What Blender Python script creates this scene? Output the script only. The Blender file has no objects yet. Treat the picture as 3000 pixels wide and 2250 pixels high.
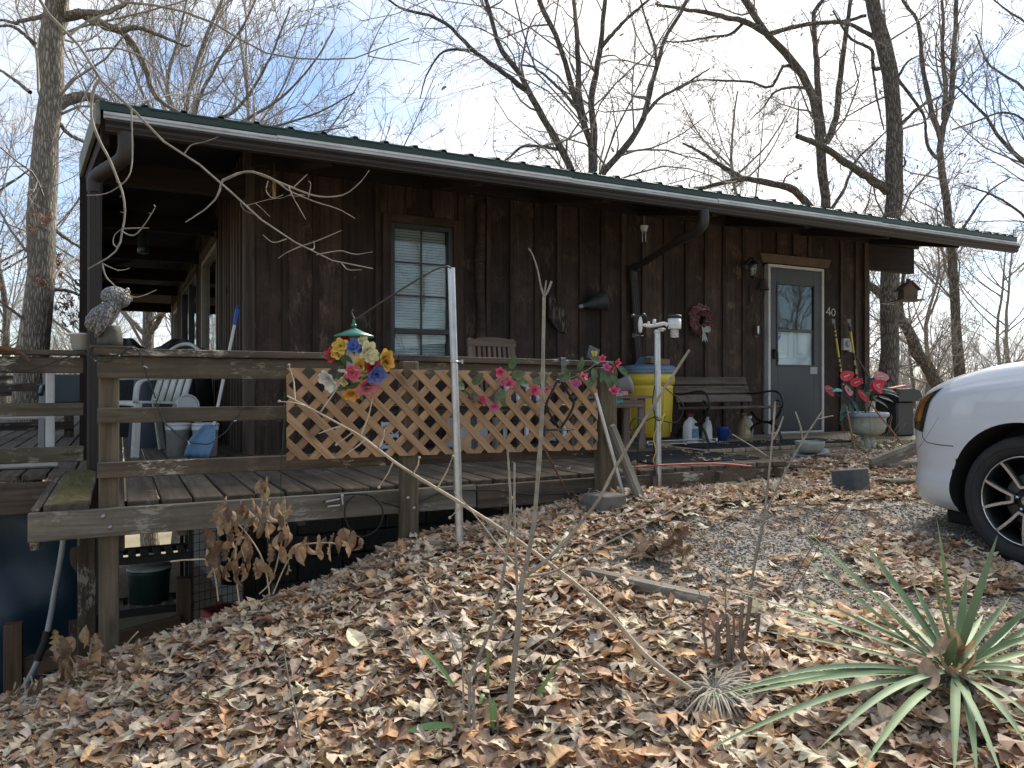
import bpy, math, random
import numpy as np
from mathutils import Vector, Matrix, Quaternion
random.seed(7); rng = np.random.default_rng(11)
R_ = math.radians
scene = bpy.context.scene
col = scene.collection

# ------------------------------------------------------------------ camera
CAM = np.array([-0.99, -6.80, 0.585]); YAW = R_(27.1); FPX = 2248.0; CY = 1128.0
cam_data = bpy.data.cameras.new('camera'); cam_data.sensor_width = 36.0
cam_data.lens = 36.0*FPX/3000.0; cam_data.clip_start = 0.05; cam_data.clip_end = 3000
cam = bpy.data.objects.new('camera', cam_data); col.objects.link(cam)
cam.location = CAM; cam.rotation_euler = (R_(90.0+0.076), R_(0.0), -YAW)
scene.camera = cam

# ------------------------------------------------------------------ world, sun, exposure
SUN_AZ = R_(60.0); SUN_EL = R_(38.0)          # clockwise from +Y, behind the cabin to the right
world = bpy.data.worlds.new('World'); scene.world = world; world.use_nodes = True
wt = world.node_tree; wt.nodes.clear()
def wn(t, **k):
    n = wt.nodes.new(t)
    for a, b in k.items(): setattr(n, a, b)
    return n
sky = wn('ShaderNodeTexSky', sky_type='NISHITA', sun_disc=False)
sky.sun_elevation = SUN_EL; sky.sun_rotation = SUN_AZ; sky.air_density = 1.0; sky.dust_density = 0.3; sky.ozone_density = 3.5
tc = wn('ShaderNodeTexCoord'); sep = wn('ShaderNodeSeparateXYZ')
wt.links.new(tc.outputs['Generated'], sep.inputs[0])
# thin high cloud: noise on a flat sheet above the ground
mx = wn('ShaderNodeMath', operation='MAXIMUM'); mx.inputs[1].default_value = 0.0
wt.links.new(sep.outputs['Z'], mx.inputs[0])
ad = wn('ShaderNodeMath', operation='ADD'); ad.inputs[1].default_value = 0.22
wt.links.new(mx.outputs[0], ad.inputs[0])
dv = wn('ShaderNodeVectorMath', operation='DIVIDE')
cmb = wn('ShaderNodeCombineXYZ')
for i in range(3): wt.links.new(ad.outputs[0], cmb.inputs[i])
wt.links.new(tc.outputs['Generated'], dv.inputs[0]); wt.links.new(cmb.outputs[0], dv.inputs[1])
mp = wn('ShaderNodeMapping'); mp.inputs['Scale'].default_value = (0.9, 0.9, 0.0); mp.inputs['Location'].default_value = (7.7, 3.5, 0)
wt.links.new(dv.outputs[0], mp.inputs[0])
nz = wn('ShaderNodeTexNoise'); nz.inputs['Scale'].default_value = 1.35; nz.inputs['Detail'].default_value = 7; nz.inputs['Roughness'].default_value = 0.55; nz.inputs['Distortion'].default_value = 0.3
wt.links.new(mp.outputs[0], nz.inputs['Vector'])
# forward scattering: thin cloud is brighter around the sun
sund = (math.sin(SUN_AZ)*math.cos(SUN_EL), math.cos(SUN_AZ)*math.cos(SUN_EL), math.sin(SUN_EL))
dot = wn('ShaderNodeVectorMath', operation='DOT_PRODUCT'); dot.inputs[1].default_value = sund
wt.links.new(tc.outputs['Generated'], dot.inputs[0])
glow = wn('ShaderNodeMapRange'); glow.inputs[1].default_value = 0.35; glow.inputs[2].default_value = 1.0; glow.inputs[3].default_value = 0.0; glow.inputs[4].default_value = 1.0
wt.links.new(dot.outputs['Value'], glow.inputs[0])
cov = wn('ShaderNodeMath', operation='MULTIPLY_ADD'); cov.inputs[1].default_value = 0.12
wt.links.new(glow.outputs[0], cov.inputs[0]); wt.links.new(nz.outputs[0], cov.inputs[2])
rmp = wn('ShaderNodeMapRange', interpolation_type='SMOOTHSTEP'); rmp.inputs[1].default_value = 0.40; rmp.inputs[2].default_value = 0.66
wt.links.new(cov.outputs[0], rmp.inputs[0])
cl = wn('ShaderNodeMixRGB'); cl.inputs[1].default_value = (4.7, 4.9, 5.2, 1); cl.inputs[2].default_value = (7.2, 7.2, 7.1, 1)
wt.links.new(glow.outputs[0], cl.inputs[0])
mixc = wn('ShaderNodeMixRGB'); wt.links.new(rmp.outputs[0], mixc.inputs[0])
wt.links.new(sky.outputs[0], mixc.inputs[1]); wt.links.new(cl.outputs[0], mixc.inputs[2])
bg = wn('ShaderNodeBackground'); bg.inputs['Strength'].default_value = 0.05
wt.links.new(mixc.outputs[0], bg.inputs['Color'])
wo = wn('ShaderNodeOutputWorld'); wt.links.new(bg.outputs[0], wo.inputs['Surface'])

sun_d = bpy.data.lights.new('sun', 'SUN'); sun_d.energy = 2.0; sun_d.angle = R_(26.0); sun_d.color = (1.0, 0.93, 0.82)
sun = bpy.data.objects.new('sun', sun_d); col.objects.link(sun)
sun.rotation_euler = Vector(sund).to_track_quat('Z', 'Y').to_euler(); sun.location = (6, 10, 12)

scene.view_settings.view_transform = 'Standard'; scene.view_settings.look = 'None'
scene.view_settings.exposure = 2.08; scene.view_settings.gamma = 1.0; scene.view_settings.use_curve_mapping = False
scene.render.engine = 'CYCLES'
scene.cycles.use_denoising = True
scene.cycles.max_bounces = 8; scene.cycles.transparent_max_bounces = 12
scene.cycles.caustics_reflective = False; scene.cycles.caustics_refractive = False

# ------------------------------------------------------------------ photo pixel -> world
FW = np.array([math.sin(YAW), math.cos(YAW), 0.0]); RT = np.array([math.cos(YAW), -math.sin(YAW), 0.0]); UP = np.array([0, 0, 1.0])
def ray(x, y): return FW + RT*(x-1500.0)/FPX - UP*(y-CY)/FPX
def at(x, y, X=None, Y=None, Z=None, d=None):
    r = ray(x, y)
    t = d if d is not None else ((X-CAM[0])/r[0] if X is not None else ((Y-CAM[1])/r[1] if Y is not None else (Z-CAM[2])/r[2]))
    return CAM + r*t

# ------------------------------------------------------------------ terrain height
_cp = [(-1.05,-2.62,-.76),(.49,-2.62,-.34),(1.82,-2.62,-.13),(.61,-3.07,-.30),(2.2,-2.75,-.17),(3.4,-4.35,-.414),(1.33,-5.29,-.40),
 (-1.39,-3.34,-.87),(.15,-4.57,-.64),(1.21,-5.57,-.47),(-1.48,-2.62,-.90),(1.64,-4.2,-.385),(2.47,-3.4,-.285),(3.0,-2.85,-.19),(.96,-3.76,-.36),(1.28,-4.26,-.41),
 (3.9,-2.5,-.17),(5.2,-2.0,-.08),(4.4,-2.2,-.10),(6.6,-1.9,-.12),(5.4,-4.4,-.42),(5.2,-3.0,-.32),(4,-7,-.42),(7.5,-4.5,-.42),(-.4,-3.6,-.60),(-.45,-2.9,-.52),(-.2,-5.3,-.78),(-1.0,-6.8,-.95),(-2.2,-5.2,-1.15),
 (-3.5,-4,-1.5),(-3.0,-2.2,-1.75),(-1.6,-1.8,-1.5),(-.7,-1.7,-1.35),(.35,-1.9,-.85),(1.0,-1.5,-.8),(2.2,-1.5,-.45),(0,.3,-1.9),(-2.5,1,-2.1),(3.5,-.8,-.35),(6,-.5,-.2),
 (8.5,-1,-.2),(9.5,2,-.6),(9.5,7,-1.5),(4,13,-2.8),(-4,8,-2.9),(-8,2,-3.0),(-8,-6,-2.4),(-2,-12,-1.5),(6,-11,-.6),(13,-6,-.4),(14,1,-1.0),(14,10,-2.6),(-3,15,-4),(5,20,-4.2),(-10,12,-4.2),(-14,0,-4),(18,18,-4)]
_cp = np.array(_cp); _n = len(_cp)
def _k(r): return r
_D = np.linalg.norm(_cp[:,None,:2]-_cp[None,:,:2], axis=2)
_A = np.zeros((_n+1,_n+1)); _A[:_n,:_n] = _k(_D); _A[:_n,_n] = 1; _A[_n,:_n] = 1
_w = np.linalg.solve(_A, np.append(_cp[:,2], 0))
def H(x, y):
    x = np.asarray(x, float); y = np.asarray(y, float); sh = x.shape
    x = x.ravel(); y = y.ravel(); out = np.empty(x.shape)
    for i in range(0, len(x), 20000):
        q = np.stack([x[i:i+20000], y[i:i+20000]], 1)
        out[i:i+20000] = _k(np.linalg.norm(q[:,None]-_cp[None,:,:2], axis=2)) @ _w[:_n] + _w[_n]
    r = np.hypot(x-2, y+2)
    rx = x*.4556+y*.89
    far = -5.0 - 5.0*np.clip((r-20)/60,0,1) + 19.0*np.clip((r-70)/260,0,1)**1.2*(.8+.35*np.sin(np.arctan2(y,x)*5+1.0)+.2*np.sin(np.arctan2(y,x)*13))
    k = np.clip((r-12)/16,0,1); k = k*k*(3-2*k)
    back = np.clip((-y-8)/20,0,1)*np.clip((r-12)/10,0,1)
    far = far*(1-back) + (-.8)*back
    o = out*(1-k)+far*k
    o += .025*np.sin(x*2.1+y*1.3)*np.sin(y*2.7-x*.8)*np.clip(1-k,0,1)*.6
    return o.reshape(sh)
def Hs(x, y): return float(H(np.array([x]), np.array([y]))[0])
def ground_px(x, y, lo=1.6, hi=12.0):
    ts = np.linspace(lo, hi, 700); p = CAM[None] + ray(x, y)[None]*ts[:,None]
    below = p[:,2] < H(p[:,0], p[:,1]); i = int(np.argmax(below)) if below.any() else len(ts)-1
    return p[i]

# ------------------------------------------------------------------ object helpers
WM = {}
def link(o, parent=None, M=None):
    col.objects.link(o); M = M if M is not None else Matrix.Identity(4)
    WM[o.name] = M
    if parent is not None:
        o.parent = parent; o.matrix_local = WM[parent.name].inverted() @ M
    else: o.matrix_world = M
    return o
def tag(o, label=None, cat=None, group=None, kind=None):
    if label: o['label'] = label
    if cat: o['category'] = cat
    if group: o['group'] = group
    if kind: o['kind'] = kind
    return o
def thing(name, label, cat, loc=(0,0,0), rz=0.0, group=None):
    o = bpy.data.objects.new(name, None); o.empty_display_size = 0.1
    link(o, None, Matrix.Translation(Vector(loc)) @ Matrix.Rotation(rz, 4, 'Z'))
    return tag(o, label, cat, group)
def local(parent, p):
    return WM[parent.name] @ Vector(p)

class MB:
    """collects shapes in world (or local) coordinates and links them as one mesh object"""
    def __init__(s): s.v = []; s.f = []; s.sm = []; s.mi = []; s.m = 0
    def add(s, vs, fs, smooth=False):
        b = len(s.v); s.v += [tuple(map(float, v)) for v in vs]
        for f in fs: s.f.append(tuple(b+i for i in f)); s.sm.append(smooth); s.mi.append(s.m)
        return s
    def box(s, c, size, M=None, ch=0.0):
        hx, hy, hz = [max(q/2, 1e-4) for q in size]; c = Vector(c)
        ch = min(ch, hx*.6, hy*.6, hz*.6)
        if ch <= 0:
            vs = [Vector((sx*hx, sy*hy, sz*hz)) for sx in (-1,1) for sy in (-1,1) for sz in (-1,1)]
            fs = [(0,1,3,2),(4,6,7,5),(0,4,5,1),(2,3,7,6),(0,2,6,4),(1,5,7,3)]
        else:
            vs = []; idx = {}
            for sx in (-1,1):
                for sy in (-1,1):
                    for sz in (-1,1):
                        for a in range(3):
                            p = [sx*hx, sy*hy, sz*hz]; sg = (sx,sy,sz)
                            for b in range(3):
                                if b != a: p[b] -= sg[b]*ch
                            idx[(sx,sy,sz,a)] = len(vs); vs.append(Vector(p))
            fs = []
            for a in range(3):
                b, c2 = (a+1)%3, (a+2)%3
                for sg in (-1,1):
                    q = []
                    for (i,j) in ((-1,-1),(1,-1),(1,1),(-1,1)):
                        k = [0,0,0]; k[a]=sg; k[b]=i; k[c2]=j; q.append(idx[tuple(k)+(a,)])
                    fs.append(tuple(q) if sg>0 else tuple(q[::-1]))
                for i in (-1,1):
                    for j in (-1,1):
                        q=[]
                        for t in (-1,1):
                            k=[0,0,0]; k[a]=t; k[b]=i; k[c2]=j; q.append((tuple(k)))
                        e=[idx[q[0]+(b,)],idx[q[1]+(b,)],idx[q[1]+(c2,)],idx[q[0]+(c2,)]]
                        fs.append(tuple(e) if i*j<0 else tuple(e[::-1]))
            for sx in (-1,1):
                for sy in (-1,1):
                    for sz in (-1,1):
                        t=[idx[(sx,sy,sz,a)] for a in range(3)]
                        fs.append(tuple(t) if sx*sy*sz>0 else tuple(t[::-1]))
        if M is not None: vs = [M @ v for v in vs]
        return s.add([v + c for v in vs], fs)
    def beam(s, p0, p1, w, t, up=(0,0,1), ch=0.002):
        p0, p1 = Vector(p0), Vector(p1); M, L = frame(p0, p1, up)
        return s.box((p0+p1)/2, (L, w, t), M.to_3x3(), ch)
    def tube(s, pts, r, n=8, cap=True, smooth=True, closed=False):
        pts = [Vector(p) for p in pts]; m = len(pts)
        rs = [r]*m if np.isscalar(r) else list(r)
        rings = []; prev = None
        for i, p in enumerate(pts):
            if closed: t = pts[(i+1)%m]-pts[i-1]
            else: t = (pts[min(i+1,m-1)]-pts[max(i-1,0)])
            t = t.normalized() if t.length > 1e-9 else Vector((0,0,1))
            if prev is None:
                a = t.orthogonal().normalized()
            else:
                a = prev - t*prev.dot(t); a = a.normalized() if a.length > 1e-6 else t.orthogonal().normalized()
            prev = a; b = t.cross(a)
            rings.append([p + (a*math.cos(2*math.pi*k/n)+b*math.sin(2*math.pi*k/n))*rs[i] for k in range(n)])
        vs = [v for g in rings for v in g]; fs = []
        for i in range(m if closed else m-1):
            j = (i+1)%m
            for k in range(n): fs.append((i*n+k, i*n+(k+1)%n, j*n+(k+1)%n, j*n+k))
        s.add(vs, fs, smooth)
        if cap and not closed:
            s.add(rings[0][::-1], [tuple(range(n))]); s.add(rings[-1], [tuple(range(n))])
        return s
    def lathe(s, prof, c=(0,0,0), n=20, axis=None, smooth=True, sx=1.0, sy=1.0, flute=None, caps=True):
        c = Vector(c); vs = []; fs = []; m = len(prof)
        for (r, z) in prof:
            for k in range(n):
                a = 2*math.pi*k/n; rr = r*(1+(flute(k, z) if flute else 0))
                v = Vector((rr*math.cos(a)*sx, rr*math.sin(a)*sy, z)); vs.append((axis @ v if axis is not None else v) + c)
        for i in range(m-1):
            for k in range(n): fs.append((i*n+k, i*n+(k+1)%n, (i+1)*n+(k+1)%n, (i+1)*n+k))
        if caps and prof[0][0] > 1e-5: fs.append(tuple(range(n))[::-1])
        if caps and prof[-1][0] > 1e-5: fs.append(tuple((m-1)*n+k for k in range(n)))
        return s.add(vs, fs, smooth)
    def ball(s, c, r, n=12, m=8, M=None, smooth=True):
        c = Vector(c); r = Vector((r,r,r)) if np.isscalar(r) else Vector(r); vs=[]; fs=[]
        for i in range(m+1):
            th = math.pi*i/m
            for k in range(n):
                a=2*math.pi*k/n; v=Vector((r.x*math.sin(th)*math.cos(a), r.y*math.sin(th)*math.sin(a), -r.z*math.cos(th)))
                vs.append((M @ v if M is not None else v)+c)
        for i in range(m):
            for k in range(n): fs.append((i*n+k, i*n+(k+1)%n, (i+1)*n+(k+1)%n, (i+1)*n+k))
        return s.add(vs, fs, smooth)
    def prism(s, poly, v0, ax, ay, n, th, smooth=False):
        """2D outline extruded: point = v0 + ax*x + ay*y, thickness th along n"""
        v0, ax, ay, n = Vector(v0), Vector(ax), Vector(ay), Vector(n); k = len(poly)
        a = [v0+ax*x+ay*y for x,y in poly]; b = [p+n*th for p in a]
        fs = [tuple(range(k))[::-1], tuple(range(k,2*k))] + [(i,(i+1)%k,k+(i+1)%k,k+i) for i in range(k)]
        return s.add(a+b, fs, smooth)
    def grid(s, P, smooth=True, closed_u=False):
        """P: rows of equal-length point lists"""
        m=len(P); n=len(P[0]); vs=[p for r in P for p in r]; fs=[]
        for i in range(m-1):
            for k in range(n if closed_u else n-1): fs.append((i*n+k, i*n+(k+1)%n, (i+1)*n+(k+1)%n, (i+1)*n+k))
        return s.add(vs, fs, smooth)
    def build(s, name, mat, parent=None, M=None, solid=0.0):
        """vertices are world coordinates; M = object matrix (local frame), default the parent's frame"""
        if M is None: M = WM[parent.name] if parent is not None else Matrix.Identity(4)
        me = bpy.data.meshes.new(name); inv = M.inverted()
        v = [inv @ Vector(p) for p in s.v]
        me.from_pydata([tuple(q) for q in v], [], s.f)
        me.polygons.foreach_set('use_smooth', s.sm)
        mats = mat if isinstance(mat, (list, tuple)) else [mat]
        for q in mats: me.materials.append(q)
        if len(mats) > 1: me.polygons.foreach_set('material_index', s.mi)
        me.update()
        o = bpy.data.objects.new(name, me); link(o, parent, M)
        if solid: m_ = o.modifiers.new('solid','SOLIDIFY'); m_.thickness = solid
        return o
def frame(p0, p1, up=(0,0,1)):
    p0, p1 = Vector(p0), Vector(p1); d = p1-p0; L = d.length; x = d.normalized(); u = Vector(up)
    z = u - x*u.dot(x); z = z.normalized() if z.length > 1e-4 else x.orthogonal().normalized()
    y = z.cross(x); M = Matrix((x,y,z)).transposed().to_4x4(); M.translation = (p0+p1)/2
    return M, L
def board(name, p0, p1, w, t, mat, parent, up=(0,0,1), ch=0.003, warp=0.0):
    """a plank from p0 to p1: width w across, thickness t along up; its own mesh, length along local X"""
    M, L = frame(p0, p1, up); b = MB()
    b.box((0,0,0), (L, w, t), None, ch)
    if warp:
        b.v = [(x, y + warp*math.sin(x*2.3+p0[0]*7)*.5, z + warp*math.sin(x*3.1+p0[1]*5+p0[0])) for x,y,z in b.v]
    me = bpy.data.meshes.new(name); me.from_pydata(b.v, [], b.f); me.materials.append(mat); me.update()
    o = bpy.data.objects.new(name, me); link(o, parent, M); return o
def smooth_path(pts, k=4):
    """Catmull-Rom through points"""
    P = [np.array(p, float) for p in pts]; out = []
    for i in range(len(P)-1):
        a = P[max(i-1,0)]; b = P[i]; c = P[i+1]; d = P[min(i+2,len(P)-1)]
        for j in range(k):
            t = j/k; out.append(.5*((2*b)+(-a+c)*t+(2*a-5*b+4*c-d)*t*t+(-a+3*b-3*c+d)*t**3))
    out.append(P[-1]); return out
def mesh_np(name, V, F, mat, parent=None, M=None, smooth=False, color=None, kind=None):
    """V (n,3) float world coords, F (m,3|4) int"""
    me = bpy.data.meshes.new(name); V = np.asarray(V, np.float32); F = np.asarray(F, np.int32); k = F.shape[1]
    if M is None: M = WM[parent.name] if parent is not None else Matrix.Identity(4)
    inv = np.array(M.inverted(), np.float32); V = V @ inv[:3,:3].T + inv[:3,3]
    me.vertices.add(len(V)); me.vertices.foreach_set('co', V.ravel().astype(np.float32))
    me.loops.add(F.size); me.loops.foreach_set('vertex_index', F.ravel())
    me.polygons.add(len(F)); me.polygons.foreach_set('loop_start', np.arange(0,F.size,k,dtype=np.int32))
    me.polygons.foreach_set('use_smooth', np.full(len(F), smooth))
    me.update(calc_edges=True)
    if color is not None:
        a = me.color_attributes.new('tint', 'FLOAT_COLOR', 'POINT')
        c4 = np.ones((len(V),4), np.float32); c4[:,:3] = color; a.data.foreach_set('color', c4.ravel())
    me.materials.append(mat)
    o = bpy.data.objects.new(name, me); link(o, parent, M)
    if kind: o['kind'] = kind
    return o

# ------------------------------------------------------------------ materials
MT = {}
def nodes(name):
    m = bpy.data.materials.new(name); m.use_nodes = True; nt = m.node_tree; nt.nodes.clear()
    out = nt.nodes.new('ShaderNodeOutputMaterial'); b = nt.nodes.new('ShaderNodeBsdfPrincipled'); nt.links.new(b.outputs[0], out.inputs[0])
    def N(t, **k):
        n = nt.nodes.new(t)
        for a, v in k.items():
            if a.startswith('i_'):
                key = a[2:]; n.inputs[int(key) if key.isdigit() else key].default_value = v
            else: setattr(n, a, v)
        return n
    MT[name] = m
    return m, nt, b, out, N, nt.links.new
def c4(c, k=1.0): return (c[0]*k, c[1]*k, c[2]*k, 1.0)
def surf(name, colr, rough=.55, metal=0.0, var=.18, scale=6.0, bump=.06, dirt=None, dirt_amt=.35, coat=0.0, spec=.5, bscale=None, rand=.0, subs=0.0):
    """generic surface: base colour with noise variation, optional grime with its own shape, fine relief"""
    m, nt, b, out, N, L = nodes(name)
    t = N('ShaderNodeTexCoord'); n1 = N('ShaderNodeTexNoise', i_Scale=scale, i_Detail=5.0, i_Roughness=.6); L(t.outputs['Object'], n1.inputs['Vector'])
    r = N('ShaderNodeValToRGB'); e = r.color_ramp.elements
    e[0].position=.3; e[1].position=.7; e[0].color=c4(colr,1-var); e[1].color=c4(colr,1+var); L(n1.outputs[0], r.inputs[0])
    last = r.outputs[0]
    if dirt is not None:
        n2 = N('ShaderNodeTexNoise', i_Scale=scale*.45, i_Detail=8.0, i_Roughness=.7); L(t.outputs['Object'], n2.inputs['Vector'])
        mr = N('ShaderNodeMapRange', i_1=.48, i_2=.68, i_4=dirt_amt*2); L(n2.outputs[0], mr.inputs[0])
        mxn = N('ShaderNodeMixRGB'); mxn.use_clamp=True; mxn.inputs[2].default_value=c4(dirt); L(mr.outputs[0], mxn.inputs[0]); L(last, mxn.inputs[1]); last = mxn.outputs[0]
    if rand:
        oi = N('ShaderNodeObjectInfo'); mr = N('ShaderNodeMapRange', i_3=1-rand, i_4=1+rand); L(oi.outputs['Random'], mr.inputs[0])
        hs = N('ShaderNodeHueSaturation'); L(mr.outputs[0], hs.inputs['Value']); L(last, hs.inputs['Color']); last = hs.outputs[0]
    L(last, b.inputs['Base Color'])
    b.inputs['Metallic'].default_value = metal; b.inputs['Specular IOR Level'].default_value = spec
    b.inputs['Coat Weight'].default_value = coat
    rr = N('ShaderNodeMapRange', i_3=max(.02,rough-.1), i_4=min(1,rough+.1)); L(n1.outputs[0], rr.inputs[0]); L(rr.outputs[0], b.inputs['Roughness'])
    if bump:
        n3 = N('ShaderNodeTexNoise', i_Scale=bscale or scale*6, i_Detail=3.0); L(t.outputs['Object'], n3.inputs['Vector'])
        bp = N('ShaderNodeBump', i_Strength=bump, i_Distance=.01); L(n3.outputs[0], bp.inputs['Height']); L(bp.outputs[0], b.inputs['Normal'])
    return m
def wood(name, dark, light, stain=None, stain_amt=.5, rand=.25, rough=.8, gx=1.3, gy=26.0, bump=.35, speck=None, speck_amt=.5, knots=True, axis='x', spec=.25):
    """plank: grain runs along local X; each plank differs by the object's random value"""
    m, nt, b, out, N, L = nodes(name)
    t = N('ShaderNodeTexCoord'); oi = N('ShaderNodeObjectInfo')
    mul = N('ShaderNodeMath', operation='MULTIPLY', i_1=57.0); L(oi.outputs['Random'], mul.inputs[0])
    addv = N('ShaderNodeVectorMath', operation='ADD'); L(t.outputs['Object'], addv.inputs[0]); L(mul.outputs[0], addv.inputs[1])
    sc = (gx,gy,gy) if axis=='x' else (gy,gy,gx)
    mp = N('ShaderNodeMapping', i_Scale=sc); L(addv.outputs[0], mp.inputs[0])
    n1 = N('ShaderNodeTexNoise', i_Scale=1.0, i_Detail=6.0, i_Roughness=.65, i_Distortion=.6); L(mp.outputs[0], n1.inputs['Vector'])
    r = N('ShaderNodeValToRGB'); e=r.color_ramp.elements; e[0].position=.32; e[1].position=.7; e[0].color=c4(dark); e[1].color=c4(light); L(n1.outputs[0], r.inputs[0]); last=r.outputs[0]
    if knots:
        mp2 = N('ShaderNodeMapping', i_Scale=(2.2,7.0,7.0) if axis=='x' else (7.0,7.0,2.2)); L(addv.outputs[0], mp2.inputs[0])
        vo = N('ShaderNodeTexVoronoi', i_Scale=1.0); L(mp2.outputs[0], vo.inputs['Vector'])
        mr = N('ShaderNodeMapRange', i_1=.05, i_2=.16, i_3=.75, i_4=0.0); L(vo.outputs['Distance'], mr.inputs[0])
        mk = N('ShaderNodeMixRGB'); mk.inputs[2].default_value=c4(dark,.45); L(mr.outputs[0], mk.inputs[0]); L(last, mk.inputs[1]); last=mk.outputs[0]
    if stain is not None:
        n2 = N('ShaderNodeTexNoise', i_Scale=2.6, i_Detail=7.0, i_Roughness=.7); L(addv.outputs[0], n2.inputs['Vector'])
        mr = N('ShaderNodeMapRange', i_1=.46, i_2=.66, i_4=stain_amt); L(n2.outputs[0], mr.inputs[0])
        mk = N('ShaderNodeMixRGB'); mk.inputs[2].default_value=c4(stain); L(mr.outputs[0], mk.inputs[0]); L(last, mk.inputs[1]); last=mk.outputs[0]
    if speck is not None:
        mp3 = N('ShaderNodeMapping', i_Scale=(14,45,45) if axis=='x' else (45,45,14)); L(addv.outputs[0], mp3.inputs[0])
        n4 = N('ShaderNodeTexNoise', i_Scale=1.0, i_Detail=5.0, i_Roughness=.75); L(mp3.outputs[0], n4.inputs['Vector'])
        n5 = N('ShaderNodeTexNoise', i_Scale=4.0, i_Detail=2.0); L(addv.outputs[0], n5.inputs['Vector'])
        mu = N('ShaderNodeMath', operation='MULTIPLY'); L(n4.outputs[0], mu.inputs[0]); L(n5.outputs[0], mu.inputs[1])
        mr = N('ShaderNodeMapRange', i_1=.32, i_2=.38, i_4=speck_amt); L(mu.outputs[0], mr.inputs[0])
        mk = N('ShaderNodeMixRGB'); mk.inputs[2].default_value=c4(speck); L(mr.outputs[0], mk.inputs[0]); L(last, mk.inputs[1]); last=mk.outputs[0]
    mr = N('ShaderNodeMapRange', i_3=1-rand, i_4=1+rand); L(oi.outputs['Random'], mr.inputs[0])
    hs = N('ShaderNodeHueSaturation'); L(mr.outputs[0], hs.inputs['Value']); L(last, hs.inputs['Color'])
    L(hs.outputs[0], b.inputs['Base Color']); b.inputs['Roughness'].default_value=rough; b.inputs['Specular IOR Level'].default_value=spec
    bp = N('ShaderNodeBump', i_Strength=bump, i_Distance=.006); L(n1.outputs[0], bp.inputs['Height']); L(bp.outputs[0], b.inputs['Normal'])
    return m
def bark(name, dark, light, scale=1.0, bump=.9, moss=None):
    m, nt, b, out, N, L = nodes(name)
    t = N('ShaderNodeTexCoord'); mp = N('ShaderNodeMapping', i_Scale=(13*scale,13*scale,2.6*scale)); L(t.outputs['Object'], mp.inputs[0])
    nd = N('ShaderNodeTexNoise', i_Scale=1.2, i_Detail=4.0); L(mp.outputs[0], nd.inputs['Vector'])
    mixv = N('ShaderNodeMixRGB', blend_type='ADD'); mixv.inputs[0].default_value=.9; L(mp.outputs[0], mixv.inputs[1]); L(nd.outputs['Color'], mixv.inputs[2])
    vo = N('ShaderNodeTexVoronoi', feature='DISTANCE_TO_EDGE', i_Scale=1.0); L(mixv.outputs[0], vo.inputs['Vector'])
    n2 = N('ShaderNodeTexNoise', i_Scale=9.0, i_Detail=6.0, i_Roughness=.7); L(t.outputs['Object'], n2.inputs['Vector'])
    mr = N('ShaderNodeMapRange', i_1=0.0, i_2=.28); L(vo.outputs['Distance'], mr.inputs[0])
    mu = N('ShaderNodeMath', operation='MULTIPLY'); L(mr.outputs[0], mu.inputs[0]); L(n2.outputs[0], mu.inputs[1])
    r = N('ShaderNodeValToRGB'); e=r.color_ramp.elements; e[0].position=.05; e[1].position=.6; e[0].color=c4(dark); e[1].color=c4(light); L(mu.outputs[0], r.inputs[0]); last=r.outputs[0]
    if moss is not None:
        n3 = N('ShaderNodeTexNoise', i_Scale=1.7, i_Detail=6.0); L(t.outputs['Object'], n3.inputs['Vector'])
        q = N('ShaderNodeMapRange', i_1=.52, i_2=.7, i_4=.5); L(n3.outputs[0], q.inputs[0])
        mk = N('ShaderNodeMixRGB'); mk.inputs[2].default_value=c4(moss); L(q.outputs[0], mk.inputs[0]); L(last, mk.inputs[1]); last=mk.outputs[0]
    L(last, b.inputs['Base Color']); b.inputs['Roughness'].default_value=.9; b.inputs['Specular IOR Level'].default_value=.2
    bp = N('ShaderNodeBump', i_Strength=bump, i_Distance=.03); L(mu.outputs[0], bp.inputs['Height']); L(bp.outputs[0], b.inputs['Normal'])
    return m
def tinted(name, rough=.7, trans=.25, var=.25, scale=40.0, spec=.25):
    """colour per piece from the 'tint' attribute, thin translucent sheet"""
    m, nt, b, out, N, L = nodes(name)
    a = N('ShaderNodeAttribute', attribute_name='tint'); t = N('ShaderNodeTexCoord')
    n1 = N('ShaderNodeTexNoise', i_Scale=scale, i_Detail=4.0); L(t.outputs['Object'], n1.inputs['Vector'])
    mr = N('ShaderNodeMapRange', i_1=.3, i_2=.7, i_3=1-var, i_4=1+var); L(n1.outputs[0], mr.inputs[0])
    hs = N('ShaderNodeHueSaturation'); L(mr.outputs[0], hs.inputs['Value']); L(a.outputs['Color'], hs.inputs['Color'])
    L(hs.outputs[0], b.inputs['Base Color']); b.inputs['Roughness'].default_value=rough; b.inputs['Specular IOR Level'].default_value=spec
    if trans:
        tr = N('ShaderNodeBsdfTranslucent'); L(hs.outputs[0], tr.inputs['Color']); ms = N('ShaderNodeMixShader'); ms.inputs[0].default_value=trans
        L(b.outputs[0], ms.inputs[1]); L(tr.outputs[0], ms.inputs[2]); L(ms.outputs[0], out.inputs[0])
    return m
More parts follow.
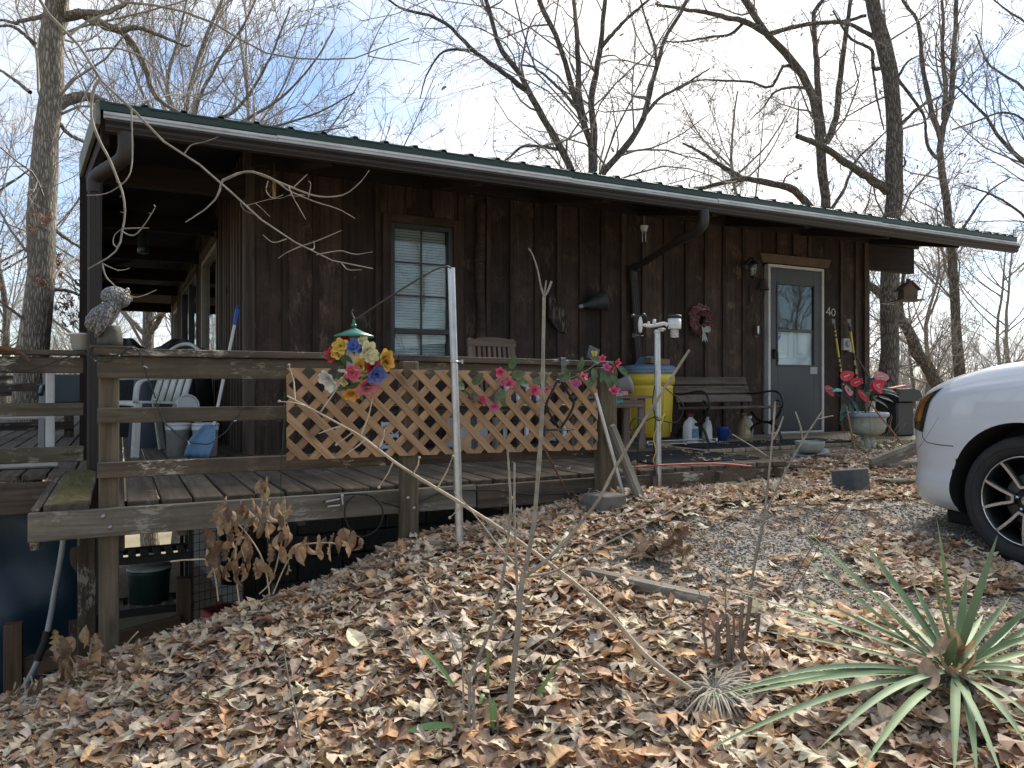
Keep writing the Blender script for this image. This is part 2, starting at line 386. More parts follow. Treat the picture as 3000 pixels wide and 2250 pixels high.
def glass(name, tint=(.9,.95,.95), extra=.0):
    m, nt, b, out, N, L = nodes(name); nt.nodes.remove(b)
    ge = N('ShaderNodeNewGeometry'); dp = N('ShaderNodeVectorMath', operation='DOT_PRODUCT'); L(ge.outputs['Normal'], dp.inputs[0]); L(ge.outputs['Incoming'], dp.inputs[1])
    ab = N('ShaderNodeMath', operation='ABSOLUTE'); L(dp.outputs['Value'], ab.inputs[0]); om = N('ShaderNodeMath', operation='SUBTRACT', i_0=1.0); L(ab.outputs[0], om.inputs[1])
    pw = N('ShaderNodeMath', operation='POWER', i_1=5.0); L(om.outputs[0], pw.inputs[0]); fr = N('ShaderNodeMath', operation='MULTIPLY_ADD', i_1=.96, i_2=.04); L(pw.outputs[0], fr.inputs[0])
    tr = N('ShaderNodeBsdfTransparent', i_Color=c4(tint)); gl = N('ShaderNodeBsdfGlossy', i_Roughness=.02, i_Color=(.95,.97,1,1))
    nz = N('ShaderNodeTexNoise', i_Scale=2.2, i_Detail=1.0); t = N('ShaderNodeTexCoord'); L(t.outputs['Object'], nz.inputs['Vector'])
    bp = N('ShaderNodeBump', i_Strength=.05, i_Distance=.05); L(nz.outputs[0], bp.inputs['Height']); L(bp.outputs[0], gl.inputs['Normal'])
    ad = N('ShaderNodeMath', operation='ADD', i_1=extra); L(fr.outputs[0], ad.inputs[0])
    ms = N('ShaderNodeMixShader'); L(ad.outputs[0], ms.inputs[0]); L(tr.outputs[0], ms.inputs[1]); L(gl.outputs[0], ms.inputs[2]); L(ms.outputs[0], out.inputs[0])
    return m
wallw = wood('stained_board', (.017,.0112,.0092), (.056,.036,.0285), stain=(.095,.064,.048), stain_amt=.55, rand=.42, rough=.72, speck=(.15,.105,.078), speck_amt=.6)
battw = wood('batten_wood', (.022,.014,.011), (.062,.040,.030), stain=(.10,.075,.06), stain_amt=.35, rand=.3, rough=.75)
battg = wood('side_batten_wood', (.05,.038,.03), (.135,.105,.085), rand=.3, rough=.75)
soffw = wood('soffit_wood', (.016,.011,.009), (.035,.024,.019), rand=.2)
deckw = wood('deck_wood', (.060,.047,.035), (.165,.132,.10), stain=(.055,.047,.031), stain_amt=.7, rand=.22, speck=(.30,.29,.25), speck_amt=.35)
railw = wood('rail_wood', (.046,.037,.028), (.135,.104,.076), stain=(.037,.032,.027), stain_amt=.75, rand=.22, speck=(.42,.40,.33), speck_amt=.75)
rail2w = wood('mossy_rail_wood', (.06,.051,.036), (.175,.146,.104), stain=(.052,.05,.033), stain_amt=.65, rand=.2, speck=(.40,.40,.33), speck_amt=.5)
postw = wood('post_wood', (.068,.055,.037), (.185,.15,.105), stain=(.07,.068,.035), stain_amt=.55, rand=.15)
greyw = wood('grey_timber', (.085,.074,.058), (.24,.215,.175), stain=(.065,.055,.042), stain_amt=.5, rand=.12, speck=(.5,.48,.42), speck_amt=.4)
lattw = wood('lattice_wood', (.25,.15,.08), (.50,.335,.195), rand=.16, gy=34.0, rough=.7, stain=(.30,.20,.125), stain_amt=.4, bump=.2)
benchw = wood('bench_wood', (.06,.045,.035), (.17,.135,.11), rand=.15, stain=(.24,.20,.17), stain_amt=.4)
lightdeck = wood('pale_deck_wood', (.20,.16,.10), (.40,.34,.235), rand=.15, stain=(.14,.12,.08), stain_amt=.4)
chairw = wood('teak_grey', (.11,.078,.06), (.25,.185,.15), rand=.12)
# ================================================================== ground
m, nt, b, out, N, L = nodes('soil')
t = N('ShaderNodeTexCoord'); n1 = N('ShaderNodeTexNoise', i_Scale=14.0, i_Detail=8.0, i_Roughness=.7); L(t.outputs['Object'], n1.inputs['Vector'])
r = N('ShaderNodeValToRGB'); e=r.color_ramp.elements; e[0].position=.3; e[1].position=.72; e[0].color=(.075,.05,.032,1); e[1].color=(.26,.17,.105,1); L(n1.outputs[0], r.inputs[0])
n2 = N('ShaderNodeTexNoise', i_Scale=.07, i_Detail=5.0); L(t.outputs['Object'], n2.inputs['Vector'])
mr = N('ShaderNodeMapRange', i_1=.38, i_2=.52, i_4=.8); L(n2.outputs[0], mr.inputs[0])
mk = N('ShaderNodeMixRGB'); mk.inputs[2].default_value=(.30,.27,.16,1); L(mr.outputs[0], mk.inputs[0]); L(r.outputs[0], mk.inputs[1]); L(mk.outputs[0], b.inputs['Base Color'])
b.inputs['Roughness'].default_value=.95; bp = N('ShaderNodeBump', i_Strength=.6, i_Distance=.03); L(n1.outputs[0], bp.inputs['Height']); L(bp.outputs[0], b.inputs['Normal'])
def axis_pts(a, b_, step, far, n):
    d = np.arange(a, b_+1e-6, step); g = np.geomspace(step*1.5, far, n)
    return np.concatenate([(a-g)[::-1], d, b_+g])
gx = axis_pts(-3.6, 8.4, .075, 900, 44); gy = axis_pts(-7.4, .6, .075, 900, 44)
GX, GY = np.meshgrid(gx, gy); GZ = H(GX, GY)
GV = np.stack([GX.ravel(), GY.ravel(), GZ.ravel()], 1); nx, ny = len(gx), len(gy)
ii = (np.arange(ny-1)[:,None]*nx + np.arange(nx-1)[None]).ravel()
ground = mesh_np('ground', GV, np.stack([ii, ii+1, ii+nx+1, ii+nx], 1), MT['soil'], smooth=True, kind='structure')

# gravel parking patch, following the ground 4 mm above it
def inpoly(x, y, poly):
    r = np.zeros(np.shape(x), bool); n = len(poly)
    for i in range(n):
        x0,y0 = poly[i]; x1,y1 = poly[(i+1)%n]
        c = ((y0>y) != (y1>y)) & (x < (x1-x0)*(y-y0)/((y1-y0) if y1!=y0 else 1e-9)+x0); r ^= c
    return r
gpx = [(1740,1712),(1730,1650),(1800,1590),(1930,1545),(2120,1490),(2330,1468),(2560,1470)]
gpoly = [tuple(ground_px(x,y)[:2]) for x,y in gpx] + [(5.6,-3.2),(8.2,-3.6),(8.4,-7.4),(3.2,-7.4)] + [tuple(ground_px(x,y)[:2]) for x,y in ((2960,1990),(2700,1870),(2400,1825),(2120,1800))]
m, nt, b, out, N, L = nodes('gravel')
t = N('ShaderNodeTexCoord'); vo = N('ShaderNodeTexVoronoi', i_Scale=75.0); L(t.outputs['Object'], vo.inputs['Vector'])
r = N('ShaderNodeValToRGB'); e=r.color_ramp.elements; e[0].color=(.12,.115,.105,1); e[1].color=(.36,.33,.28,1); L(vo.outputs['Color'], r.inputs[0])
n2 = N('ShaderNodeTexNoise', i_Scale=2.0, i_Detail=6.0); L(t.outputs['Object'], n2.inputs['Vector']); mr = N('ShaderNodeMapRange', i_1=.45, i_2=.65, i_4=.6); L(n2.outputs[0], mr.inputs[0])
mk = N('ShaderNodeMixRGB'); mk.inputs[2].default_value=(.20,.15,.10,1); L(mr.outputs[0], mk.inputs[0]); L(r.outputs[0], mk.inputs[1]); L(mk.outputs[0], b.inputs['Base Color'])
b.inputs['Roughness'].default_value=.9; bp = N('ShaderNodeBump', i_Strength=.9, i_Distance=.012); L(vo.outputs['Distance'], bp.inputs['Height']); L(bp.outputs[0], b.inputs['Normal'])
qx = np.arange(.5,8.4,.07); qy = np.arange(-7.4,-2.4,.07); QX,QY = np.meshgrid(qx,qy)
ins = inpoly(QX, QY, gpoly); idx = np.full(QX.shape,-1); keep = ins[:-1,:-1]&ins[1:,:-1]&ins[:-1,1:]&ins[1:,1:]
nq = QX.shape[1]; ji,jj = np.nonzero(keep); f0 = ji*nq+jj
gv = np.stack([QX.ravel(),QY.ravel(),(H(QX,QY)+.006).ravel()],1); gf = np.stack([f0,f0+1,f0+nq+1,f0+nq],1)
us,inv = np.unique(gf, return_inverse=True); gravel_patch = mesh_np('gravel_patch', gv[us], inv.reshape(gf.shape), MT['gravel'], smooth=True, kind='structure')

# loose stones on the patch
def scatter(n, x0,x1,y0,y1, dens=None):
    x = rng.uniform(x0,x1,n); y = rng.uniform(y0,y1,n)
    if dens is not None: k = rng.random(n) < dens(x,y); x,y = x[k],y[k]
    return x,y
def rand_rot(n, tilt):
    """n rotation matrices: yaw free, then tilt about a random horizontal axis"""
    yaw = rng.uniform(0,2*np.pi,n); ax = rng.uniform(0,2*np.pi,n); th = tilt
    c,s = np.cos(yaw),np.sin(yaw); Z = np.zeros((n,3,3)); Z[:,0,0]=c; Z[:,0,1]=-s; Z[:,1,0]=s; Z[:,1,1]=c; Z[:,2,2]=1
    k = np.stack([np.cos(ax),np.sin(ax),np.zeros(n)],1); K = np.zeros((n,3,3)); K[:,0,2]=k[:,1]; K[:,2,0]=-k[:,1]; K[:,1,2]=-k[:,0]; K[:,2,1]=k[:,0]
    T = np.eye(3)[None]+np.sin(th)[:,None,None]*K+(1-np.cos(th))[:,None,None]*(K@K)
    return T@Z
def instance(base_v, base_f, pos, rot, scl, colr=None, vcol=None):
    n = len(pos); nv = len(base_v)
    sc = scl[:,None,None] if scl.ndim==1 else scl[:,None,:]
    V = np.einsum('nij,nvj->nvi', rot, base_v[None]*sc)+pos[:,None]
    F = base_f[None]+(np.arange(n)*nv)[:,None,None]
    C = None
    if colr is not None: C = (colr[:,None,:]*(np.ones((nv,1)) if vcol is None else vcol[:,None])[None]).reshape(-1,3)
    return V.reshape(-1,3), F.reshape(-1,base_f.shape[1]), C
octv = np.array([(1,0,0),(-1,0,0),(0,1,0),(0,-1,0),(0,0,.7),(0,0,-.7),(.62,.62,.35),(-.6,.6,-.3)],float)
octf = np.array([(0,6,4),(6,2,4),(2,1,4),(1,3,4),(3,0,4),(2,6,0),(2,0,5),(1,2,5),(3,1,5),(0,3,5)])
def gd(x,y):
    near = np.hypot(x-CAM[0], y-CAM[1]); return inpoly(x,y,gpoly)*np.clip(1.25-near/9,.12,1)
sx_,sy_ = scatter(75000,.6,6.0,-6.6,-2.5,gd)
n = len(sx_); pal = np.array([(.20,.20,.20),(.29,.28,.26),(.14,.14,.145),(.34,.30,.25),(.38,.36,.33),(.24,.19,.14)])
pos = np.stack([sx_,sy_,H(sx_,sy_)+.008],1); V,F,Cc = instance(octv,octf,pos,rand_rot(n,rng.uniform(0,1.2,n)),rng.uniform(.0045,.0115,n)[:,None]*np.array([1.15,.85,.75]),pal[rng.integers(0,6,n)]*rng.uniform(.75,1.2,(n,1)))
tinted('stone', rough=.85, trans=0)
stones = mesh_np('gravel_stones', V,F,MT['stone'],color=Cc,kind='stuff'); tag(stones,'loose grey gravel stones on the parking patch','gravel')
# acorns lying among the stones
sx_,sy_ = scatter(1500,.9,3.4,-5.2,-2.7,lambda x,y: inpoly(x,y,gpoly)*.8)
n=len(sx_); ev=np.array([(1.35,0,0),(-1.2,0,0),(0,.85,0),(0,-.85,0),(0,0,.85),(0,0,-.85),(.75,.55,.55),(.75,-.55,.55),(-.7,.6,.5),(-.7,-.6,.5)])
ef=np.array([(0,6,7),(6,8,4),(4,8,9),(4,9,7),(6,4,7),(2,8,6),(0,2,6),(3,0,7),(9,3,7),(1,9,8),(2,1,8),(3,9,1),(0,5,2),(2,5,1),(1,5,3),(3,5,0)])
V,F,Cc=instance(ev,ef,np.stack([sx_,sy_,H(sx_,sy_)+.014],1),rand_rot(n,rng.uniform(0,.5,n)),rng.uniform(.006,.0095,n),np.array([(.36,.24,.14)])*rng.uniform(.7,1.3,(n,1)))
tag(mesh_np('acorns',V,F,MT['stone'],smooth=True,color=Cc,kind='stuff'),'small tan acorns scattered over the gravel','acorns')

# ------------------------------------------------------------------ fallen leaves
def leaf_shape(kind, curl, bend, twist, seed):
    """unit length leaf along x; two strips either side of the midrib"""
    g = np.random.default_rng(seed); xs = np.linspace(0,1,9)
    if kind=='oak':   w = np.array([.03,.13,.07,.27,.10,.33,.11,.23,.02])*g.uniform(.85,1.2,9)
    elif kind=='pin': w = np.array([.02,.10,.05,.34,.06,.38,.07,.26,.01])*g.uniform(.9,1.15,9)
    elif kind=='oval':w = np.array([.02,.14,.22,.27,.28,.26,.21,.13,.01])*g.uniform(.95,1.05,9)
    else:             w = np.array([.03,.08,.13,.155,.16,.15,.12,.07,.01])*g.uniform(.9,1.1,9)
    sh = np.where(np.arange(9)%2==1, .04, 0) if kind in('oak','pin') else np.zeros(9)
    vs=[]; shade=[]
    for i,x in enumerate(xs):
        for s_ in (-1,0,1):
            y = s_*w[i]; xx = x+(sh[i] if s_ else 0)
            cu = curl*1.75; a = cu*y                       # sides roll up round the midrib
            if abs(cu) > .05: y2, z = math.sin(a)/cu, (1-math.cos(a))/cu
            else: y2, z = y, 0.0
            tw = twist*(x-.5)*1.2; y, z = y2*math.cos(tw)-z*math.sin(tw), y2*math.sin(tw)+z*math.cos(tw)
            z += bend*(x-.5)**2*1.3 + (g.uniform(-.02,.02) if s_ else 0)
            vs.append((xx-.5,y,z)); shade.append(1.18 if s_==0 else g.uniform(.82,1.05))
    vs=np.array(vs); vs[:,2]-=vs[:,2].min()
    fs=[]
    for i in range(8):
        for k in (0,1):
            a=i*3+k; fs.append((a,a+3,a+4)); fs.append((a,a+4,a+1))
    return vs,np.array(fs),np.array(shade)
leaf_kinds=[leaf_shape(k,c,bd,tw,i) for i,(k,c,bd,tw) in enumerate([('oak',.9,.25,.3),('oak',1.8,-.35,-.5),('oak',-1.4,.3,.6),('pin',1.2,.3,.4),('pin',-.9,-.3,-.5),('pin',2.0,.5,-.3),('oval',1.6,.3,.2),('oval',2.6,-.2,.5),('long',2.4,.5,.3),('long',1.2,-.5,-.6),('oak',2.6,.6,.8),('oval',-1.5,.5,-.4)])]
lpal=np.array([(0.538, 0.44, 0.324), (0.45, 0.341, 0.243), (0.351, 0.236, 0.158), (0.483, 0.282, 0.152), (0.62, 0.557, 0.405), (0.317, 0.19, 0.129), (0.571, 0.381, 0.209), (0.494, 0.422, 0.348), (0.406, 0.329, 0.255), (0.252, 0.147, 0.104)])
lprob=np.array([.17,.15,.10,.07,.14,.06,.08,.12,.07,.04])
lprob=lprob/lprob.sum()
tinted('dry_leaf', rough=.62, trans=.22, var=.22, scale=55.0, spec=.3)
# leaf cover: deep on the bank, thin on the gravel, drifts by the deck foot, car wheel and steps
drift=[tuple(ground_px(x,y)[:2]) for x,y in ((2480,1640),(2560,1580),(2760,1600),(3000,1690),(3000,1745),(2800,1760),(2560,1720))]
def cover(x,y):
    g=inpoly(x,y,gpoly); base=np.where(g,.028,1.0)
    edge=g&(np.sin(x*5.1+y*3.3)+np.sin(x*2.3-y*4.7)>.75); base=np.where(edge,.05,base)
    base=np.where(g&(y>-3.35)&(x<3.5),np.maximum(base,.08),base)
    base=np.where(g&(x+.5*y<-.38),np.maximum(base,.12),base)
    base=np.where(inpoly(x,y,drift),.6,base)
    base=np.where((y>-2.35)&(x<3.4),.0,base)                   # dark ground under the deck
    base=np.where((y>-2.3)&(x<.3)&(y<-1.6),.25,base)
    base=np.where((x>3.6)&(y>-1.35),.0,base)
    return base
def put_leaves(n,x0,x1,y0,y1,smin,smax,lift,name,label,dens=cover,extra=0.0,tmax=1.0,flat=None):
    x,y=scatter(n,x0,x1,y0,y1,dens); n=len(x); Vs=[];Fs=[];Cs=[];off=0
    which=rng.integers(0,len(leaf_kinds),n)
    for k,(bv,bf,bs) in enumerate(leaf_kinds):
        s=which==k; q=int(s.sum())
        if not q: continue
        z=(H(x[s],y[s]) if flat is None else np.full(q,flat))+rng.uniform(0.0,lift,q)+extra
        tilt=np.abs(rng.normal(0,.25,q)).clip(0,tmax)
        c=lpal[rng.choice(len(lpal),q,p=lprob)]*rng.uniform(.75,1.22,(q,1))
        V,F,C=instance(bv,bf,np.stack([x[s],y[s],z],1),rand_rot(q,tilt),rng.uniform(smin,smax,q),c,bs)
        Vs.append(V);Fs.append(F+off);Cs.append(C);off+=len(V)
    o=mesh_np(name,np.concatenate(Vs),np.concatenate(Fs),MT['dry_leaf'],color=np.concatenate(Cs),kind='stuff')
    return tag(o,label,'leaves')
fallen_leaves=put_leaves(60000,-2.6,3.6,-6.6,-2.2,.05,.14,.045,'fallen_leaves','deep brown oak leaf litter covering the bank in front of the deck')
put_leaves(9000,3.3,6.8,-3.3,-1.2,.06,.12,.04,'fallen_leaves','brown leaves drifted around the steps and stone urn',dens=lambda x,y: np.where(inpoly(x,y,gpoly),.05,1.0)*((y<-1.45)|(x>6.9)))
put_leaves(14000,-9,10,-14,-6.6,.07,.13,.03,'fallen_leaves','leaf litter on the open ground away from the deck',dens=lambda x,y:np.where(inpoly(x,y,gpoly),.08,1.0))
put_leaves(9000,-8,-1.4,-6.6,-1.5,.07,.13,.03,'fallen_leaves','leaf litter on the low ground beyond the deck corner',dens=lambda x,y:(x<-2.5)*1.0)
put_leaves(9000,7.6,15,-5,9,.07,.13,.03,'fallen_leaves','leaf litter under the trees beyond the cabin door')
put_leaves(3000,-2.2,3.0,-6.4,-3.6,.105,.155,.03,'fallen_leaves','larger lobed leaves lying on top of the litter near the yucca',dens=lambda x,y:np.where(inpoly(x,y,gpoly),.008,1.0),extra=.03,tmax=.5)
put_leaves(170,1.0,5.8,-2.4,-.95,.05,.10,.0,'fallen_leaves','few stray leaves on the deck boards and mats',dens=lambda x,y:((y>-1.35)|(x<3.5))*(.25+.75*(x>2.2)),extra=.012,flat=0.0,tmax=.5)
# fallen twigs in the litter
n=420; x,y=scatter(n,-2.2,3.4,-6.2,-2.6,lambda x,y:np.where(inpoly(x,y,gpoly),.35,1.0)); n=len(x); a=rng.uniform(0,6.28,n); l=rng.uniform(.08,.35,n); V=[];F=[]
bt=MB()
for i in range(n):
    p=Vector((x[i],y[i],0)); d_=Vector((math.cos(a[i]),math.sin(a[i]),0))*l[i]; q=p+d_; m_=p+d_*.5+Vector((d_.y,-d_.x,0))*rng.uniform(-.15,.15)
    for w in (p,m_,q): w.z=Hs(w.x,w.y)+.045+rng.uniform(0,.02)
    bt.tube([p,m_,q],[.0028,.0022,.0012],4,cap=False)
tw_=bt.build('fallen_twigs',surf('litter_twig',(.25,.20,.15),rough=.85,var=.4,scale=9)); tag(tw_,'thin fallen twigs lying in the leaf litter','twigs',kind='stuff')
# ================================================================== cabin
surf('gutter_brown',(.030,.023,.020),rough=.6,var=.12,scale=3,dirt=(.03,.024,.02),bump=.03)
surf('drip_white',(.50,.495,.47),rough=.45,var=.1,scale=5,dirt=(.25,.24,.22),dirt_amt=.35,bump=.05)
surf('roof_green',(.012,.036,.024),rough=.4,var=.15,scale=2.5,dirt=(.03,.045,.03),dirt_amt=.3,bump=.03)
surf('fascia_lichen',(.22,.235,.20),rough=.85,var=.3,scale=9,dirt=(.10,.11,.08),dirt_amt=.4,bump=.3)
surf('dark_metal',(.03,.033,.035),rough=.45,var=.15,scale=8,bump=.02)
surf('door_grey',(.045,.050,.056),rough=.42,var=.06,scale=4,bump=.03)
surf('white_trim',(.52,.52,.50),rough=.5,var=.08,scale=9,dirt=(.35,.33,.29),dirt_amt=.25,bump=.05)
surf('white_door',(.78,.82,.88),rough=.4,var=.04,scale=4,bump=.02)
surf('black_iron',(.018,.017,.017),rough=.5,var=.2,scale=12,bump=.1)
surf('number_white',(.50,.50,.48),rough=.5,bump=.0)
surf('blind_white',(.60,.60,.58),rough=.6,var=.05,bump=.0)
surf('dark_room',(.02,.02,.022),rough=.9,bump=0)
surf('block_grey',(.13,.13,.125),rough=.9,var=.25,scale=20,bump=.5,rand=.15)
surf('curtain',(.30,.32,.33),rough=.9,var=.2,scale=6,bump=.1)
glass('pane_glass',extra=.015)
glass('dark_glass',tint=(.55,.6,.62),extra=.10)
house=thing('cabin','dark brown board and batten cabin with long low green metal roof','house',(0,0,0))
WT=2.70; X1=7.65
openF=[(1.20,1.86,.70,2.10),(5.84,6.86,-.01,2.05)]
openS=[(2.02,3.72,.72,2.15),(4.42,7.2,0.0,2.15),(8.2,9.5,.85,2.0)]
def split_board(a,b,z0,z1,opens):
    cuts=sorted({a,b,*[c for o in opens for c in o[:2] if a<c<b]})
    for p,q in zip(cuts,cuts[1:]):
        if q-p<.012: continue
        zs=[(z0,z1)]
        for (oa,ob,oz0,oz1) in opens:
            if oa<=(p+q)/2<=ob:
                zs=[w for (u,v) in zs for w in ((u,min(v,oz0)),(max(u,oz1),v)) if w[1]-w[0]>.02]
        for u,v in zs: yield p,q,u,v
def wall_mesh(name,to,opens,L,z0,z1):
    b=MB()
    for p,q,u,v in split_board(0,L,z0,z1,opens): b.box(to((p+q)/2,.06,(u+v)/2),tuple(abs(c) for c in Vector(to(q,.12,v))-Vector(to(p,0,u))))
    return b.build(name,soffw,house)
fr=lambda s,dn,z:(s,dn,z)            # front wall: along X, inward +Y
sd=lambda s,dn,z:(dn,s,z)            # side wall: along Y, inward +X
wall_mesh('wall',fr,openF,X1,-.12,WT)
b=MB()
for p,q,u,v in split_board(.13,10.2,-.12,WT,openS): b.box((.06,(p+q)/2,(u+v)/2),(.12,q-p,v-u))
b.build('wall',soffw,house)
b=MB(); b.box((X1-.06,5.2,1.29),(.12,10.0,2.82)); b.build('wall',wallw,house)
b=MB(); b.box((X1/2,10.26,1.29),(X1,.12,2.82)); b.build('wall',wallw,house)
# front boards and battens
x=0.0; k=0
while x<X1-.02:
    w=random.choice([.26,.27,.28,.29,.30]); x2=min(x+w,X1)
    for p,q,u,v in split_board(x,x2,-.06,2.62,openF):
        d=random.uniform(0,.004); board('wall_board',((p+q)/2,-.011-d,u),((p+q)/2,-.011-d,v),q-p-.003,.022,wallw,house,up=(0,-1,0))
    bx=x2
    if bx<X1-.1 and not any(o[0]-.04<bx<o[1]+.04 for o in openF):
        board('batten',(bx,-.036,-.05),(bx,-.036,2.6),random.choice([.045,.05,.055]),.022,battw,house,up=(0,-1,0))
    elif bx<X1-.1:
        for o in openF:
            if o[0]+.02<bx<o[1]-.02:
                if o[3]+.14<2.55: board('batten',(bx,-.036,o[3]+.12),(bx,-.036,2.6),.05,.022,battw,house,up=(0,-1,0))
    x=x2; k+=1
# rough slab pole that stands on the wall right of the window
b=MB(); pts=[(2.12+.012*math.sin(i*1.7),-.045,.0+i*.26) for i in range(10)]; b.tube(pts,[.05+.008*math.sin(i*2.1) for i in range(10)],9); b.build('half_round_pole',wallw,house)
# corner boards
board('corner_board',(-.012,-.045,-.06),(-.012,-.045,2.6),.075,.03,battg,house,up=(0,-1,0))
board('corner_board',(-.040,.03,-.06),(-.040,.03,2.6),.11,.03,battg,house,up=(-1,0,0))
board('corner_board',(X1-.03,-.048,-.06),(X1-.03,-.048,2.6),.09,.03,wallw,house,up=(0,-1,0))
# side boards and battens
y=.10
while y<10.15:
    y2=min(y+.2,10.2)
    for p,q,u,v in split_board(y,y2,-.06,2.62,openS): board('wall_board',(-.011,(p+q)/2,u),(-.011,(p+q)/2,v),q-p-.003,.022,wallw,house,up=(-1,0,0))
    for p,q,u,v in split_board(y2-.024,y2+.024,-.05,2.6,[(o[0]-.06,o[1]+.06,o[2]-.08,o[3]+.09) for o in openS]):
        if q-p>.03: board('batten',(-.036,y2,u),(-.036,y2,v),.05,.03,battg,house,up=(-1,0,0))
    y=y2
# ---- front window
def trim_front(x0,x1,z0,z1,w,mat,yy,th=.03,parent=house,sill=True):
    board('window_trim',((x0-w/2),yy,z0-w),((x0-w/2),yy,z1+w),w,th,mat,parent,up=(0,-1,0))
    board('window_trim',((x1+w/2),yy,z0-w),((x1+w/2),yy,z1+w),w,th,mat,parent,up=(0,-1,0))
    board('window_trim',(x0,yy,z1+w/2),(x1,yy,z1+w/2),w,th,mat,parent,up=(0,-1,0))
    if sill: board('window_sill',(x0,yy-.01,z0-w/2),(x1,yy-.01,z0-w/2),w,th+.02,mat,parent,up=(0,-1,0))
trim_front(1.22,1.84,.74,2.08,.075,battw,-.04)
wf=MB(); X0,XX,Z0,ZZ=1.22,1.84,.74,2.08
for c,sz in (((X0+.022,0,(Z0+ZZ)/2),(.044,.07,ZZ-Z0)),((XX-.022,0,(Z0+ZZ)/2),(.044,.07,ZZ-Z0)),(((X0+XX)/2,0,ZZ-.022),(XX-X0-.09,.07,.044)),(((X0+XX)/2,0,Z0+.022),(XX-X0-.09,.07,.044)),(((X0+XX)/2,-.008,1.085),(XX-X0-.09,.066,.05))):
    wf.box(c,sz,ch=.003)
wframe=wf.build('window',MT['dark_metal'],house)
mu=MB(); xm=(X0+XX)/2
for (a,bz) in ((1.11,2.035),): mu.box((xm,-.006,(a+bz)/2),(.014,.012,bz-a))
for z in (1.415,1.725): mu.box((xm,-.008,z),(XX-X0-.09,.012,.013))
mu.box((xm,-.006,.92),(.014,.012,.27))
mu.build('muntin',MT['dark_metal'],wframe)
for (a,bz) in ((1.112,2.034),(.786,1.058)):
    p=MB(); p.box((xm,.006,(a+bz)/2),(XX-X0-.09,.005,bz-a)); p.build('pane',MT['pane_glass'],wframe)
bl=MB()
for i in range(50):
    z=2.03-i*.0255
    if z<.80: break
    Mx=Matrix.Rotation(R_(58+4*math.sin(i*1.9)),3,'X'); bl.box((xm,.045,z),(XX-X0-.10,.027,.0016),Mx)
for xx in (X0+.12,XX-.12): bl.box((xx,.028,1.45),(.003,.002,1.2))
tag(bl.build('blind',MT['blind_white'],wframe),kind='stuff')
rm=MB(); rm.box((2.2,1.3,1.2),(3.8,.04,2.6)); rm.build('dark_backing',MT['dark_room'],house)  # near-black sheet stands in for the unlit room behind the glass
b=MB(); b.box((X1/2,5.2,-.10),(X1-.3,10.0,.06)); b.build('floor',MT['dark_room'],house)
# ---- side windows and sliding door
def side_window(y0,y1,z0,z1,split=False,parent=house,door=False):
    f=MB()
    for c,sz in (((-.02,y0+.03,(z0+z1)/2),(.08,.06,z1-z0)),((-.02,y1-.03,(z0+z1)/2),(.08,.06,z1-z0)),((-.02,(y0+y1)/2,z1-.03),(.08,y1-y0-.12,.06)),((-.02,(y0+y1)/2,z0+.03),(.08,y1-y0-.12,.06))): f.box(c,sz,ch=.004)
    if split: f.box((-.02,(y0+y1)/2,(z0+z1)/2),(.07,.07,z1-z0-.12),ch=.004)
    w=f.build('sliding_door' if door else 'window',MT['dark_metal'] if door else MT['side_frame'],parent)
    ys=[(y0+.06,(y0+y1)/2-.035),((y0+y1)/2+.035,y1-.06)] if split else [(y0+.06,y1-.06)]
    for a,c in ys:
        p=MB(); p.box((-.01,(a+c)/2,(z0+z1)/2),(.006,c-a,z1-z0-.12)); p.build('pane',MT['dark_glass'],w)
    cu=MB(); n=int((y1-y0)/.05); 
    cu.grid([[(.10+.018*math.sin(j*1.9),y0+.02+(y1-y0-.04)*j/n,z) for j in range(n+1)] for z in (z0,z1)]); cu.build('curtain',MT['curtain'],w)
    for c0,c1,wd in (((-.05,y0-.035,z0-.05),(-.05,y0-.035,z1+.08),.07),((-.05,y1+.035,z0-.05),(-.05,y1+.035,z1+.08),.07)): board('window_trim',c0,c1,wd,.03,battg,parent,up=(-1,0,0))
    board('window_trim',(-.055,y0-.07,z1+.045),(-.055,y1+.07,z1+.045),.09,.04,battg,parent,up=(-1,0,0))
surf('side_frame',(.30,.27,.23),rough=.6,var=.2,scale=6)
side_window(2.02,3.72,.72,2.15); side_window(4.42,7.2,.02,2.15,True,door=True); side_window(8.2,9.5,.85,2.0)
# ---- door
dx0,dx1,dz1=5.88,6.82,2.03
df=MB()
for c,sz in (((dx0+.0175,-.035,dz1/2),(.035,.07,dz1)),((dx1-.0175,-.035,dz1/2),(.035,.07,dz1)),(((dx0+dx1)/2,-.035,dz1-.0175),(dx1-dx0-.07,.07,.035)),(((dx0+dx1)/2,-.038,.012),(dx1-dx0-.07,.076,.024))): df.box(c,sz,ch=.003)
df.build('door_frame',MT['white_trim'],house)
sdm=MB(); a0,a1=dx0+.039,dx1-.039; gx0,gx1=a0+.125,a1-.125; gz0,gz1,gzm=.83,1.80,1.245
for c,sz in (((a0+.0625,-.035,1.01),(.125,.036,1.96)),((a1-.0625,-.035,1.01),(.125,.036,1.96)),(((gx0+gx1)/2,-.035,(gz1+1.99)/2),(gx1-gx0,.036,1.99-gz1)),(((gx0+gx1)/2,-.035,(.03+gz0)/2),(gx1-gx0,.036,gz0-.03)),(((gx0+gx1)/2,-.035,gzm),(gx1-gx0,.03,.035))): sdm.box(c,sz,ch=.003)
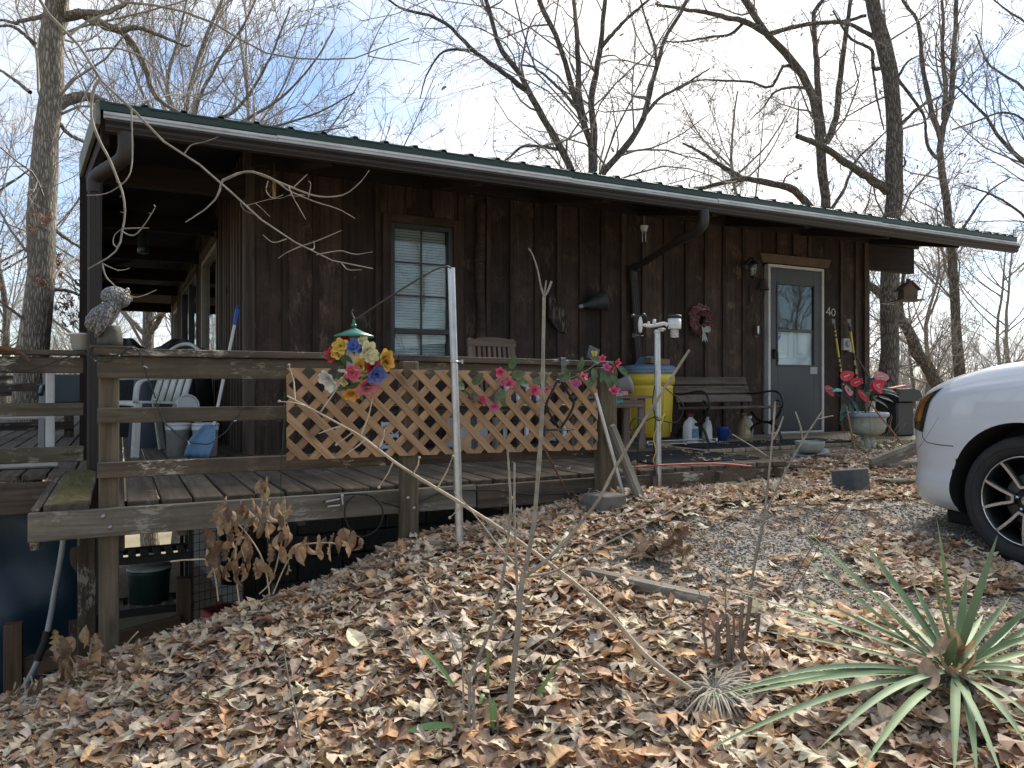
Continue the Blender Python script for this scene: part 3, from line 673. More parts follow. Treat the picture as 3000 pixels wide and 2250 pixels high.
for c,sz in (((gx0-.008,-.058,(gz0+gz1)/2),(.022,.012,gz1-gz0+.04)),((gx1+.008,-.058,(gz0+gz1)/2),(.022,.012,gz1-gz0+.04)),(((gx0+gx1)/2,-.058,gz1+.009),(gx1-gx0-.02,.012,.022)),(((gx0+gx1)/2,-.058,gz0-.009),(gx1-gx0-.02,.012,.022))): sdm.box(c,sz,ch=.003)
door=sdm.build('storm_door',MT['door_grey'],house)
for (u,v) in ((gzm+.018,gz1),(gz0,gzm-.018)):
    p=MB(); p.box(((gx0+gx1)/2,-.040,(u+v)/2),(gx1-gx0,.004,v-u)); p.build('pane',MT['pane_glass'],door)
hd=MB(); hd.box((a0+.055,-.075,.955),(.022,.035,.12),ch=.004); hd.tube([(a0+.055,-.10,1.0),(a0+.062,-.115,.97),(a0+.075,-.11,.86)],[.009,.009,.006],8); hd.tube([(a0+.055,-.06,.985),(a0+.055,-.10,1.0)],.012,8); hd.build('handle',MT['black_iron'],door)
st=MB(); st.box((a1-.13,-.0555,.765),(.12,.003,.085)); surf('sticker',(.33,.35,.38),rough=.4,var=.3,scale=60); st.build('sticker',MT['sticker'],door)
st=MB(); st.prism([(0,0),(.055,0),(.055,-.05),(.0275,-.085),(0,-.05)],(gx0+.006,-.0435,gzm-.035),(1,0,0),(0,0,1),(0,-1,0),.001); surf('badge_blue',(.08,.16,.45),rough=.4); st.build('security_badge',MT['badge_blue'],door)
st=MB(); st.box((gx0+.033,-.0452,gzm-.058),(.04,.001,.012)); st.build('badge_stripe',MT['number_white'],door)
idr=MB(); idr.box(((dx0+dx1)/2,.04,1.02),(dx1-dx0-.08,.04,2.0))
inner=idr.build('inner_door',MT['white_door'],house)
pm=MB()
for cx in (-.19,.19):
    for (z0,z1) in ((.15,.78),(.92,1.52),(1.62,1.86)):
        q=(dx0+dx1)/2+cx
        for c,sz in (((q,.017,z0),(.30,.012,.025)),((q,.017,z1),(.30,.012,.025)),((q-.14,.017,(z0+z1)/2),(.025,.012,z1-z0)),((q+.14,.017,(z0+z1)/2),(.025,.012,z1-z0))): pm.box(c,sz,ch=.004)
        pm.box((q,.016,(z0+z1)/2),(.2,.010,z1-z0-.1),ch=.005)
pm.build('door_panel',MT['white_door'],inner); b=MB(); b.box(((dx0+dx1)/2,.005,1.56),(.66,.016,.62)); b.build('dark_pane',MT['dark_room'],inner)  # dark pane added so the upper storm glass shows reflections
hb=MB(); hb.prism([(-.55,.0),(.55,.0),(.60,.105),(-.60,.105)],((dx0+dx1)/2,-.03,2.045),(1,0,0),(0,0,1),(0,-1,0),.035)
surf('header_board',(.12,.078,.05),rough=.75,var=.25,scale=8,bump=.2); hb.build('door_header',MT['header_board'],house)
# house number 40
def digit(paths,o,s,name):
    b=MB()
    for p in paths: b.tube([(o[0]+x*s,o[1],o[2]+z*s) for x,z in p],.0058,6)
    b.build(name,MT['number_white'],house)
digit([[(.62,0),(.62,1)],[(.62,1),(.40,.70),(.0,.32)],[(.0,.32),(.45,.33),(.9,.34)]],(6.86,-.06,1.455),.10,'house_number')
digit([[(.4+.34*math.cos(a),.5+.45*math.sin(a)) for a in np.linspace(0,2*np.pi,17)]],(6.955,-.06,1.45),.095,'house_number')
# ---- roof
RZ=2.375; SL=math.tan(R_(11.5)); EX0,EX1=-1.10,8.68; EY=-1.30; RY=5.0; RZr=RZ+(RY-EY)*SL
def panel(x0,x1):
    prof=[]; n=4; w=(x1-x0)/n
    for i in range(n):
        a=x0+i*w; prof+= [(a,0.0),(a+.012,.022),(a+.040,.022),(a+.052,0.0),(a+w*.5,.0),(a+w*.5+.01,.004),(a+w*.5+.02,0)]
    prof.append((x1,0)); return prof
x=EX0
while x<EX1-.05:
    x2=min(x+.92,EX1); pr=panel(x,x2); b=MB(); ry=RY
    def top(px,pz,yy,sh=0): return (px,yy,RZ+(yy-EY)*SL+pz-sh)
    def yend(px): return min(RY, EY+ (px-EX0)/ .75*1.0) if px-EX0<(RY-EY)*.75 else RY
    b.grid([[top(px,pz,EY-.03) for px,pz in pr],[top(px,pz,max(yend(px),EY)) for px,pz in pr]],smooth=False)
    b.grid([[top(px,pz,EY-.03) for px,pz in pr],[top(px,pz,EY-.03,.006) for px,pz in pr]],smooth=False)
    b.build('roof_panel',MT['roof_green'],house); x=x2
# back, left and right slopes as folded sheets, with thickness
b=MB(); XL=EX0+(RY-EY)*.75; XB=-1.40; YB=11.4
b.add([(EX0,EY,RZ),(XL,RY,RZr),(-1.25,.15,RZ),(XB,YB,RZ)],[(0,1,2),(2,1,3)]); b.add([(XL,RY,RZr),(EX1,RY,RZr),(EX1,YB,RZ),(XB,YB,RZ)],[(0,1,2,3)])
b.build('roof_sheet',MT['roof_green'],house)
# under-roof boarding
b=MB(); dz=.05
b.add([(EX0,EY+.02,RZ-dz),(EX1,EY+.02,RZ-dz),(EX1,RY,RZr-dz),(XL,RY,RZr-dz)],[(0,1,2,3)]); b.add([(EX0,EY+.02,RZ-dz),(XL,RY,RZr-dz),(-1.25,.15,RZ-dz),(XB,YB,RZ-dz)],[(0,1,2),(2,1,3)]); b.add([(XL,RY,RZr-dz),(EX1,RY,RZr-dz),(EX1,YB,RZ-dz),(XB,YB,RZ-dz)],[(0,1,2,3)])
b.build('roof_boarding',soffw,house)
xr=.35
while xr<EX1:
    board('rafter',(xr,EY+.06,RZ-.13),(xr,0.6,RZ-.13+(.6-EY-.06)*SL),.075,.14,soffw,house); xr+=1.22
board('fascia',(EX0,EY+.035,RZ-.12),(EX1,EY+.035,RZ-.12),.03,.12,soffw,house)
board('eave_trim',(EX0,EY-.012,RZ-.027),(EX1,EY-.012,RZ-.027),.022,.06,MT['roof_green'],house)
def strip(x0,x1,dy,dz_):
    b=MB(); b.prism([(0,0),(.022,0),(.022,.01),(.010,.02),(.018,.028),(.006,.045),(.0,.05)],(x0,EY-.030+dy,RZ-.113+dz_),(0,-1,0),(0,0,1),(1,0,0),x1-x0); return b.build('drip_strip',MT['drip_white'],house)
xs=[EX0+.02,-.02,2.35,3.95,6.2,EX1]
for i in range(5): strip(xs[i]+.0,xs[i+1]+.015,-.004*(i%2),.004*(i%2)-.002*i%3*0)
g=MB(); g.prism([(0,.0),(-.06,.0),(-.06,.006),(-.075,.025),(-.07,.042),(-.09,.06),(-.09,.075),(-.082,.075),(-.082,.064),(-.062,.042),(-.066,.026),(-.054,.010),(-.006,.010),(-.006,.075),(0,.075)],(EX0+.03,EY+.015,RZ-.192),(0,1,0),(0,0,1),(1,0,0),EX1-EX0-.06)
for xx in (EX0+.03,EX1-.032): g.prism([(0,0),(-.06,0),(-.075,.025),(-.07,.042),(-.09,.075),(0,.075)],(xx,EY+.0152,RZ-.1918),(0,1,0),(0,0,1),(1,0,0),.003)
gut=g.build('gutter',MT['gutter_brown'],house)
for xx in np.arange(EX0+.6,EX1,.9): b=MB(); b.box((xx,EY-.03,RZ-.121),(.02,.09,.005)); b.build('gutter_hanger',MT['gutter_brown'],gut)
# left edge board, post and porch beams
board('edge_board',(EX0-.01,EY-.01,RZ-.07),(-1.26,.15,RZ-.07),.028,.15,MT['fascia_lichen'],house); board('edge_board',(-1.26,.155,RZ-.07),(XB,YB,RZ-.07),.028,.15,MT['fascia_lichen'],house)
board('edge_board',(EX0+.03,EY+.1,RZ-.17),(-1.215,.15,RZ-.17),.05,.14,soffw,house); board('edge_board',(-1.215,.155,RZ-.17),(XB+.05,YB,RZ-.17),.05,.14,soffw,house)
board('porch_post',(-1.215,.07,0),(-1.215,.07,2.2),.10,.10,soffw,house,up=(0,-1,0))
board('porch_post',(-1.30,5.2,0),(-1.30,5.2,2.2),.10,.10,soffw,house,up=(0,-1,0)); board('porch_post',(-1.36,10.2,0),(-1.36,10.2,2.15),.10,.10,soffw,house,up=(0,-1,0))
for yy,zb in ((0.0,2.16),(2.1,2.2),(4.2,2.2),(6.3,2.2),(8.4,2.2),(10.3,2.06)):
    board('porch_beam',(-1.16 if yy<1 else -1.25,yy,zb+.09),(-.05,yy,zb+.09),.09,.18,soffw,house)
board('wall_beam',(.0,-.06,2.52),(8.62,-.06,2.52),.06,.20,soffw,house)
board('beam_tail',(X1+.0,-.02,2.25),(8.55,-.02,2.25),.09,.33,soffw,house)
# ---- downspouts
def flat_pipe(b,p0,p1,w=.085,d=.06,n=3,face=(0,-1,0)):
    M,Ln=frame(p0,p1,face); R3=M.to_3x3(); c=(Vector(p0)+Vector(p1))/2
    b.box(c,(Ln,w,d),R3,.008)
    for i in range(n):
        o=(i-(n-1)/2)*w/(n+.2); b.box(c+R3@Vector((0,o,d/2)),(Ln,.012,.012),R3,.004)
def elbow(b,pts,r=.047):
    pts=smooth_path(pts,5); b.tube(pts,[r*(1.0+.05*(i%2)) for i in range(len(pts))],10)
b=MB(); flat_pipe(b,(-1.135,-1.02,1.93),(-1.14,-1.02,-.98))
elbow(b,[(-.955,-1.325,2.19),(-.955,-1.325,2.08),(-.985,-1.28,2.02),(-1.08,-1.11,1.985),(-1.13,-1.03,1.95),(-1.135,-1.02,1.86)])
b.build('downspout',MT['gutter_brown'],house)
b=MB(); p1=at(2050,672,Y=-1.20); 
elbow(b,[(3.79,-1.325,2.19),(3.79,-1.325,2.08),(3.80,-1.22,2.02),(3.83,-.9,1.98)])
flat_pipe(b,(3.83,-.92,1.985),(3.90,-.13,1.84)); elbow(b,[(3.905,-.16,1.845),(3.90,-.09,1.82),(3.90,-.085,1.70)]); flat_pipe(b,(3.90,-.085,1.74),(3.98,-.085,.70))
b.build('downspout',MT['gutter_brown'],house)
# ---- block foundation under the front and side
for r_ in range(10):
    z=-.13-.2*r_-.1
    for c in range(19):
        xx=.2+.4*c+(.2 if r_%2 else 0)
        if xx>7.5 or (xx>3.6 and r_>3): continue
        b=MB(); b.box((xx,.12,z),(.39,.19,.19),ch=.006); b.build('concrete_block',MT['block_grey'],house,Matrix.Translation((xx,.12,z))) if (r_,c)==(0,0) else None
        if (r_,c)==(0,0): BLK=bpy.data.objects['concrete_block'].data
        else:
            o=bpy.data.objects.new('concrete_block',BLK); link(o,house,Matrix.Translation((xx,.12+random.uniform(-.003,.003),z)))
b=MB(); b.box((3.9,.28,-1.15),(7.4,.1,2.0)); b.box((.15,5.2,-1.4),(.1,9.6,2.6)); b.build('foundation',MT['block_grey'],house)
# ================================================================== deck
surf('black_rubber',(.022,.022,.023),rough=.8,var=.2,scale=10,bump=.1)
surf('moss',(.085,.085,.028),rough=.95,var=.5,scale=30,bump=.9,dirt=(.16,.12,.03),dirt_amt=.4)
surf('bolt',(.35,.34,.32),rough=.5,metal=.8)
surf('tarp_blue',(.004,.022,.042),rough=.5,var=.35,scale=1.6,bump=.12,bscale=14)
deck=thing('deck','weathered grey wood deck on tall posts with plank rails','deck',(-1,-2.5,0))
x=-.955
while x<3.5:
    w=.146; y1=10.6 if x+w<.02 else -.05; jit=random.uniform(-.012,.012)
    if x<0<x+w: y1=-.05
    board('deck_board',(x+w/2,-2.49+jit,-.019+random.uniform(-.002,.002)),(x+w/2,y1,-.019),w-.004,.038,deckw,deck,ch=.005,warp=.0015); x+=w+random.uniform(.008,.016)
xe=x
x=-.965
while x>-4.3:
    board('deck_board',(x-.07,-.93+random.uniform(-.01,.01),-.019),(x-.07,10.6,-.019),.138,.038,deckw,deck,ch=.005,warp=.0015); x-=.15
x=xe+.004
while x<7.6:
    board('deck_board',(x+.07,-1.42+random.uniform(-.01,.01),-.019),(x+.07,-.06,-.019),.138,.038,lightdeck,deck,ch=.005); x+=.148
# beams and joists
board('rim_beam',(-1.37,-2.575,-.083),(.92,-2.575,-.083),.04,.135,greyw,deck); board('rim_beam',(.93,-2.575,-.09),(1.90,-2.575,-.09),.04,.14,railw,deck)
board('rim_beam',(1.90,-2.52,-.11),(3.58,-2.44,-.11),.04,.15,railw,deck)
board('skirt_board',(1.95,-2.54,-.24),(3.3,-2.47,-.24),.03,.09,railw,deck)
board('rim_beam',(3.56,-2.44,-.11),(3.56,-1.45,-.11),.04,.15,railw,deck); board('rim_beam',(3.58,-1.44,-.11),(7.6,-1.44,-.11),.04,.14,lightdeck,deck)
board('side_joist_or_blocker',(-1.345,-2.555,-.10),(-1.345,-.96,-.10),.04,.19,railw,deck)
board('side_joist_or_blocker',(-.985,-2.53,-.13),(-.985,-.93,-.13),.04,.22,railw,deck)  # added board that hides the bright strip beside the end deck board
board('rim_beam',(-4.3,-.955,-.145),(-1.37,-.955,-.145),.04,.20,railw,deck)
for xx in np.arange(-.7,3.5,.6): board('joist',(xx,-2.54,-.115),(xx,-.1,-.115),.04,.14,deckw,deck)
for xx in (-3.6,-2.8,-2.0): board('joist',(xx,-.92,-.115),(xx,8,-.115),.04,.14,deckw,deck)
mp_=board('walk_plank',(-1.215,-2.56,-.002),(-1.215,-.95,-.002),.19,.035,railw,deck)
# moss cushion on that plank: lumpy sheet
mv=[]; nx_,ny_=14,60
for j in range(ny_+1):
    row=[]
    for i in range(nx_+1):
        xx=-1.305+.18*i/nx_; yy=-2.545+1.5*j/ny_; e=min(i,nx_-i)/nx_*3; s=min(1,e)*min(1,j/3.0)
        row.append((xx+.006*math.sin(j*1.7),yy,.018+s*(.012+.012*math.sin(i*1.9+j*.8)*math.sin(j*.45+i)+random.uniform(0,.008))-.004))
    mv.append(row)
b=MB(); b.grid(mv); mo=b.build('moss',MT['moss'],deck); mo['kind']='stuff'
# posts
board('post',(-1.035,-2.505,-1.0),(-1.035,-2.505,.735),.09,.09,postw,deck,up=(0,-1,0),ch=.006)
board('post',(.475,-2.645,-.62),(.475,-2.645,.72),.092,.088,postw,deck,up=(0,-1,0),ch=.006)
board('post',(1.815,-2.66,-.40),(1.80,-2.66,.70),.125,.09,postw,deck,up=(0,-1,0),ch=.006)
for (px,py) in ((-1.15,-1.9),(-.1,-.6),(1.25,-2.42),(2.6,-2.3),(-1.25,-.75),(-3.2,-.8)):
    board('post',(px,py,-2.1),(px,py,-.16),.09,.09,railw,deck,up=(0,-1,0),ch=.005)
b=MB()
for (xx,zz) in ((-1.06,-.05),(-1.03,-.105),(.455,-.05),(.49,-.11),(1.80,-.02),(1.83,-.12)): 
    yy=-2.598 if xx<0 else (-2.692 if xx<1 else -2.708); b.lathe([(.011,0),(.011,.004),(.006,.007),(0,.008)],(xx,yy,zz),10,axis=Matrix.Rotation(R_(90),3,'X'))
tag(b.build('bolt_head',MT['bolt'],deck),kind='stuff')
# rails: cap, three boards in front of the corner post, continuing behind the lattice
board('rail_cap',(-1.10,-2.555,.745),(.42,-2.555,.742),.14,.036,railw,deck,ch=.004,warp=.002); board('rail_cap',(.425,-2.555,.742),(1.90,-2.555,.722),.14,.036,railw,deck,ch=.004,warp=.002)
for (z0,hh,mat) in ((.672,.108,rail2w),(.437,.075,rail2w),(.17,.078,railw)):
    board('rail',(-1.085,-2.572,z0),(.36,-2.572,z0-.004),.036,hh,mat,deck,ch=.004); board('rail',(.365,-2.572,z0-.004),(1.78,-2.572,z0-.02),.036,hh,mat,deck,ch=.004)
# side deck rails
for (z0,hh,yy,mat) in ((.715,.105,-.955,railw),(.425,.085,-.955,rail2w),(.13,.10,-.955,rail2w)):
    board('rail',(-4.3,yy,z0),(-1.20,yy,z0),.036,hh,mat,deck,ch=.004)
board('rail_cap',(-4.3,-.93,.80),(-1.19,-.93,.795),.14,.034,railw,deck,ch=.004,warp=.003)
for xx in (-2.9,-4.2): board('post',(xx,-.90,-.05),(xx,-.90,.78),.09,.09,railw,deck,up=(0,-1,0))
for yy in (3.2,):
    for (z0,hh) in ((.56,.09),(.13,.09)): board('rail',(-4.3,yy,z0),(-1.45,yy,z0),.036,hh,railw,deck)
    board('post',(-1.5,yy+.06,0),(-1.5,yy+.06,.62),.09,.09,railw,deck,up=(0,-1,0)); board('post',(-3.4,yy+.06,0),(-3.4,yy+.06,.62),.09,.09,railw,deck,up=(0,-1,0))
board('rail',(-4.28,-.9,.72),(-4.28,10.5,.72),.036,.1,railw,deck); board('rail',(-4.28,-.9,.42),(-4.28,10.5,.42),.036,.09,railw,deck)
for i,yy in enumerate((2.5,5.5,8.5,10.5)): board('post',(-4.23,yy,0),(-4.23,yy,.78),.09,.09,railw,deck,up=(0,-1,0))
board('rail',(-4.28,10.55,.72),(-.1,10.55,.72),.036,.1,railw,deck); board('rail',(-4.28,10.55,.42),(-.1,10.55,.42),.036,.09,railw,deck)
# ---- lattice panel
lat=thing('lattice_panel','tan diamond lattice panel fixed to the deck rail','lattice',(.85,-2.70,.17))
LX0,LX1,LZ0,LZ1=-.215,1.708,.192,.674
def clip(poly,f):
    o=[]
    for i in range(len(poly)):
        a,b_=poly[i],poly[(i+1)%len(poly)]; fa,fb=f(a),f(b_)
        if fa>=0: o.append(a)
        if fa*fb<0: t_=fa/(fa-fb); o.append((a[0]+(b_[0]-a[0])*t_,a[1]+(b_[1]-a[1])*t_))
    return o
def lath(c,sgn,yy):
    w=.020*1.414; zt,zb=LZ1,LZ0
    p=[(c-w-sgn*(LZ1-zt),0)]
    h=LZ1-LZ0; poly=[(c-w,LZ1),(c+w,LZ1),(c+w+sgn*h,LZ0),(c-w+sgn*h,LZ0)]
    poly=clip(clip(poly,lambda q:q[0]-LX0),lambda q:LX1-q[0])
    if len(poly)<3: return
    cx=sum(q[0] for q in poly)/len(poly); cz=sum(q[1] for q in poly)/len(poly)
    M=Matrix.Translation((cx,yy,cz))@Matrix.Rotation(R_(45)*sgn,4,'Y')
    b=MB(); poly2=poly if sgn>0 else poly; dr=.018*((cx-LX0)/(LX1-LX0))
    b.prism([(q[0],q[1]-dr*(q[0]-LX0)/(LX1-LX0)) for q in poly2],(0,yy+.004,0),(1,0,0),(0,0,1),(0,-1,0),.008)
    b.build('lath',lattw,lat,M)
c=LX0-.52
while c<LX1+.52:
    lath(c,1,-2.716); lath(c+.045,-1,-2.706); c+=.136
# ---- tarp and things under the deck
tp=[]
for j in range(26):
    z=-.24-2.0*j/25; row=[]
    for i in range(60):
        xx=-4.2+3.1*i/59; row.append((xx,-.80+.03*math.sin(xx*7+j*.35)+.02*math.sin(xx*17-j*.6)+.025*math.sin(j*.9+xx*2),z+.012*math.sin(xx*3)))
    tp.append(row)
b=MB(); b.grid(tp); tarp=b.build('blue_tarp',MT['tarp_blue']); tag(tarp,'dark blue tarp hanging below the side deck','tarp')
surf('fence_wood',(.14,.09,.055),rough=.8,var=.3,scale=9,bump=.3)
fe=thing('low_fence','short brown wood fence standing in front of the blue tarp','fence',(-1.5,-1.25,-1.5))
fw=wood('fence_plank',(.07,.045,.028),(.17,.11,.07),rand=.15)
board('post',(-1.56,-1.28,-1.75),(-1.56,-1.28,-.86),.095,.09,fw,fe,up=(0,-1,0)); board('rail',(-1.51,-1.27,-1.14),(-.62,-1.2,-1.02),.04,.13,fw,fe)
board('post',(-.60,-1.15,-1.7),(-.60,-1.15,-.72),.09,.09,fw,fe,up=(0,-1,0))
b=MB(); b.box((-.40,-1.3,-1.08),(.30,.02,.22),ch=.004); surf('pale_board',(.32,.27,.25),rough=.7,var=.15); tag(b.build('pale_board',MT['pale_board']),'pale pinkish board leaning on the low fence under the deck','board')
surf('shelf_plastic',(.03,.028,.027),rough=.5,var=.15)
sh=thing('shelf_unit','dark slatted plastic shelf unit standing under the deck','shelf',(-.75,-.55,-1.6))
for z in (-1.42,-.98,-.62,-.28):
    b=MB()
    for (c,s_) in (((-.79,-.92,z),(.52,.025,.05)),((-.79,-.58,z),(.52,.025,.05)),((-1.045,-.75,z),(.025,.32,.05)),((-.535,-.75,z),(.025,.32,.05))): b.box(c,s_,ch=.004)
    s0=b.build('shelf',MT['shelf_plastic'],sh)
    for i in range(6):
        b=MB(); b.box((-.99+.08*i,-.75,z+.012),(.05,.33,.012),ch=.002); b.build('slat',MT['shelf_slat'] if 'shelf_slat' in MT else surf('shelf_slat',(.30,.29,.27),rough=.6),s0)
for xx in (-1.04,-.54):
    for yy in (-.91,-.59): board('leg',(xx,yy,-1.75),(xx,yy,-.2),.03,.03,MT['shelf_plastic'],sh,up=(0,-1,0))
b=MB(); b.lathe([(.13,0),(.14,.20),(.145,.21),(.145,.225),(.0,.23)],(-.80,-.74,-.952),20); surf('green_pail',(.02,.05,.045),rough=.4); surf('pail_lid',(.5,.52,.5),rough=.4)
pl=thing('paint_pail','dark green pail with pale lid on the shelf unit','pail',(-.80,-.74,-.952)); b.build('body',MT['green_pail'],pl)
b=MB(); b.lathe([(.148,.0),(.148,.015),(.0,.018)],(-.80,-.74,-.722),20); b.build('lid',MT['pail_lid'],pl)
b=MB(); b.box((-.28,-.45,-1.25),(.25,.2,.2),Matrix.Rotation(.3,3,'Z'),.01); surf('red_plastic',(.42,.025,.03),rough=.4); tag(b.build('red_box',MT['red_plastic']),'red plastic box low under the deck behind the shelf unit','box')
# wire mesh kennel panel
kn=thing('kennel_panel','dark wire mesh panel standing under the deck beside the shelf unit','panel',(-.1,.1,-1.8))
b=MB()
for i in range(16): b.tube([(-.50+.05*i,.55+.02*i,-1.85),(-.50+.05*i,.55+.02*i,-.35)],.0035,4)
for j in range(20): b.tube([(-.50,.55,-1.8+.075*j),(.25,.85,-1.8+.075*j)],.0035,4)
tag(b.build('mesh',MT['black_iron'],kn),kind='stuff')
for xx,yy in ((-.5,.55),(.25,.85)): board('frame_bar',(xx,yy,-1.95),(xx,yy,-.3),.03,.03,MT['black_iron'],kn,up=(0,-1,0))
# coat hanging
b=MB(); pf=[(.0,.0),(.06,-.02),(.11,-.10),(.12,-.30),(.10,-.62),(.0,-.66)]; b.lathe([(.02,-.0),(.09,-.03),(.13,-.12),(.12,-.35),(.11,-.62),(.0,-.64)],(-.14,-.15,-.42),14,sy=.55); surf('dark_cloth',(.012,.013,.016),rough=.95,var=.3,scale=7,bump=.4,bscale=12); tag(b.build('hanging_cloth',MT['dark_cloth']),'black cloth hanging from the joists under the deck','cloth')
# drain pipe, grey conduit, cable loop
b=MB(); pts=smooth_path([(-1.14,-1.02,-.93),(-1.145,-1.02,-1.08),(-1.17,-1.10,-1.24),(-1.27,-1.28,-1.42),(-1.4,-1.5,-1.55)],14); b.tube(pts,[.056+.007*(i%2) for i in range(len(pts))],14)
surf('black_pipe',(.02,.021,.023),rough=.55); tag(b.build('drain_pipe',MT['black_pipe']),'black corrugated drain pipe below the downspout','pipe')
gp=[at(x,y,Y=-1.7) for x,y in ((190,1555),(178,1640),(160,1740),(150,1800),(132,1880),(95,1970),(40,2060),(-30,2140))]
b=MB(); b.tube(smooth_path(gp,5),.016,8); surf('conduit_grey',(.28,.31,.31),rough=.5); cd=b.build('grey_conduit',MT['conduit_grey']); tag(cd,'thin grey flexible conduit hanging from the mossy plank','conduit')
b=MB(); b.tube([Vector(gp[4])*.6+Vector(gp[3])*.4,gp[4],Vector(gp[4])*.4+Vector(gp[5])*.6],.021,8); b.build('black_tape',MT['black_rubber'],cd)
lp=[(945,1470),(985,1462),(1010,1450),(1045,1448),(1090,1455),(1120,1490),(1115,1535),(1085,1565),(1050,1570),(1020,1540),(1010,1500),(1018,1470),(1040,1452)]
b=MB(); b.tube(smooth_path([at(x,y,Y=-2.63) for x,y in lp],4),.0045,6); b.tube([at(x,y,Y=-2.62) for x,y in ((1120,1470),(1180,1490),(1300,1438),(1450,1436),(1560,1450),(1700,1445))],.005,6)
tag(b.build('cable_loop',MT['black_rubber']),'thin black cable looped along the front beam of the deck','cable')
b=MB()
for p,q in (((955,1470),(995,1462)),((960,1484),(996,1480)),((1002,1448),(1004,1478))): b.tube([at(*p,Y=-2.64),at(*q,Y=-2.64)],.005,6)
b.ball(at(1003,1452,Y=-2.64),.009); surf('pale_plastic',(.5,.5,.48),rough=.5); tag(b.build('cable_clip',MT['pale_plastic']),'small pale coax connector stub on the front deck beam','connector')
# red cord on the right-hand beam
b=MB(); b.tube(smooth_path([at(x,y,Y=-2.53) for x,y in ((1860,1368),(1950,1362),(2060,1358),(2130,1360),(2200,1366))],5),.007,6); surf('red_cord',(.45,.07,.045),rough=.5); tag(b.build('extension_cable',MT['red_cord']),'red extension cord along the lower deck edge','cord')
# rubber mats
def mat_(x0,x1,y0,y1,label,rz=0):
    b=MB(); b.box((0,0,.006),(x1-x0,y1-y0,.010),ch=.003)
    n=int((x1-x0)/.03)
    for i in range(n): b.box((-(x1-x0)/2+.03*(i+.5),0,.013),(.014,y1-y0-.02,.006))
    M=Matrix.Translation(((x0+x1)/2,(y0+y1)/2,.001))@Matrix.Rotation(rz,4,'Z'); b2=MB(); b2.v=[tuple(M@Vector(v)) for v in b.v]; b2.f=b.f; b2.sm=b.sm; b2.mi=b.mi
    tag(b2.build('rubber_mat',MT['black_rubber'],None,M),label,'mat')
mat_(2.5,3.52,-2.30,-1.45,'black ribbed rubber mat on the deck near the post'); mat_(3.75,5.7,-1.40,-.92,'black ribbed rubber mat in front of the bench')
# ================================================================== helpers for flowers and leaves
def petal(b, c, d, n, L_, W, cup=.35, tipw=.5, curl=.0, rows=4):
    """one petal from c along d, face normal n"""
    c,d,n=Vector(c),Vector(d).normalized(),Vector(n).normalized(); n=(n-d*n.dot(d)).normalized(); s=d.cross(n); P=[]
    for i in range(rows+1):
        t=i/rows; w=W*.5*(math.sin(math.pi*(t*.86+.07))**.7)*(1-t*(1-tipw)*.5)
        P.append([c+d*L_*t+n*(cup*L_*t*t-curl*L_*t**3+ (abs(k)*.18*w))+s*w*k for k in (-1,-.5,0,.5,1)])
    b.grid(P)
def flower(b, c, n, r, k=6, layers=2, cup=.5, wide=.9, jit=.25):
    n=Vector(n).normalized(); a=n.orthogonal().normalized(); e=n.cross(a)
    for l in range(layers):
        f=1-.32*l
        for i in range(k):
            an=2*math.pi*(i+.5*l)/k+random.uniform(-jit,jit); d=a*math.cos(an)+e*math.sin(an)
            tilt=.25+.5*l+random.uniform(-.12,.2)
            petal(b,Vector(c)+n*.003*l,d*math.cos(tilt)+n*math.sin(tilt),n,r*f,r*wide*f,cup*random.uniform(.4,1.2),.8,curl=.25)
def leafq(b, c, d, n, L_, W, cup=.15):
    petal(b,c,d,n,L_,W,cup,.15,curl=.25,rows=5)
surf('petal_pink',(.62,.10,.19),rough=.7,var=.35,scale=25); surf('petal_magenta',(.50,.12,.28),rough=.7,var=.3,scale=25); surf('petal_red',(.55,.03,.055),rough=.6,var=.3,scale=20); surf('petal_yellow',(.62,.44,.08),rough=.7,var=.25,scale=30)
surf('petal_cream',(.62,.58,.36),rough=.7,var=.2,scale=30); surf('petal_blue',(.10,.16,.45),rough=.7,var=.35,scale=30); surf('petal_white',(.66,.67,.66),rough=.7,var=.1,scale=30); surf('petal_rose',(.52,.20,.22),rough=.7,var=.3,scale=30); surf('petal_orange',(.60,.33,.07),rough=.7,var=.3,scale=30)
surf('silk_leaf',(.055,.11,.045),rough=.7,var=.5,scale=30,dirt=(.15,.16,.07),dirt_amt=.4); surf('silk_leaf_dark',(.02,.07,.05),rough=.6,var=.4,scale=20); surf('teal_petal',(.10,.30,.30),rough=.6,var=.2,scale=20)
surf('galvanised',(.50,.52,.53),rough=.38,metal=.85,var=.18,scale=14,dirt=(.30,.31,.32),dirt_amt=.3,bump=.04)
surf('white_plastic',(.66,.67,.66),rough=.45,var=.06,scale=6,dirt=(.40,.40,.36),dirt_amt=.22,bump=.03)
surf('dirty_white',(.62,.63,.62),rough=.5,var=.12,scale=7,dirt=(.22,.22,.18),dirt_amt=.4,bump=.05)
surf('chair_white',(.58,.60,.55),rough=.5,var=.12,scale=6,dirt=(.24,.25,.2),dirt_amt=.35)
surf('feeder_green',(.025,.16,.11),rough=.4,var=.1,scale=9); surf('rusty',(.16,.085,.05),rough=.85,var=.4,scale=40,bump=.3)
surf('blue_plastic',(.015,.06,.30),rough=.4,var=.1); surf('scoop_blue',(.16,.30,.46),rough=.45,var=.2,scale=8); surf('yellow_drum',(.62,.46,.035),rough=.42,var=.08,scale=5,dirt=(.35,.28,.08),dirt_amt=.3,bump=.03); surf('lid_blue',(.12,.19,.30),rough=.5,var=.12,scale=6,dirt=(.2,.22,.22),dirt_amt=.3)
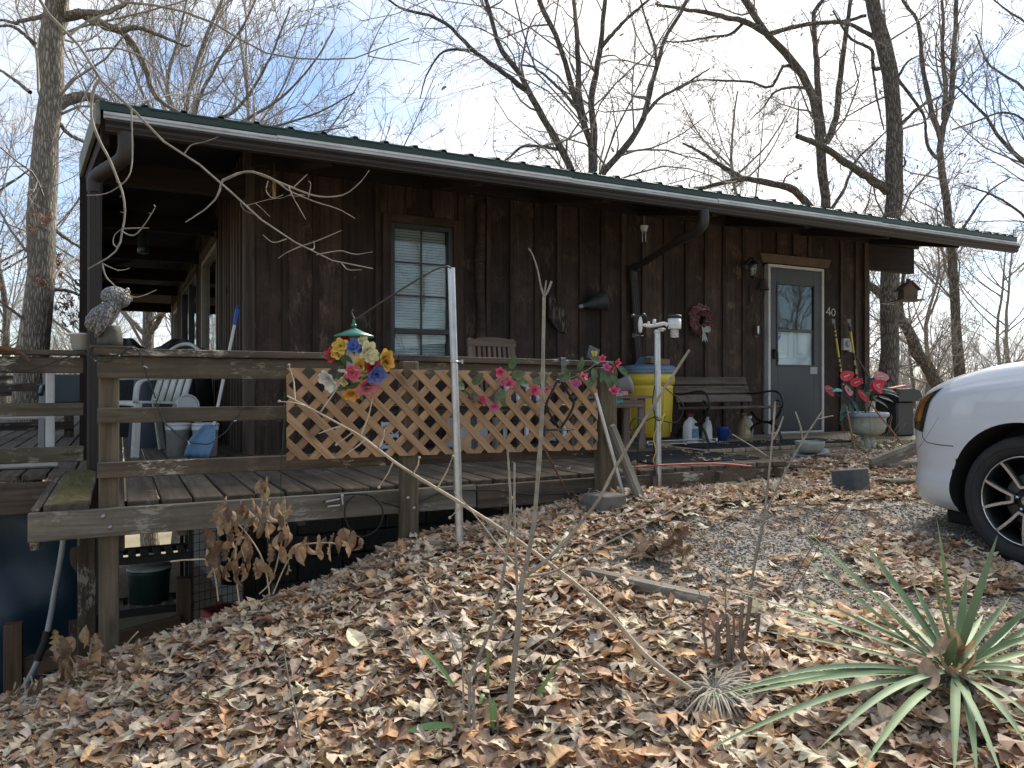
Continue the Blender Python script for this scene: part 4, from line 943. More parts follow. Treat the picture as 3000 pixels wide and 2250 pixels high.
surf('tan_plastic',(.36,.28,.17),rough=.45,var=.1,scale=6); surf('label_paper',(.52,.47,.30),rough=.7,var=.25,scale=50); surf('cap_red',(.17,.035,.03),rough=.5); surf('label_blue',(.10,.22,.35),rough=.6,var=.5,scale=45)
surf('stone_urn',(.36,.37,.30),rough=.85,var=.25,scale=9,dirt=(.17,.19,.12),dirt_amt=.5,bump=.2); surf('rim_blue',(.33,.37,.42),rough=.6,var=.15,scale=8); surf('bronze_iron',(.045,.035,.028),rough=.65,var=.3,scale=15,bump=.15)
surf('wreath_pink',(.24,.115,.115),rough=.85,var=.4,scale=40); surf('ribbon_pale',(.36,.40,.36),rough=.8,var=.3,scale=40); surf('clear_plastic',(.45,.48,.48),rough=.25,var=.1)
surf('tool_yellow',(.55,.40,.06),rough=.5,var=.1); surf('tool_black',(.02,.02,.02),rough=.5); surf('tool_blade',(.12,.12,.12),rough=.4,metal=.6); surf('grey_pot',(.33,.31,.30),rough=.7,var=.15,scale=7,dirt=(.2,.18,.15)); surf('outlet_grey',(.36,.37,.37),rough=.5,var=.1)
surf('cover_green',(.035,.048,.042),rough=.65,var=.2,scale=4,bump=.15,bscale=20); surf('cover_navy',(.045,.065,.085),rough=.7,var=.25,scale=4,bump=.15,bscale=18); surf('bin_black',(.02,.02,.022),rough=.5,var=.15); surf('stake_rust',(.30,.15,.115),rough=.8,var=.35,scale=60); surf('block_dark',(.085,.095,.10),rough=.9,var=.25,scale=14,bump=.4)
surf('birdhouse_wood',(.13,.10,.07),rough=.85,var=.3,scale=12,bump=.3); surf('silver_foil',(.6,.58,.5),rough=.3,metal=.6,var=.3,scale=8)
barkm=bark('bark_slab',(.035,.028,.024),(.17,.14,.12),2.2,1.0)

# ================================================================== things on and by the rail
# owl decoy
op=at(330,1012,Y=-2.555); ox,oy,oz=op[0],-2.555,.763
owl=thing('owl_decoy','grey plastic owl decoy perched on the corner of the deck rail','owl decoy',(ox,oy,oz))
m,nt,b_,out,N,L=nodes('owl_feather')
t=N('ShaderNodeTexCoord'); mpn=N('ShaderNodeMapping',i_Scale=(60,60,44)); L(t.outputs['Object'],mpn.inputs[0]); vo=N('ShaderNodeTexVoronoi',i_Scale=1.6); L(mpn.outputs[0],vo.inputs['Vector'])
r=N('ShaderNodeValToRGB'); e=r.color_ramp.elements; e[0].position=.18; e[1].position=.62; e[0].color=(.30,.305,.30,1); e[1].color=(.08,.08,.082,1); L(vo.outputs['Distance'],r.inputs[0]); L(r.outputs[0],b_.inputs['Base Color']); b_.inputs['Roughness'].default_value=.6
bp=N('ShaderNodeBump',i_Strength=.9,i_Distance=.008); bp.invert=True; L(vo.outputs['Distance'],bp.inputs['Height']); L(bp.outputs[0],b_.inputs['Normal'])
tr_=board('tray',(ox-.10,oy-.0,oz+.006),(ox+.10,oy+.0,oz+.006),.14,.012,railw,owl)
b=MB(); b.lathe([(.052,.0),(.056,.03),(.05,.07),(.045,.10)],(ox-.01,oy,oz+.012),16,flute=lambda k,z:.06*math.sin(k*2.5)); b.build('stump',surf('owl_stump',(.07,.075,.06),rough=.8,var=.4,scale=30,bump=.4),owl)
b=MB(); sp=[(-.045,.075),(-.052,.10),(-.048,.14),(-.036,.18),(-.018,.215),(.0,.235)]; rr=[(.012,.016),(.050,.056),(.074,.074),(.080,.078),(.072,.070),(.052,.055)]
rows=[]
for (dx,z),(rx,ry) in zip(sp,rr): rows.append([(ox+dx+rx*math.cos(a)+.3*rx*0,oy+ry*math.sin(a),oz+z+.35*rx*math.cos(a)) for a in np.linspace(0,2*np.pi,21)[:-1]])
b.grid(rows,closed_u=True); body=b.build('body',MT['owl_feather'],owl)
b=MB()
for s_ in (-1,1):
    pts=[(ox-.015,oy+s_*.058,oz+.20),(ox-.035,oy+s_*.066,oz+.15),(ox-.055,oy+s_*.055,oz+.09),(ox-.07,oy+s_*.03,oz+.05)]; b.tube(smooth_path(pts,3),[.02,.024,.027,.028,.027,.025,.02,.016,.012,.005],8)
b.build('wing',MT['owl_feather'],owl)
b=MB(); Mh=Matrix.Rotation(R_(14),3,'Y'); b.ball((ox+.014,oy,oz+.252),(.068,.064,.054),18,12,Mh); b.tube([(ox+.055,oy-.05,oz+.272),(ox+.065,oy-.03,oz+.292),(ox+.072,oy,oz+.276),(ox+.065,oy+.03,oz+.292),(ox+.055,oy+.05,oz+.272)],[.005,.010,.008,.010,.005],7)
hd_=b.build('head',MT['owl_feather'],owl)
b=MB(); b.lathe([(.011,0),(.008,.012),(.0,.024)],(ox+.070,oy,oz+.255),8,axis=Matrix.Rotation(R_(130),3,'Y')); b.build('beak',MT['block_dark'],hd_)
for s_ in (-1,1):
    b=MB(); b.ball((ox+.064,oy+s_*.022,oz+.268),.010,10,8); b.build('eye',MT['petal_yellow'],hd_)
# white bucket on the side rail, curved metal strip
b=MB(); c=at(236,1024,Y=-.93); b.lathe([(.048,0),(.066,.10),(.070,.10),(.070,.112),(.062,.112),(.044,.006),(0,.006)],(c[0],-.93,.818),20); tag(b.build('white_bucket',MT['white_plastic']),'small white bucket standing on the side deck rail','bucket')
b=MB(); ps=smooth_path([at(x,y,Y=-1.03) for x,y in ((-60,1015),(0,1022),(40,1027),(66,1040),(90,1060))],4); b.grid([[tuple(p+np.array((0,-.012,.018))) for p in ps],[tuple(p+np.array((0,0,-.016))) for p in ps]]); tag(b.build('metal_strip',MT['rusty'],solid=.003),'curved brown metal strip lying over the side rail','metal strip')
# string lights along the front rail
b=MB(); sl=[(240,1030),(300,1060),(350,1040),(378,1020),(405,1028),(425,1085),(452,1157),(475,1225),(511,1265),(551,1292),(606,1301),(655,1270),(692,1225),(714,1193)]
pl_=smooth_path([at(x,y,Y=-2.63) for x,y in sl],5); b.tube([p+np.array((0,.006*math.sin(i*1.3),.003*math.cos(i*1.3))) for i,p in enumerate(pl_)],.0035,5)
b.build('wire',surf('wire_green',(.02,.035,.03),rough=.6),slo) if False else None; bA=b; b=MB(); p2=smooth_path([at(x,y,Y=-2.73) for x,y in ((834,1150),(832,1250),(826,1330),(822,1420),(825,1456))],5); b.tube([p+np.array((0,.006*math.sin(i*1.3),0)) for i,p in enumerate(p2)],.003,5)
bB=b; b=MB(); p3=smooth_path([at(x,y,Y=-1.02) for x,y in ((0,1089),(60,1088),(120,1075),(200,1045),(240,1035))],4); b.tube(p3,.004,5)
surf('wire_green',(.02,.035,.03),rough=.6); slo=thing('string_lights','dark green string of little lights looped on the deck rail','string lights',tuple(pl_[0])); b.build('wire',MT['wire_green'],slo); bA.build('wire',MT['wire_green'],slo); bB.build('wire',MT['wire_green'],slo)
for i in list(range(3,len(pl_),7)):
    b=MB(); p=pl_[i]; b.tube([p,p+np.array((random.uniform(-.02,.02),-.004,random.uniform(-.02,.016)))],[.004,.003],6); b.build('bulb',MT['clear_plastic'],slo)
# silver pole with hook arm, and flowered bird feeder
d0=4.05; p0,p1=at(1350,1630,d=d0),at(1322,785,d=d0); p0[2]=Hs(p0[0],p0[1])-.15
pole=thing('metal_pole','leaning galvanised metal pole with bent hook arm in front of the lattice','pole',tuple(p0))
b=MB(); b.tube([p0,p0*.55+p1*.45],.0215,16); b.tube([p0*.55+p1*.45,p1],.0195,16); b.build('shaft',MT['galvanised'],pole)
b=MB(); c=p0*.30+p1*.70; b.lathe([(.0225,-.006),(.0225,.006)],c,14); b.tube([c+np.array((.02,-.01,0)),c+np.array((.045,-.014,0))],.004,6); b.box(c+np.array((.04,-.013,.0)),(.008,.012,.022)); b.build('hose_clamp',MT['galvanised'],pole)
arm=[p1+np.array((0,0,-.05)),at(1318,783,d=d0-.02),at(1296,783,d=d0-.05),at(1265,795,d=d0-.08),at(1200,833,d=d0-.12),at(1110,890,d=d0-.17),at(1046,933,d=d0-.2),at(1036,930,d=d0-.2),at(1030,915,d=d0-.2),at(1034,908,d=d0-.2)]
b=MB(); b.tube(smooth_path(arm,4),.0045,7); b.build('hook_arm',MT['bronze_iron'],pole)
fd=3.85; fc=at(1037,975,d=fd)
fe_=thing('bird_feeder','green topped hanging bird feeder covered in bright artificial flowers','bird feeder',tuple(fc))
b=MB(); b.lathe([(.0,.022),(.012,.022),(.016,.020),(.05,.004),(.098,-.014),(.100,-.022),(.096,-.022),(.0,.0)],fc,28); b.tube([fc+np.array((0,0,.018)),fc+np.array((0,0,.068))],.007,8); b.lathe([(.012,.028),(.013,.036),(.011,.044)],fc,10); b.build('lid',MT['feeder_green'],fe_)
b=MB(); b.lathe([(.038,-.18),(.04,-.02)],fc,16); b.lathe([(.0,-.205),(.075,-.20),(.082,-.185),(.04,-.182)],fc,20); b.build('seed_tube',MT['clear_plastic'],fe_)
FL=[('cream',1062,1000,.03),('yellow',1000,1015,.045),('blue',1035,1015,.04),('cream',1078,1028,.05),('red',975,1040,.04),('yellow',990,1035,.035),('yellow',1125,1050,.05),('orange',1130,1062,.045),('yellow',1055,1072,.05),('pink',1032,1088,.045),('red',1088,1075,.045),('blue',1100,1095,.055),('white',960,1105,.045),('white',972,1125,.04),('rose',1075,1128,.065),('orange',1030,1150,.045),('cream',1005,1115,.03),('blue',1060,1022,.03),('red',1010,995,.03),('cream',1085,1045,.04)]
for (cname,x,y,r_) in FL:
    c=at(x,y,d=fd-.06+random.uniform(-.02,.03)); nn=Vector((c-(fc+np.array((0,0,-.10)))))*1.5+Vector((-.05,-.22,.02)); b=MB(); flower(b,c,nn,r_*1.05,6,3 if r_>.04 else 2); b.build('flower',MT['petal_'+cname],fe_)
b=MB()
for i in range(34):
    c=at(random.uniform(970,1110),random.uniform(1010,1150),d=fd-.01+random.uniform(-.03,.03)); leafq(b,c,(random.uniform(-1,1),-.4,random.uniform(-1,.8)),(0,-1,.2),random.uniform(.05,.085),.032)
b.build('foliage',MT['silk_leaf'],fe_)
# flower garland on the lattice
ga=thing('flower_garland','vine garland of pink artificial flowers along the lattice top','garland',(1.3,-2.75,.5)); gy_=-2.755
vp=[(1345,1125),(1365,1150),(1385,1165),(1420,1172),(1460,1140),(1490,1105),(1530,1120),(1560,1135),(1600,1135),(1640,1120),(1680,1105),(1720,1085),(1755,1062),(1795,1066),(1808,1095),(1800,1135)]
b=MB(); b.tube(smooth_path([at(x,y,Y=gy_+.01*math.sin(x)) for x,y in vp],4),.0035,5); b.tube(smooth_path([at(x,y,Y=gy_) for x,y in ((1350,1110),(1362,1140),(1385,1170),(1372,1150))],4),.003,5); b.build('vine',MT['silk_leaf'],ga)
for (x,y,r_,cn) in ((1412,1172,.05,'pink'),(1447,1192,.045,'magenta'),(1465,1090,.05,'pink'),(1492,1124,.05,'pink'),(1475,1122,.035,'magenta'),(1565,1143,.055,'pink'),(1603,1142,.03,'pink'),(1688,1126,.05,'magenta'),(1707,1104,.045,'pink'),(1764,1052,.04,'pink'),(1776,1075,.04,'magenta'),(1806,1063,.045,'pink'),(1790,1082,.035,'red'),(1797,1146,.055,'pink')):
    c=at(x,y,Y=gy_-.03); b=MB(); flower(b,c,(random.uniform(-.6,.4),-1,random.uniform(-.2,.7)),r_*.75,5,2,.6,.75); b.build('flower',MT['petal_'+cn],ga)
for (x,y,dx,dz) in ((1385,1125,.3,.4),(1390,1160,.6,-.5),(1360,1135,-.6,.2),(1495,1080,.3,1),(1500,1100,1,.2),(1478,1145,-.7,-.6),(1465,1150,.2,-1),(1545,1125,-1,.2),(1560,1120,1,.3),(1575,1125,.6,.6),(1635,1112,.8,.3),(1660,1108,-.3,.6),(1695,1085,.2,1),(1740,1080,-.2,-1),(1735,1105,-.5,-.8),(1755,1060,-.9,.3),(1775,1100,.2,-1),(1790,1100,.6,-.8),(1800,1120,.3,-1),(1812,1075,.6,-.6),(1770,1085,-.5,-1)):
    b=MB(); leafq(b,at(x,y,Y=gy_-.015),(dx,-.3,dz),(0,-1,.25),.085,.06); b.build('leaf',MT['silk_leaf'],ga)
# butterfly plaque
c=at(1738,1044,Y=-2.55); bfp=thing('butterfly_plaque','small dark plaque with a yellow butterfly on the rail end','plaque',(c[0],-2.55,.745))
b=MB(); b.box((c[0],-2.55,.79),(.085,.012,.09),Matrix.Rotation(R_(20),3,'Y')@Matrix.Rotation(R_(-12),3,'X'),.003); b.build('plate',MT['block_dark'],bfp)
b=MB()
for sx in (-1,1):
    for sz,rr_ in ((1,.019),(-1,.015)): petal(b,(c[0],-2.562,.79),(sx,0,sz*.7),(0,-1,0),rr_*1.5,rr_*1.3,.05,.9)
b.tube([(c[0],-2.566,.775),(c[0],-2.566,.805)],.002,5); b.build('butterfly',MT['petal_yellow'],bfp)
# over-rail strap and black wire planter
ws=lambda x,y: (1250+x/3.687,1000+y/3.687)
wp=thing('wire_plant_hanger','black wire plant holder hung from the rail by a grey strap','plant hanger',tuple(at(1650,1250,Y=-2.80)))
b=MB(); a_=at(1650,1049,Y=-2.645); e_=at(1654,1108,Y=-2.645); b.beam((a_[0],-2.648,a_[2]),(a_[0]+.004,-2.648,e_[2]-.02),.034,.004,up=(0,-1,0)); b.beam((a_[0],-2.65,a_[2]),(a_[0],-2.49,a_[2]-.002),.034,.004); b.build('strap',surf('strap_grey',(.16,.17,.18),rough=.4,metal=.4),wp)
b=MB()
for off in (0,.012,.024,.036):
    for P_ in (((1400,420),(1350,540),(1285,680),(1330,800),(1420,935)),((1450,440),(1520,560),(1582,665),(1530,800),(1440,935))):
        b.tube(smooth_path([at(*ws(x+off*500,y),Y=-2.79-off) for x,y in P_],3),.0035,5)
rc=at(*ws(1435,955),Y=-2.83)
for q in range(5): b.tube([rc+np.array((.098*(1-.18*q)*math.cos(a),.06*(1-.18*q)*math.sin(a),0)) for a in np.linspace(0,2*np.pi,25)],.003,5)
b.tube([at(*ws(1400,430),Y=-2.79),at(*ws(1440,430),Y=-2.80)],.012,6); b.build('wire_frame',MT['black_iron'],wp)
# ================================================================== on the deck behind the rail
# slatted wooden chair
c=at(1462,1040,Y=-.75); ch=thing('wooden_chair','weathered wooden slat back chair by the front window','chair',(c[0],-.75,0))
cx,cy_=c[0],-.72
for s_ in (-1,1):
    board('back_post',(cx+s_*.225,cy_-.02,.0),(cx+s_*.205,cy_+.14,1.0),.05,.035,chairw,ch,up=(0,-1,0)); board('leg',(cx+s_*.235,cy_-.45,0),(cx+s_*.235,cy_-.45,.62),.045,.045,chairw,ch,up=(0,-1,0)); board('arm',(cx+s_*.24,cy_-.48,.64),(cx+s_*.225,cy_+.08,.66),.06,.025,chairw,ch)
b=MB(); b.prism([(-.24,0),(.24,0),(.24,.05),(.12,.075),(0,.083),(-.12,.075),(-.24,.05)],(cx,cy_+.135,.93),(1,0,0),(0,-.1,1),(0,-1,0),.028); b.build('top_rail',chairw,ch)
board('back_rail',(cx-.21,cy_+.06,.48),(cx+.21,cy_+.06,.48),.045,.025,chairw,ch,up=(0,-1,0))
for i in range(8): xx=cx-.175+.05*i; board('back_slat',(xx,cy_+.055,.49),(xx,cy_+.125,.94),.028,.014,chairw,ch,up=(0,-1,0))
for i in range(6): board('seat_slat',(cx-.24,cy_-.44+.08*i,.42),(cx+.24,cy_-.44+.08*i,.42),.065,.02,chairw,ch)
# white boxes and crates against the wall
b=MB(); c=at(1328,1304,Z=0); b.box((c[0],-.22,.15),(.34,.22,.30),ch=.015); tag(b.build('white_cooler',MT['white_plastic']),'plain white box on the deck against the wall behind the lattice','box')
def crate(x,y,label):
    c=at(x,y,Z=0.0); t_=thing('storage_crate',label,'crate',(c[0],c[1],0)); b=MB()
    for z in (.02,.12,.23): 
        for (dx,dy,sx,sy) in ((0,-.11,.24,.012),(0,.11,.24,.012),(-.12,0,.012,.22),(.12,0,.012,.22)): b.box((c[0]+dx,c[1]+dy,z),(sx,sy,.03))
    for dx in (-.12,.12):
        for dy in (-.11,.11): b.box((c[0]+dx,c[1]+dy,.125),(.02,.02,.25))
    for s_ in (-1,1): b.beam((c[0]-s_*.11,c[1]-.112,.03),(c[0]+s_*.11,c[1]-.112,.22),.01,.015,up=(0,-1,0))
    b.build('frame',MT['white_plastic'],t_); b=MB(); b.box((c[0],c[1],.012),(.23,.21,.012)); b.build('base',MT['white_plastic'],t_); return c
c=crate(1145,1312,'white plastic crate holding a lidded jar behind the lattice'); b=MB(); b.lathe([(.07,0),(.075,.14),(.06,.17),(.05,.20),(.03,.23),(0,.24)],(c[0],c[1],.02),16); tag(b.build('lidded_jar',MT['clear_plastic']),'clear jar with rounded lid standing in the white crate','jar')
crate(1238,1306,'empty white plastic crate with crossed sides behind the lattice')
b=MB(); c=at(1625,1296,Z=0); b.box((c[0],c[1]+.05,.09),(.16,.10,.18),Matrix.Rotation(.3,3,'Y'),.02); b.m=1; b.box((c[0]+.01,c[1]-.005,.10),(.10,.004,.08),Matrix.Rotation(.3,3,'Y')); surf('bag_blue',(.30,.50,.60),rough=.5,var=.3,scale=18); tag(b.build('printed_bag',[MT['bag_blue'],MT['petal_yellow']]),'pale blue and yellow printed bag on the deck under the plant hanger','bag')
# striped cushion chair
b=MB(); c=at(1530,1150,Y=-.8)
for i in range(7): b.m=i%2; b.box((c[0]-.15+.05*i,-.8,.55),(.05,.05,.24),Matrix.Rotation(R_(-10),3,'X'),.012)
surf('stripe_dark',(.04,.035,.05),rough=.8); st_=thing('striped_chair','white and black striped cushion chair behind the pink garland','chair',(c[0],-.8,0)); b.build('backrest',[MT['dirty_white'],MT['stripe_dark']],st_)
b=MB(); b.box((c[0],-1.02,.40),(.42,.42,.05),ch=.015); b.build('seat',MT['dirty_white'],st_)
for sx in (-.18,.18):
    for sy in (-.2,.2): board('leg',(c[0]+sx,-1.02+sy,0),(c[0]+sx,-1.02+sy,.39),.03,.03,MT['dirty_white'],st_,up=(0,-1,0))
# side table with odds and ends
tb=thing('side_table','low weathered wooden side table beside the yellow barrel','table',(3.0,-.95,0)); tz=.475
board('table_top',(2.62,-1.05,tz),(3.36,-1.05,tz),.17,.025,chairw,tb); board('table_top',(2.62,-.87,tz),(3.36,-.87,tz),.17,.025,chairw,tb)
for xx in (2.70,3.27):
    for yy in (-1.08,-.84): board('leg',(xx,yy,0),(xx,yy,tz-.014),.075,.03,chairw,tb,up=(0,-1,0))
board('apron',(2.70,-1.10,tz-.06),(3.27,-1.10,tz-.06),.02,.07,chairw,tb)
b=MB(); c=(3.16,-.92,tz+.10); b.lathe([(.06,-.09),(.075,.05),(.09,.06),(.09,.085),(.08,.085),(.065,-.08),(0,-.08)],c,20,axis=Matrix.Rotation(R_(75),3,'Y')@Matrix.Rotation(R_(15),3,'X')); tag(b.build('grey_pot',MT['grey_pot']),'grey plastic pot lying on its side on the side table','pot')
b=MB(); b.box((3.08,-1.06,tz+.035),(.10,.05,.04),Matrix.Rotation(.4,3,'Z'),.004); tag(b.build('red_carton',MT['petal_rose']),'small rose red carton on the side table edge','carton')
b=MB(); c=(2.78,-1.03,tz+.016); b.lathe([(.03,0),(.06,.05),(.065,.055),(.055,.05),(.0,.01)],c,14); tag(b.build('clear_bowl',MT['clear_plastic']),'clear shallow bowl on the side table behind the lattice','bowl')
b=MB(); rows=[[(2.94+.10*i/6+.01*math.sin(j),-1.10-.012*j*.3,tz+.03-.028*j+.006*math.sin(i*1.6)) for i in range(7)] for j in range(4)]; b.grid(rows); surf('aqua_cloth',(.10,.42,.36),rough=.8); tag(b.build('aqua_cloth',MT['aqua_cloth'],solid=.002),'bright aqua cloth hanging over the side table edge','cloth')
# yellow barrel with blue lid
bc=(3.90,-.36,0.05); ba=thing('yellow_barrel','yellow plastic barrel with blue grey lid beside the bench','barrel',bc)
b=MB(); b.lathe([(.205,0),(.22,.015),(.232,.30),(.247,.50),(.250,.52),(.236,.535),(.262,.545),(.266,.60),(.262,.63),(.235,.665),(.24,.68)],bc,36); b.build('body',MT['yellow_drum'],ba)
b=MB()
for a in range(8): b.beam(Vector(bc)+Vector((.226*math.cos(a*.785),.226*math.sin(a*.785),.05)),Vector(bc)+Vector((.243*math.cos(a*.785),.243*math.sin(a*.785),.48)),.006,.012,up=(math.cos(a*.785),math.sin(a*.785),0),ch=.002)
b.build('seam',MT['yellow_drum'],ba)
b=MB(); b.lathe([(.268,.655),(.272,.67),(.262,.68),(.270,.69),(.272,.715),(.25,.735),(.10,.755),(0,.757)],bc,36); b.prism([(-.13,0),(.10,0),(.04,.085),(-.06,.085)],(bc[0],bc[1]-.05,bc[2]+.745),(1,0,0),(0,0,1),(0,1,0),.12); b.build('lid',MT['lid_blue'],ba)
board('wood_block',(3.78,-.50,.835),(4.05,-.46,.82),.10,.06,birdw if 'birdw' in globals() else wood('block_wood',(.10,.07,.045),(.24,.17,.11),rand=.1),None,warp=.0); tag(bpy.data.objects['wood_block'],'rough wood offcut lying on the barrel lid','wood block')
rk=thing('wire_rack','flat chrome wire shelf lying on the deck under the barrel','rack',(3.95,-.6,0)); b=MB()
for i in range(20): b.tube([(3.55+.04*i,-.85,.03),(3.55+.04*i,-.15,.03)],.002,4)
for z in (.012,.045):
    for yy in (-.86,-.14): b.tube([(3.5,yy,z),(4.36,yy,z)],.0045,5)
for i in range(21): b.tube([(3.5+.041*i,-.86,.012),(3.52+.041*i,-.86,.045),(3.541+.041*i,-.86,.012)],.002,4)
for xx in (3.5,4.36): b.lathe([(.012,0),(.012,.05)],(xx,-.86,.002),8)
b.build('wires',MT['galvanised'],rk)
# bench
bx0,bx1,bf,bb=4.22,5.22,-.86,-.40
bn=thing('garden_bench','weathered wood slat bench with scrolled black iron ends under the wreath','bench',((bx0+bx1)/2,-.6,0)); sz=.355
for i in range(4): board('seat_slat',(bx0-.04,bf+.02+.105*i,sz-.005*i),(bx1+.06,bf+.02+.105*i,sz-.005*i),.09,.028,benchw,bn,ch=.006)
for i,(z,yy) in enumerate(((.44,-.44),(.535,-.40),(.63,-.36))): board('back_slat',(bx0-.03,yy,z),(bx1+.02,yy,z),.085,.026,benchw,bn,up=(0,-1,.35),ch=.006)
for xx in (bx0,bx1):
    b=MB()
    b.tube(smooth_path([(xx,bb+.10,.69),(xx,bb+.03,.55),(xx,bb-.02,.42),(xx,bb-.06,.33)],4),.013,7)
    b.tube(smooth_path([(xx,bf-.03,sz-.02),(xx,bf+.01,.26),(xx,bf+.10,.20),(xx,bf+.18,.185),(xx,bf+.28,.20),(xx,bf+.40,.29)],4),.014,7)
    b.tube(smooth_path([(xx,bf+.16,.19),(xx,bf+.03,.14),(xx,bf-.02,.06),(xx,bf-.05,.0)],4),.015,7); b.tube(smooth_path([(xx,bf+.22,.19),(xx,bf+.36,.14),(xx,bf+.42,.06),(xx,bf+.45,.0)],4),.015,7)
    b.tube(smooth_path([(xx,bb+.01,.50),(xx,bb-.10,.49),(xx,bf+.12,.52),(xx,bf+.0,.50),(xx,bf-.05,.43),(xx,bf-.05,.36),(xx,bf-.0,.345)],5),.011,7)
    b.tube(smooth_path([(xx,bf+.03,.345),(xx,bf-.02,.38),(xx,bf-.0,.42),(xx,bf+.04,.42),(xx,bf+.045,.39),(xx,bf+.02,.385)],4),.008,6)
    for yy in (bf-.05,bf+.45): b.lathe([(.03,0),(.022,.012)],(xx,yy,0.001),8)
    b.build('iron_end',MT['black_iron'],bn)
# jugs under the bench
def jug(c,w,dp,h,mat,label,cap=None,handle=True,labelmat=None,name='plastic_jug',rz=0.2):
    t_=thing(name,label,'jug',c,rz); M=WM[t_.name]; b=MB(); prof=[(0,1.0),(.05,1.04),(.62*h,1.0),(.78*h,.85),(.9*h,.45),(.93*h,.32),(h,.32)]; rows=[]
    for z,s_ in prof:
        rows.append([tuple(M@Vector((w/2*s_*np.sign(math.cos(a))*abs(math.cos(a))**.55,dp/2*s_*np.sign(math.sin(a))*abs(math.sin(a))**.55,z))) for a in np.linspace(0,2*np.pi,25)[:-1]])
    b.grid(rows,closed_u=True); b.add([rows[0][i] for i in range(24)][::-1],[tuple(range(24))]); b.build('body',mat,t_)
    if handle: b=MB(); b.tube(smooth_path([M@Vector((w*.16,0,h*.93)),M@Vector((w*.42,0,h*.90)),M@Vector((w*.5,0,h*.75)),M@Vector((w*.46,0,h*.6))],4),.012,7); b.build('handle',mat,t_)
    if cap: b=MB(); b.lathe([(w*.2,0),(w*.2,.03),(0,.032)],M@Vector((0,0,h*.985)),14); b.build('cap',cap,t_)
    if labelmat: b=MB(); M2=M; b.box(M@Vector((-.0,-dp/2*1.035,h*.36)),(w*.62,.004,h*.36),M.to_3x3()); b.build('label',labelmat,t_)
    return t_
jug((4.20,-.66,0),.16,.11,.265,MT['white_plastic'],'large white jug with red cap under the bench',MT['cap_red'],False,MT['label_blue'])
jug((4.47,-.60,0),.10,.08,.225,MT['white_plastic'],'slim white handled bottle between the red capped jug and blue tub',MT['white_plastic'],True)
b=MB(); t_=thing('blue_tub','bright blue plastic tub on the deck under the bench','tub',(4.66,-.62,0)); b.lathe([(.05,0),(.055,.12),(.06,.125),(.06,.145),(.052,.145),(.046,.01),(0,.01)],(4.66,-.62,0),18); b.build('body',MT['blue_plastic'],t_); b=MB(); b.tube([(4.715,-.65,.11),(4.735,-.66,.09),(4.73,-.66,.05),(4.708,-.645,.03)],.008,6); b.build('handle',MT['blue_plastic'],t_)
jug((5.15,-.42,0),.17,.10,.25,MT['tan_plastic'],'tan jug with paper label under the bench end',MT['tan_plastic'],True,MT['label_paper'],rz=.25)
t_=thing('spray_bottle','clear spray bottle standing behind the tan jug','bottle',(5.30,-.36,0)); b=MB(); b.lathe([(.035,0),(.037,.12),(.03,.16),(.014,.18),(.014,.20)],(5.30,-.36,0),14); b.build('body',MT['clear_plastic'],t_); b=MB(); b.box((5.29,-.37,.225),(.05,.02,.03),ch=.005); b.tube([(5.275,-.38,.225),(5.265,-.39,.19)],.004,5); b.build('trigger',MT['white_plastic'],t_)
# ================================================================== hung on the front wall
wc=Vector((4.83,-.075,1.31)); wr=thing('wreath','round pink brown fabric wreath with pale bow on the wall','wreath',tuple(wc)); b=MB()
b.tube([wc+Vector((.105*math.cos(a),0,.125*math.sin(a))) for a in np.linspace(0,2*np.pi,25)[:-1]],.042,9,closed=True)
for i in range(330):
    a=random.uniform(0,2*math.pi); q=random.uniform(-1.7,1.7); d=Vector((math.cos(a),0,math.sin(a))); nrm=(d*math.sin(q)+Vector((0,-1,0))*math.cos(q)).normalized(); c=wc+Vector((.105*math.cos(a),0,.125*math.sin(a)))+nrm*.036
    petal(b,c,nrm+Vector((random.uniform(-1,1),random.uniform(-.6,.2),random.uniform(-1,1)))*.9,nrm.orthogonal(),.034,.028,.4,.9,rows=2)
b.build('ruffle_ring',MT['wreath_pink'],wr)
b=MB(); bc_=wc+Vector((-.0,-.06,-.115))
for dx,dz in ((-1,.35),(1,.5),(-.9,.0),(.9,.05)): petal(b,bc_,(dx,-.2,dz),(0,-1,.2),.075,.06,.4,.9)
for dx in (-.25,.05,.3): petal(b,bc_,(dx,-.05,-1),(0,-1,0),.13,.025,.1,.9)
b.build('bow',MT['ribbon_pale'],wr)
def lantern(c,out_,label,s=1.0):
    c=Vector(c); o=Vector(out_); t_=thing('wall_lantern',label,'lantern',tuple(c)); b=MB(); b.lathe([(.05*s,0),(.05*s,.012),(.03*s,.02)],c,14,axis=Vector((0,0,1)).rotation_difference(o).to_matrix()); q=c+o*.13*s+Vector((0,0,-.02))
    b.tube(smooth_path([c+o*.01,c+o*.05*s+Vector((0,0,.06*s)),c+o*.13*s+Vector((0,0,.07*s)),q+Vector((0,0,.055*s))],4),.009,6); b.lathe([(.0,.075*s),(.02*s,.065*s),(.065*s,.025*s),(.068*s,.018*s),(.05*s,.016*s)],q,6,smooth=False)
    for k in range(6): a=k*math.pi/3; b.tube([q+Vector((.055*s*math.cos(a),.055*s*math.sin(a),.02*s)),q+Vector((.04*s*math.cos(a),.04*s*math.sin(a),-.12*s))],.005*s,4)
    b.lathe([(.045*s,-.118*s),(.046*s,-.128*s),(.02*s,-.14*s),(0,-.165*s)],q,6,smooth=False); b.build('frame',MT['black_iron'],t_)
    b=MB(); b.lathe([(.051*s,.018*s),(.037*s,-.118*s)],q,6,smooth=False,caps=False); b.build('glass',MT['pane_glass'],t_); b=MB(); b.lathe([(.012*s,-.1*s),(.012*s,-.06*s),(.024*s,-.03*s),(.015*s,0),(0,.01*s)],q,10); b.build('bulb',MT['clear_plastic'],t_); return t_
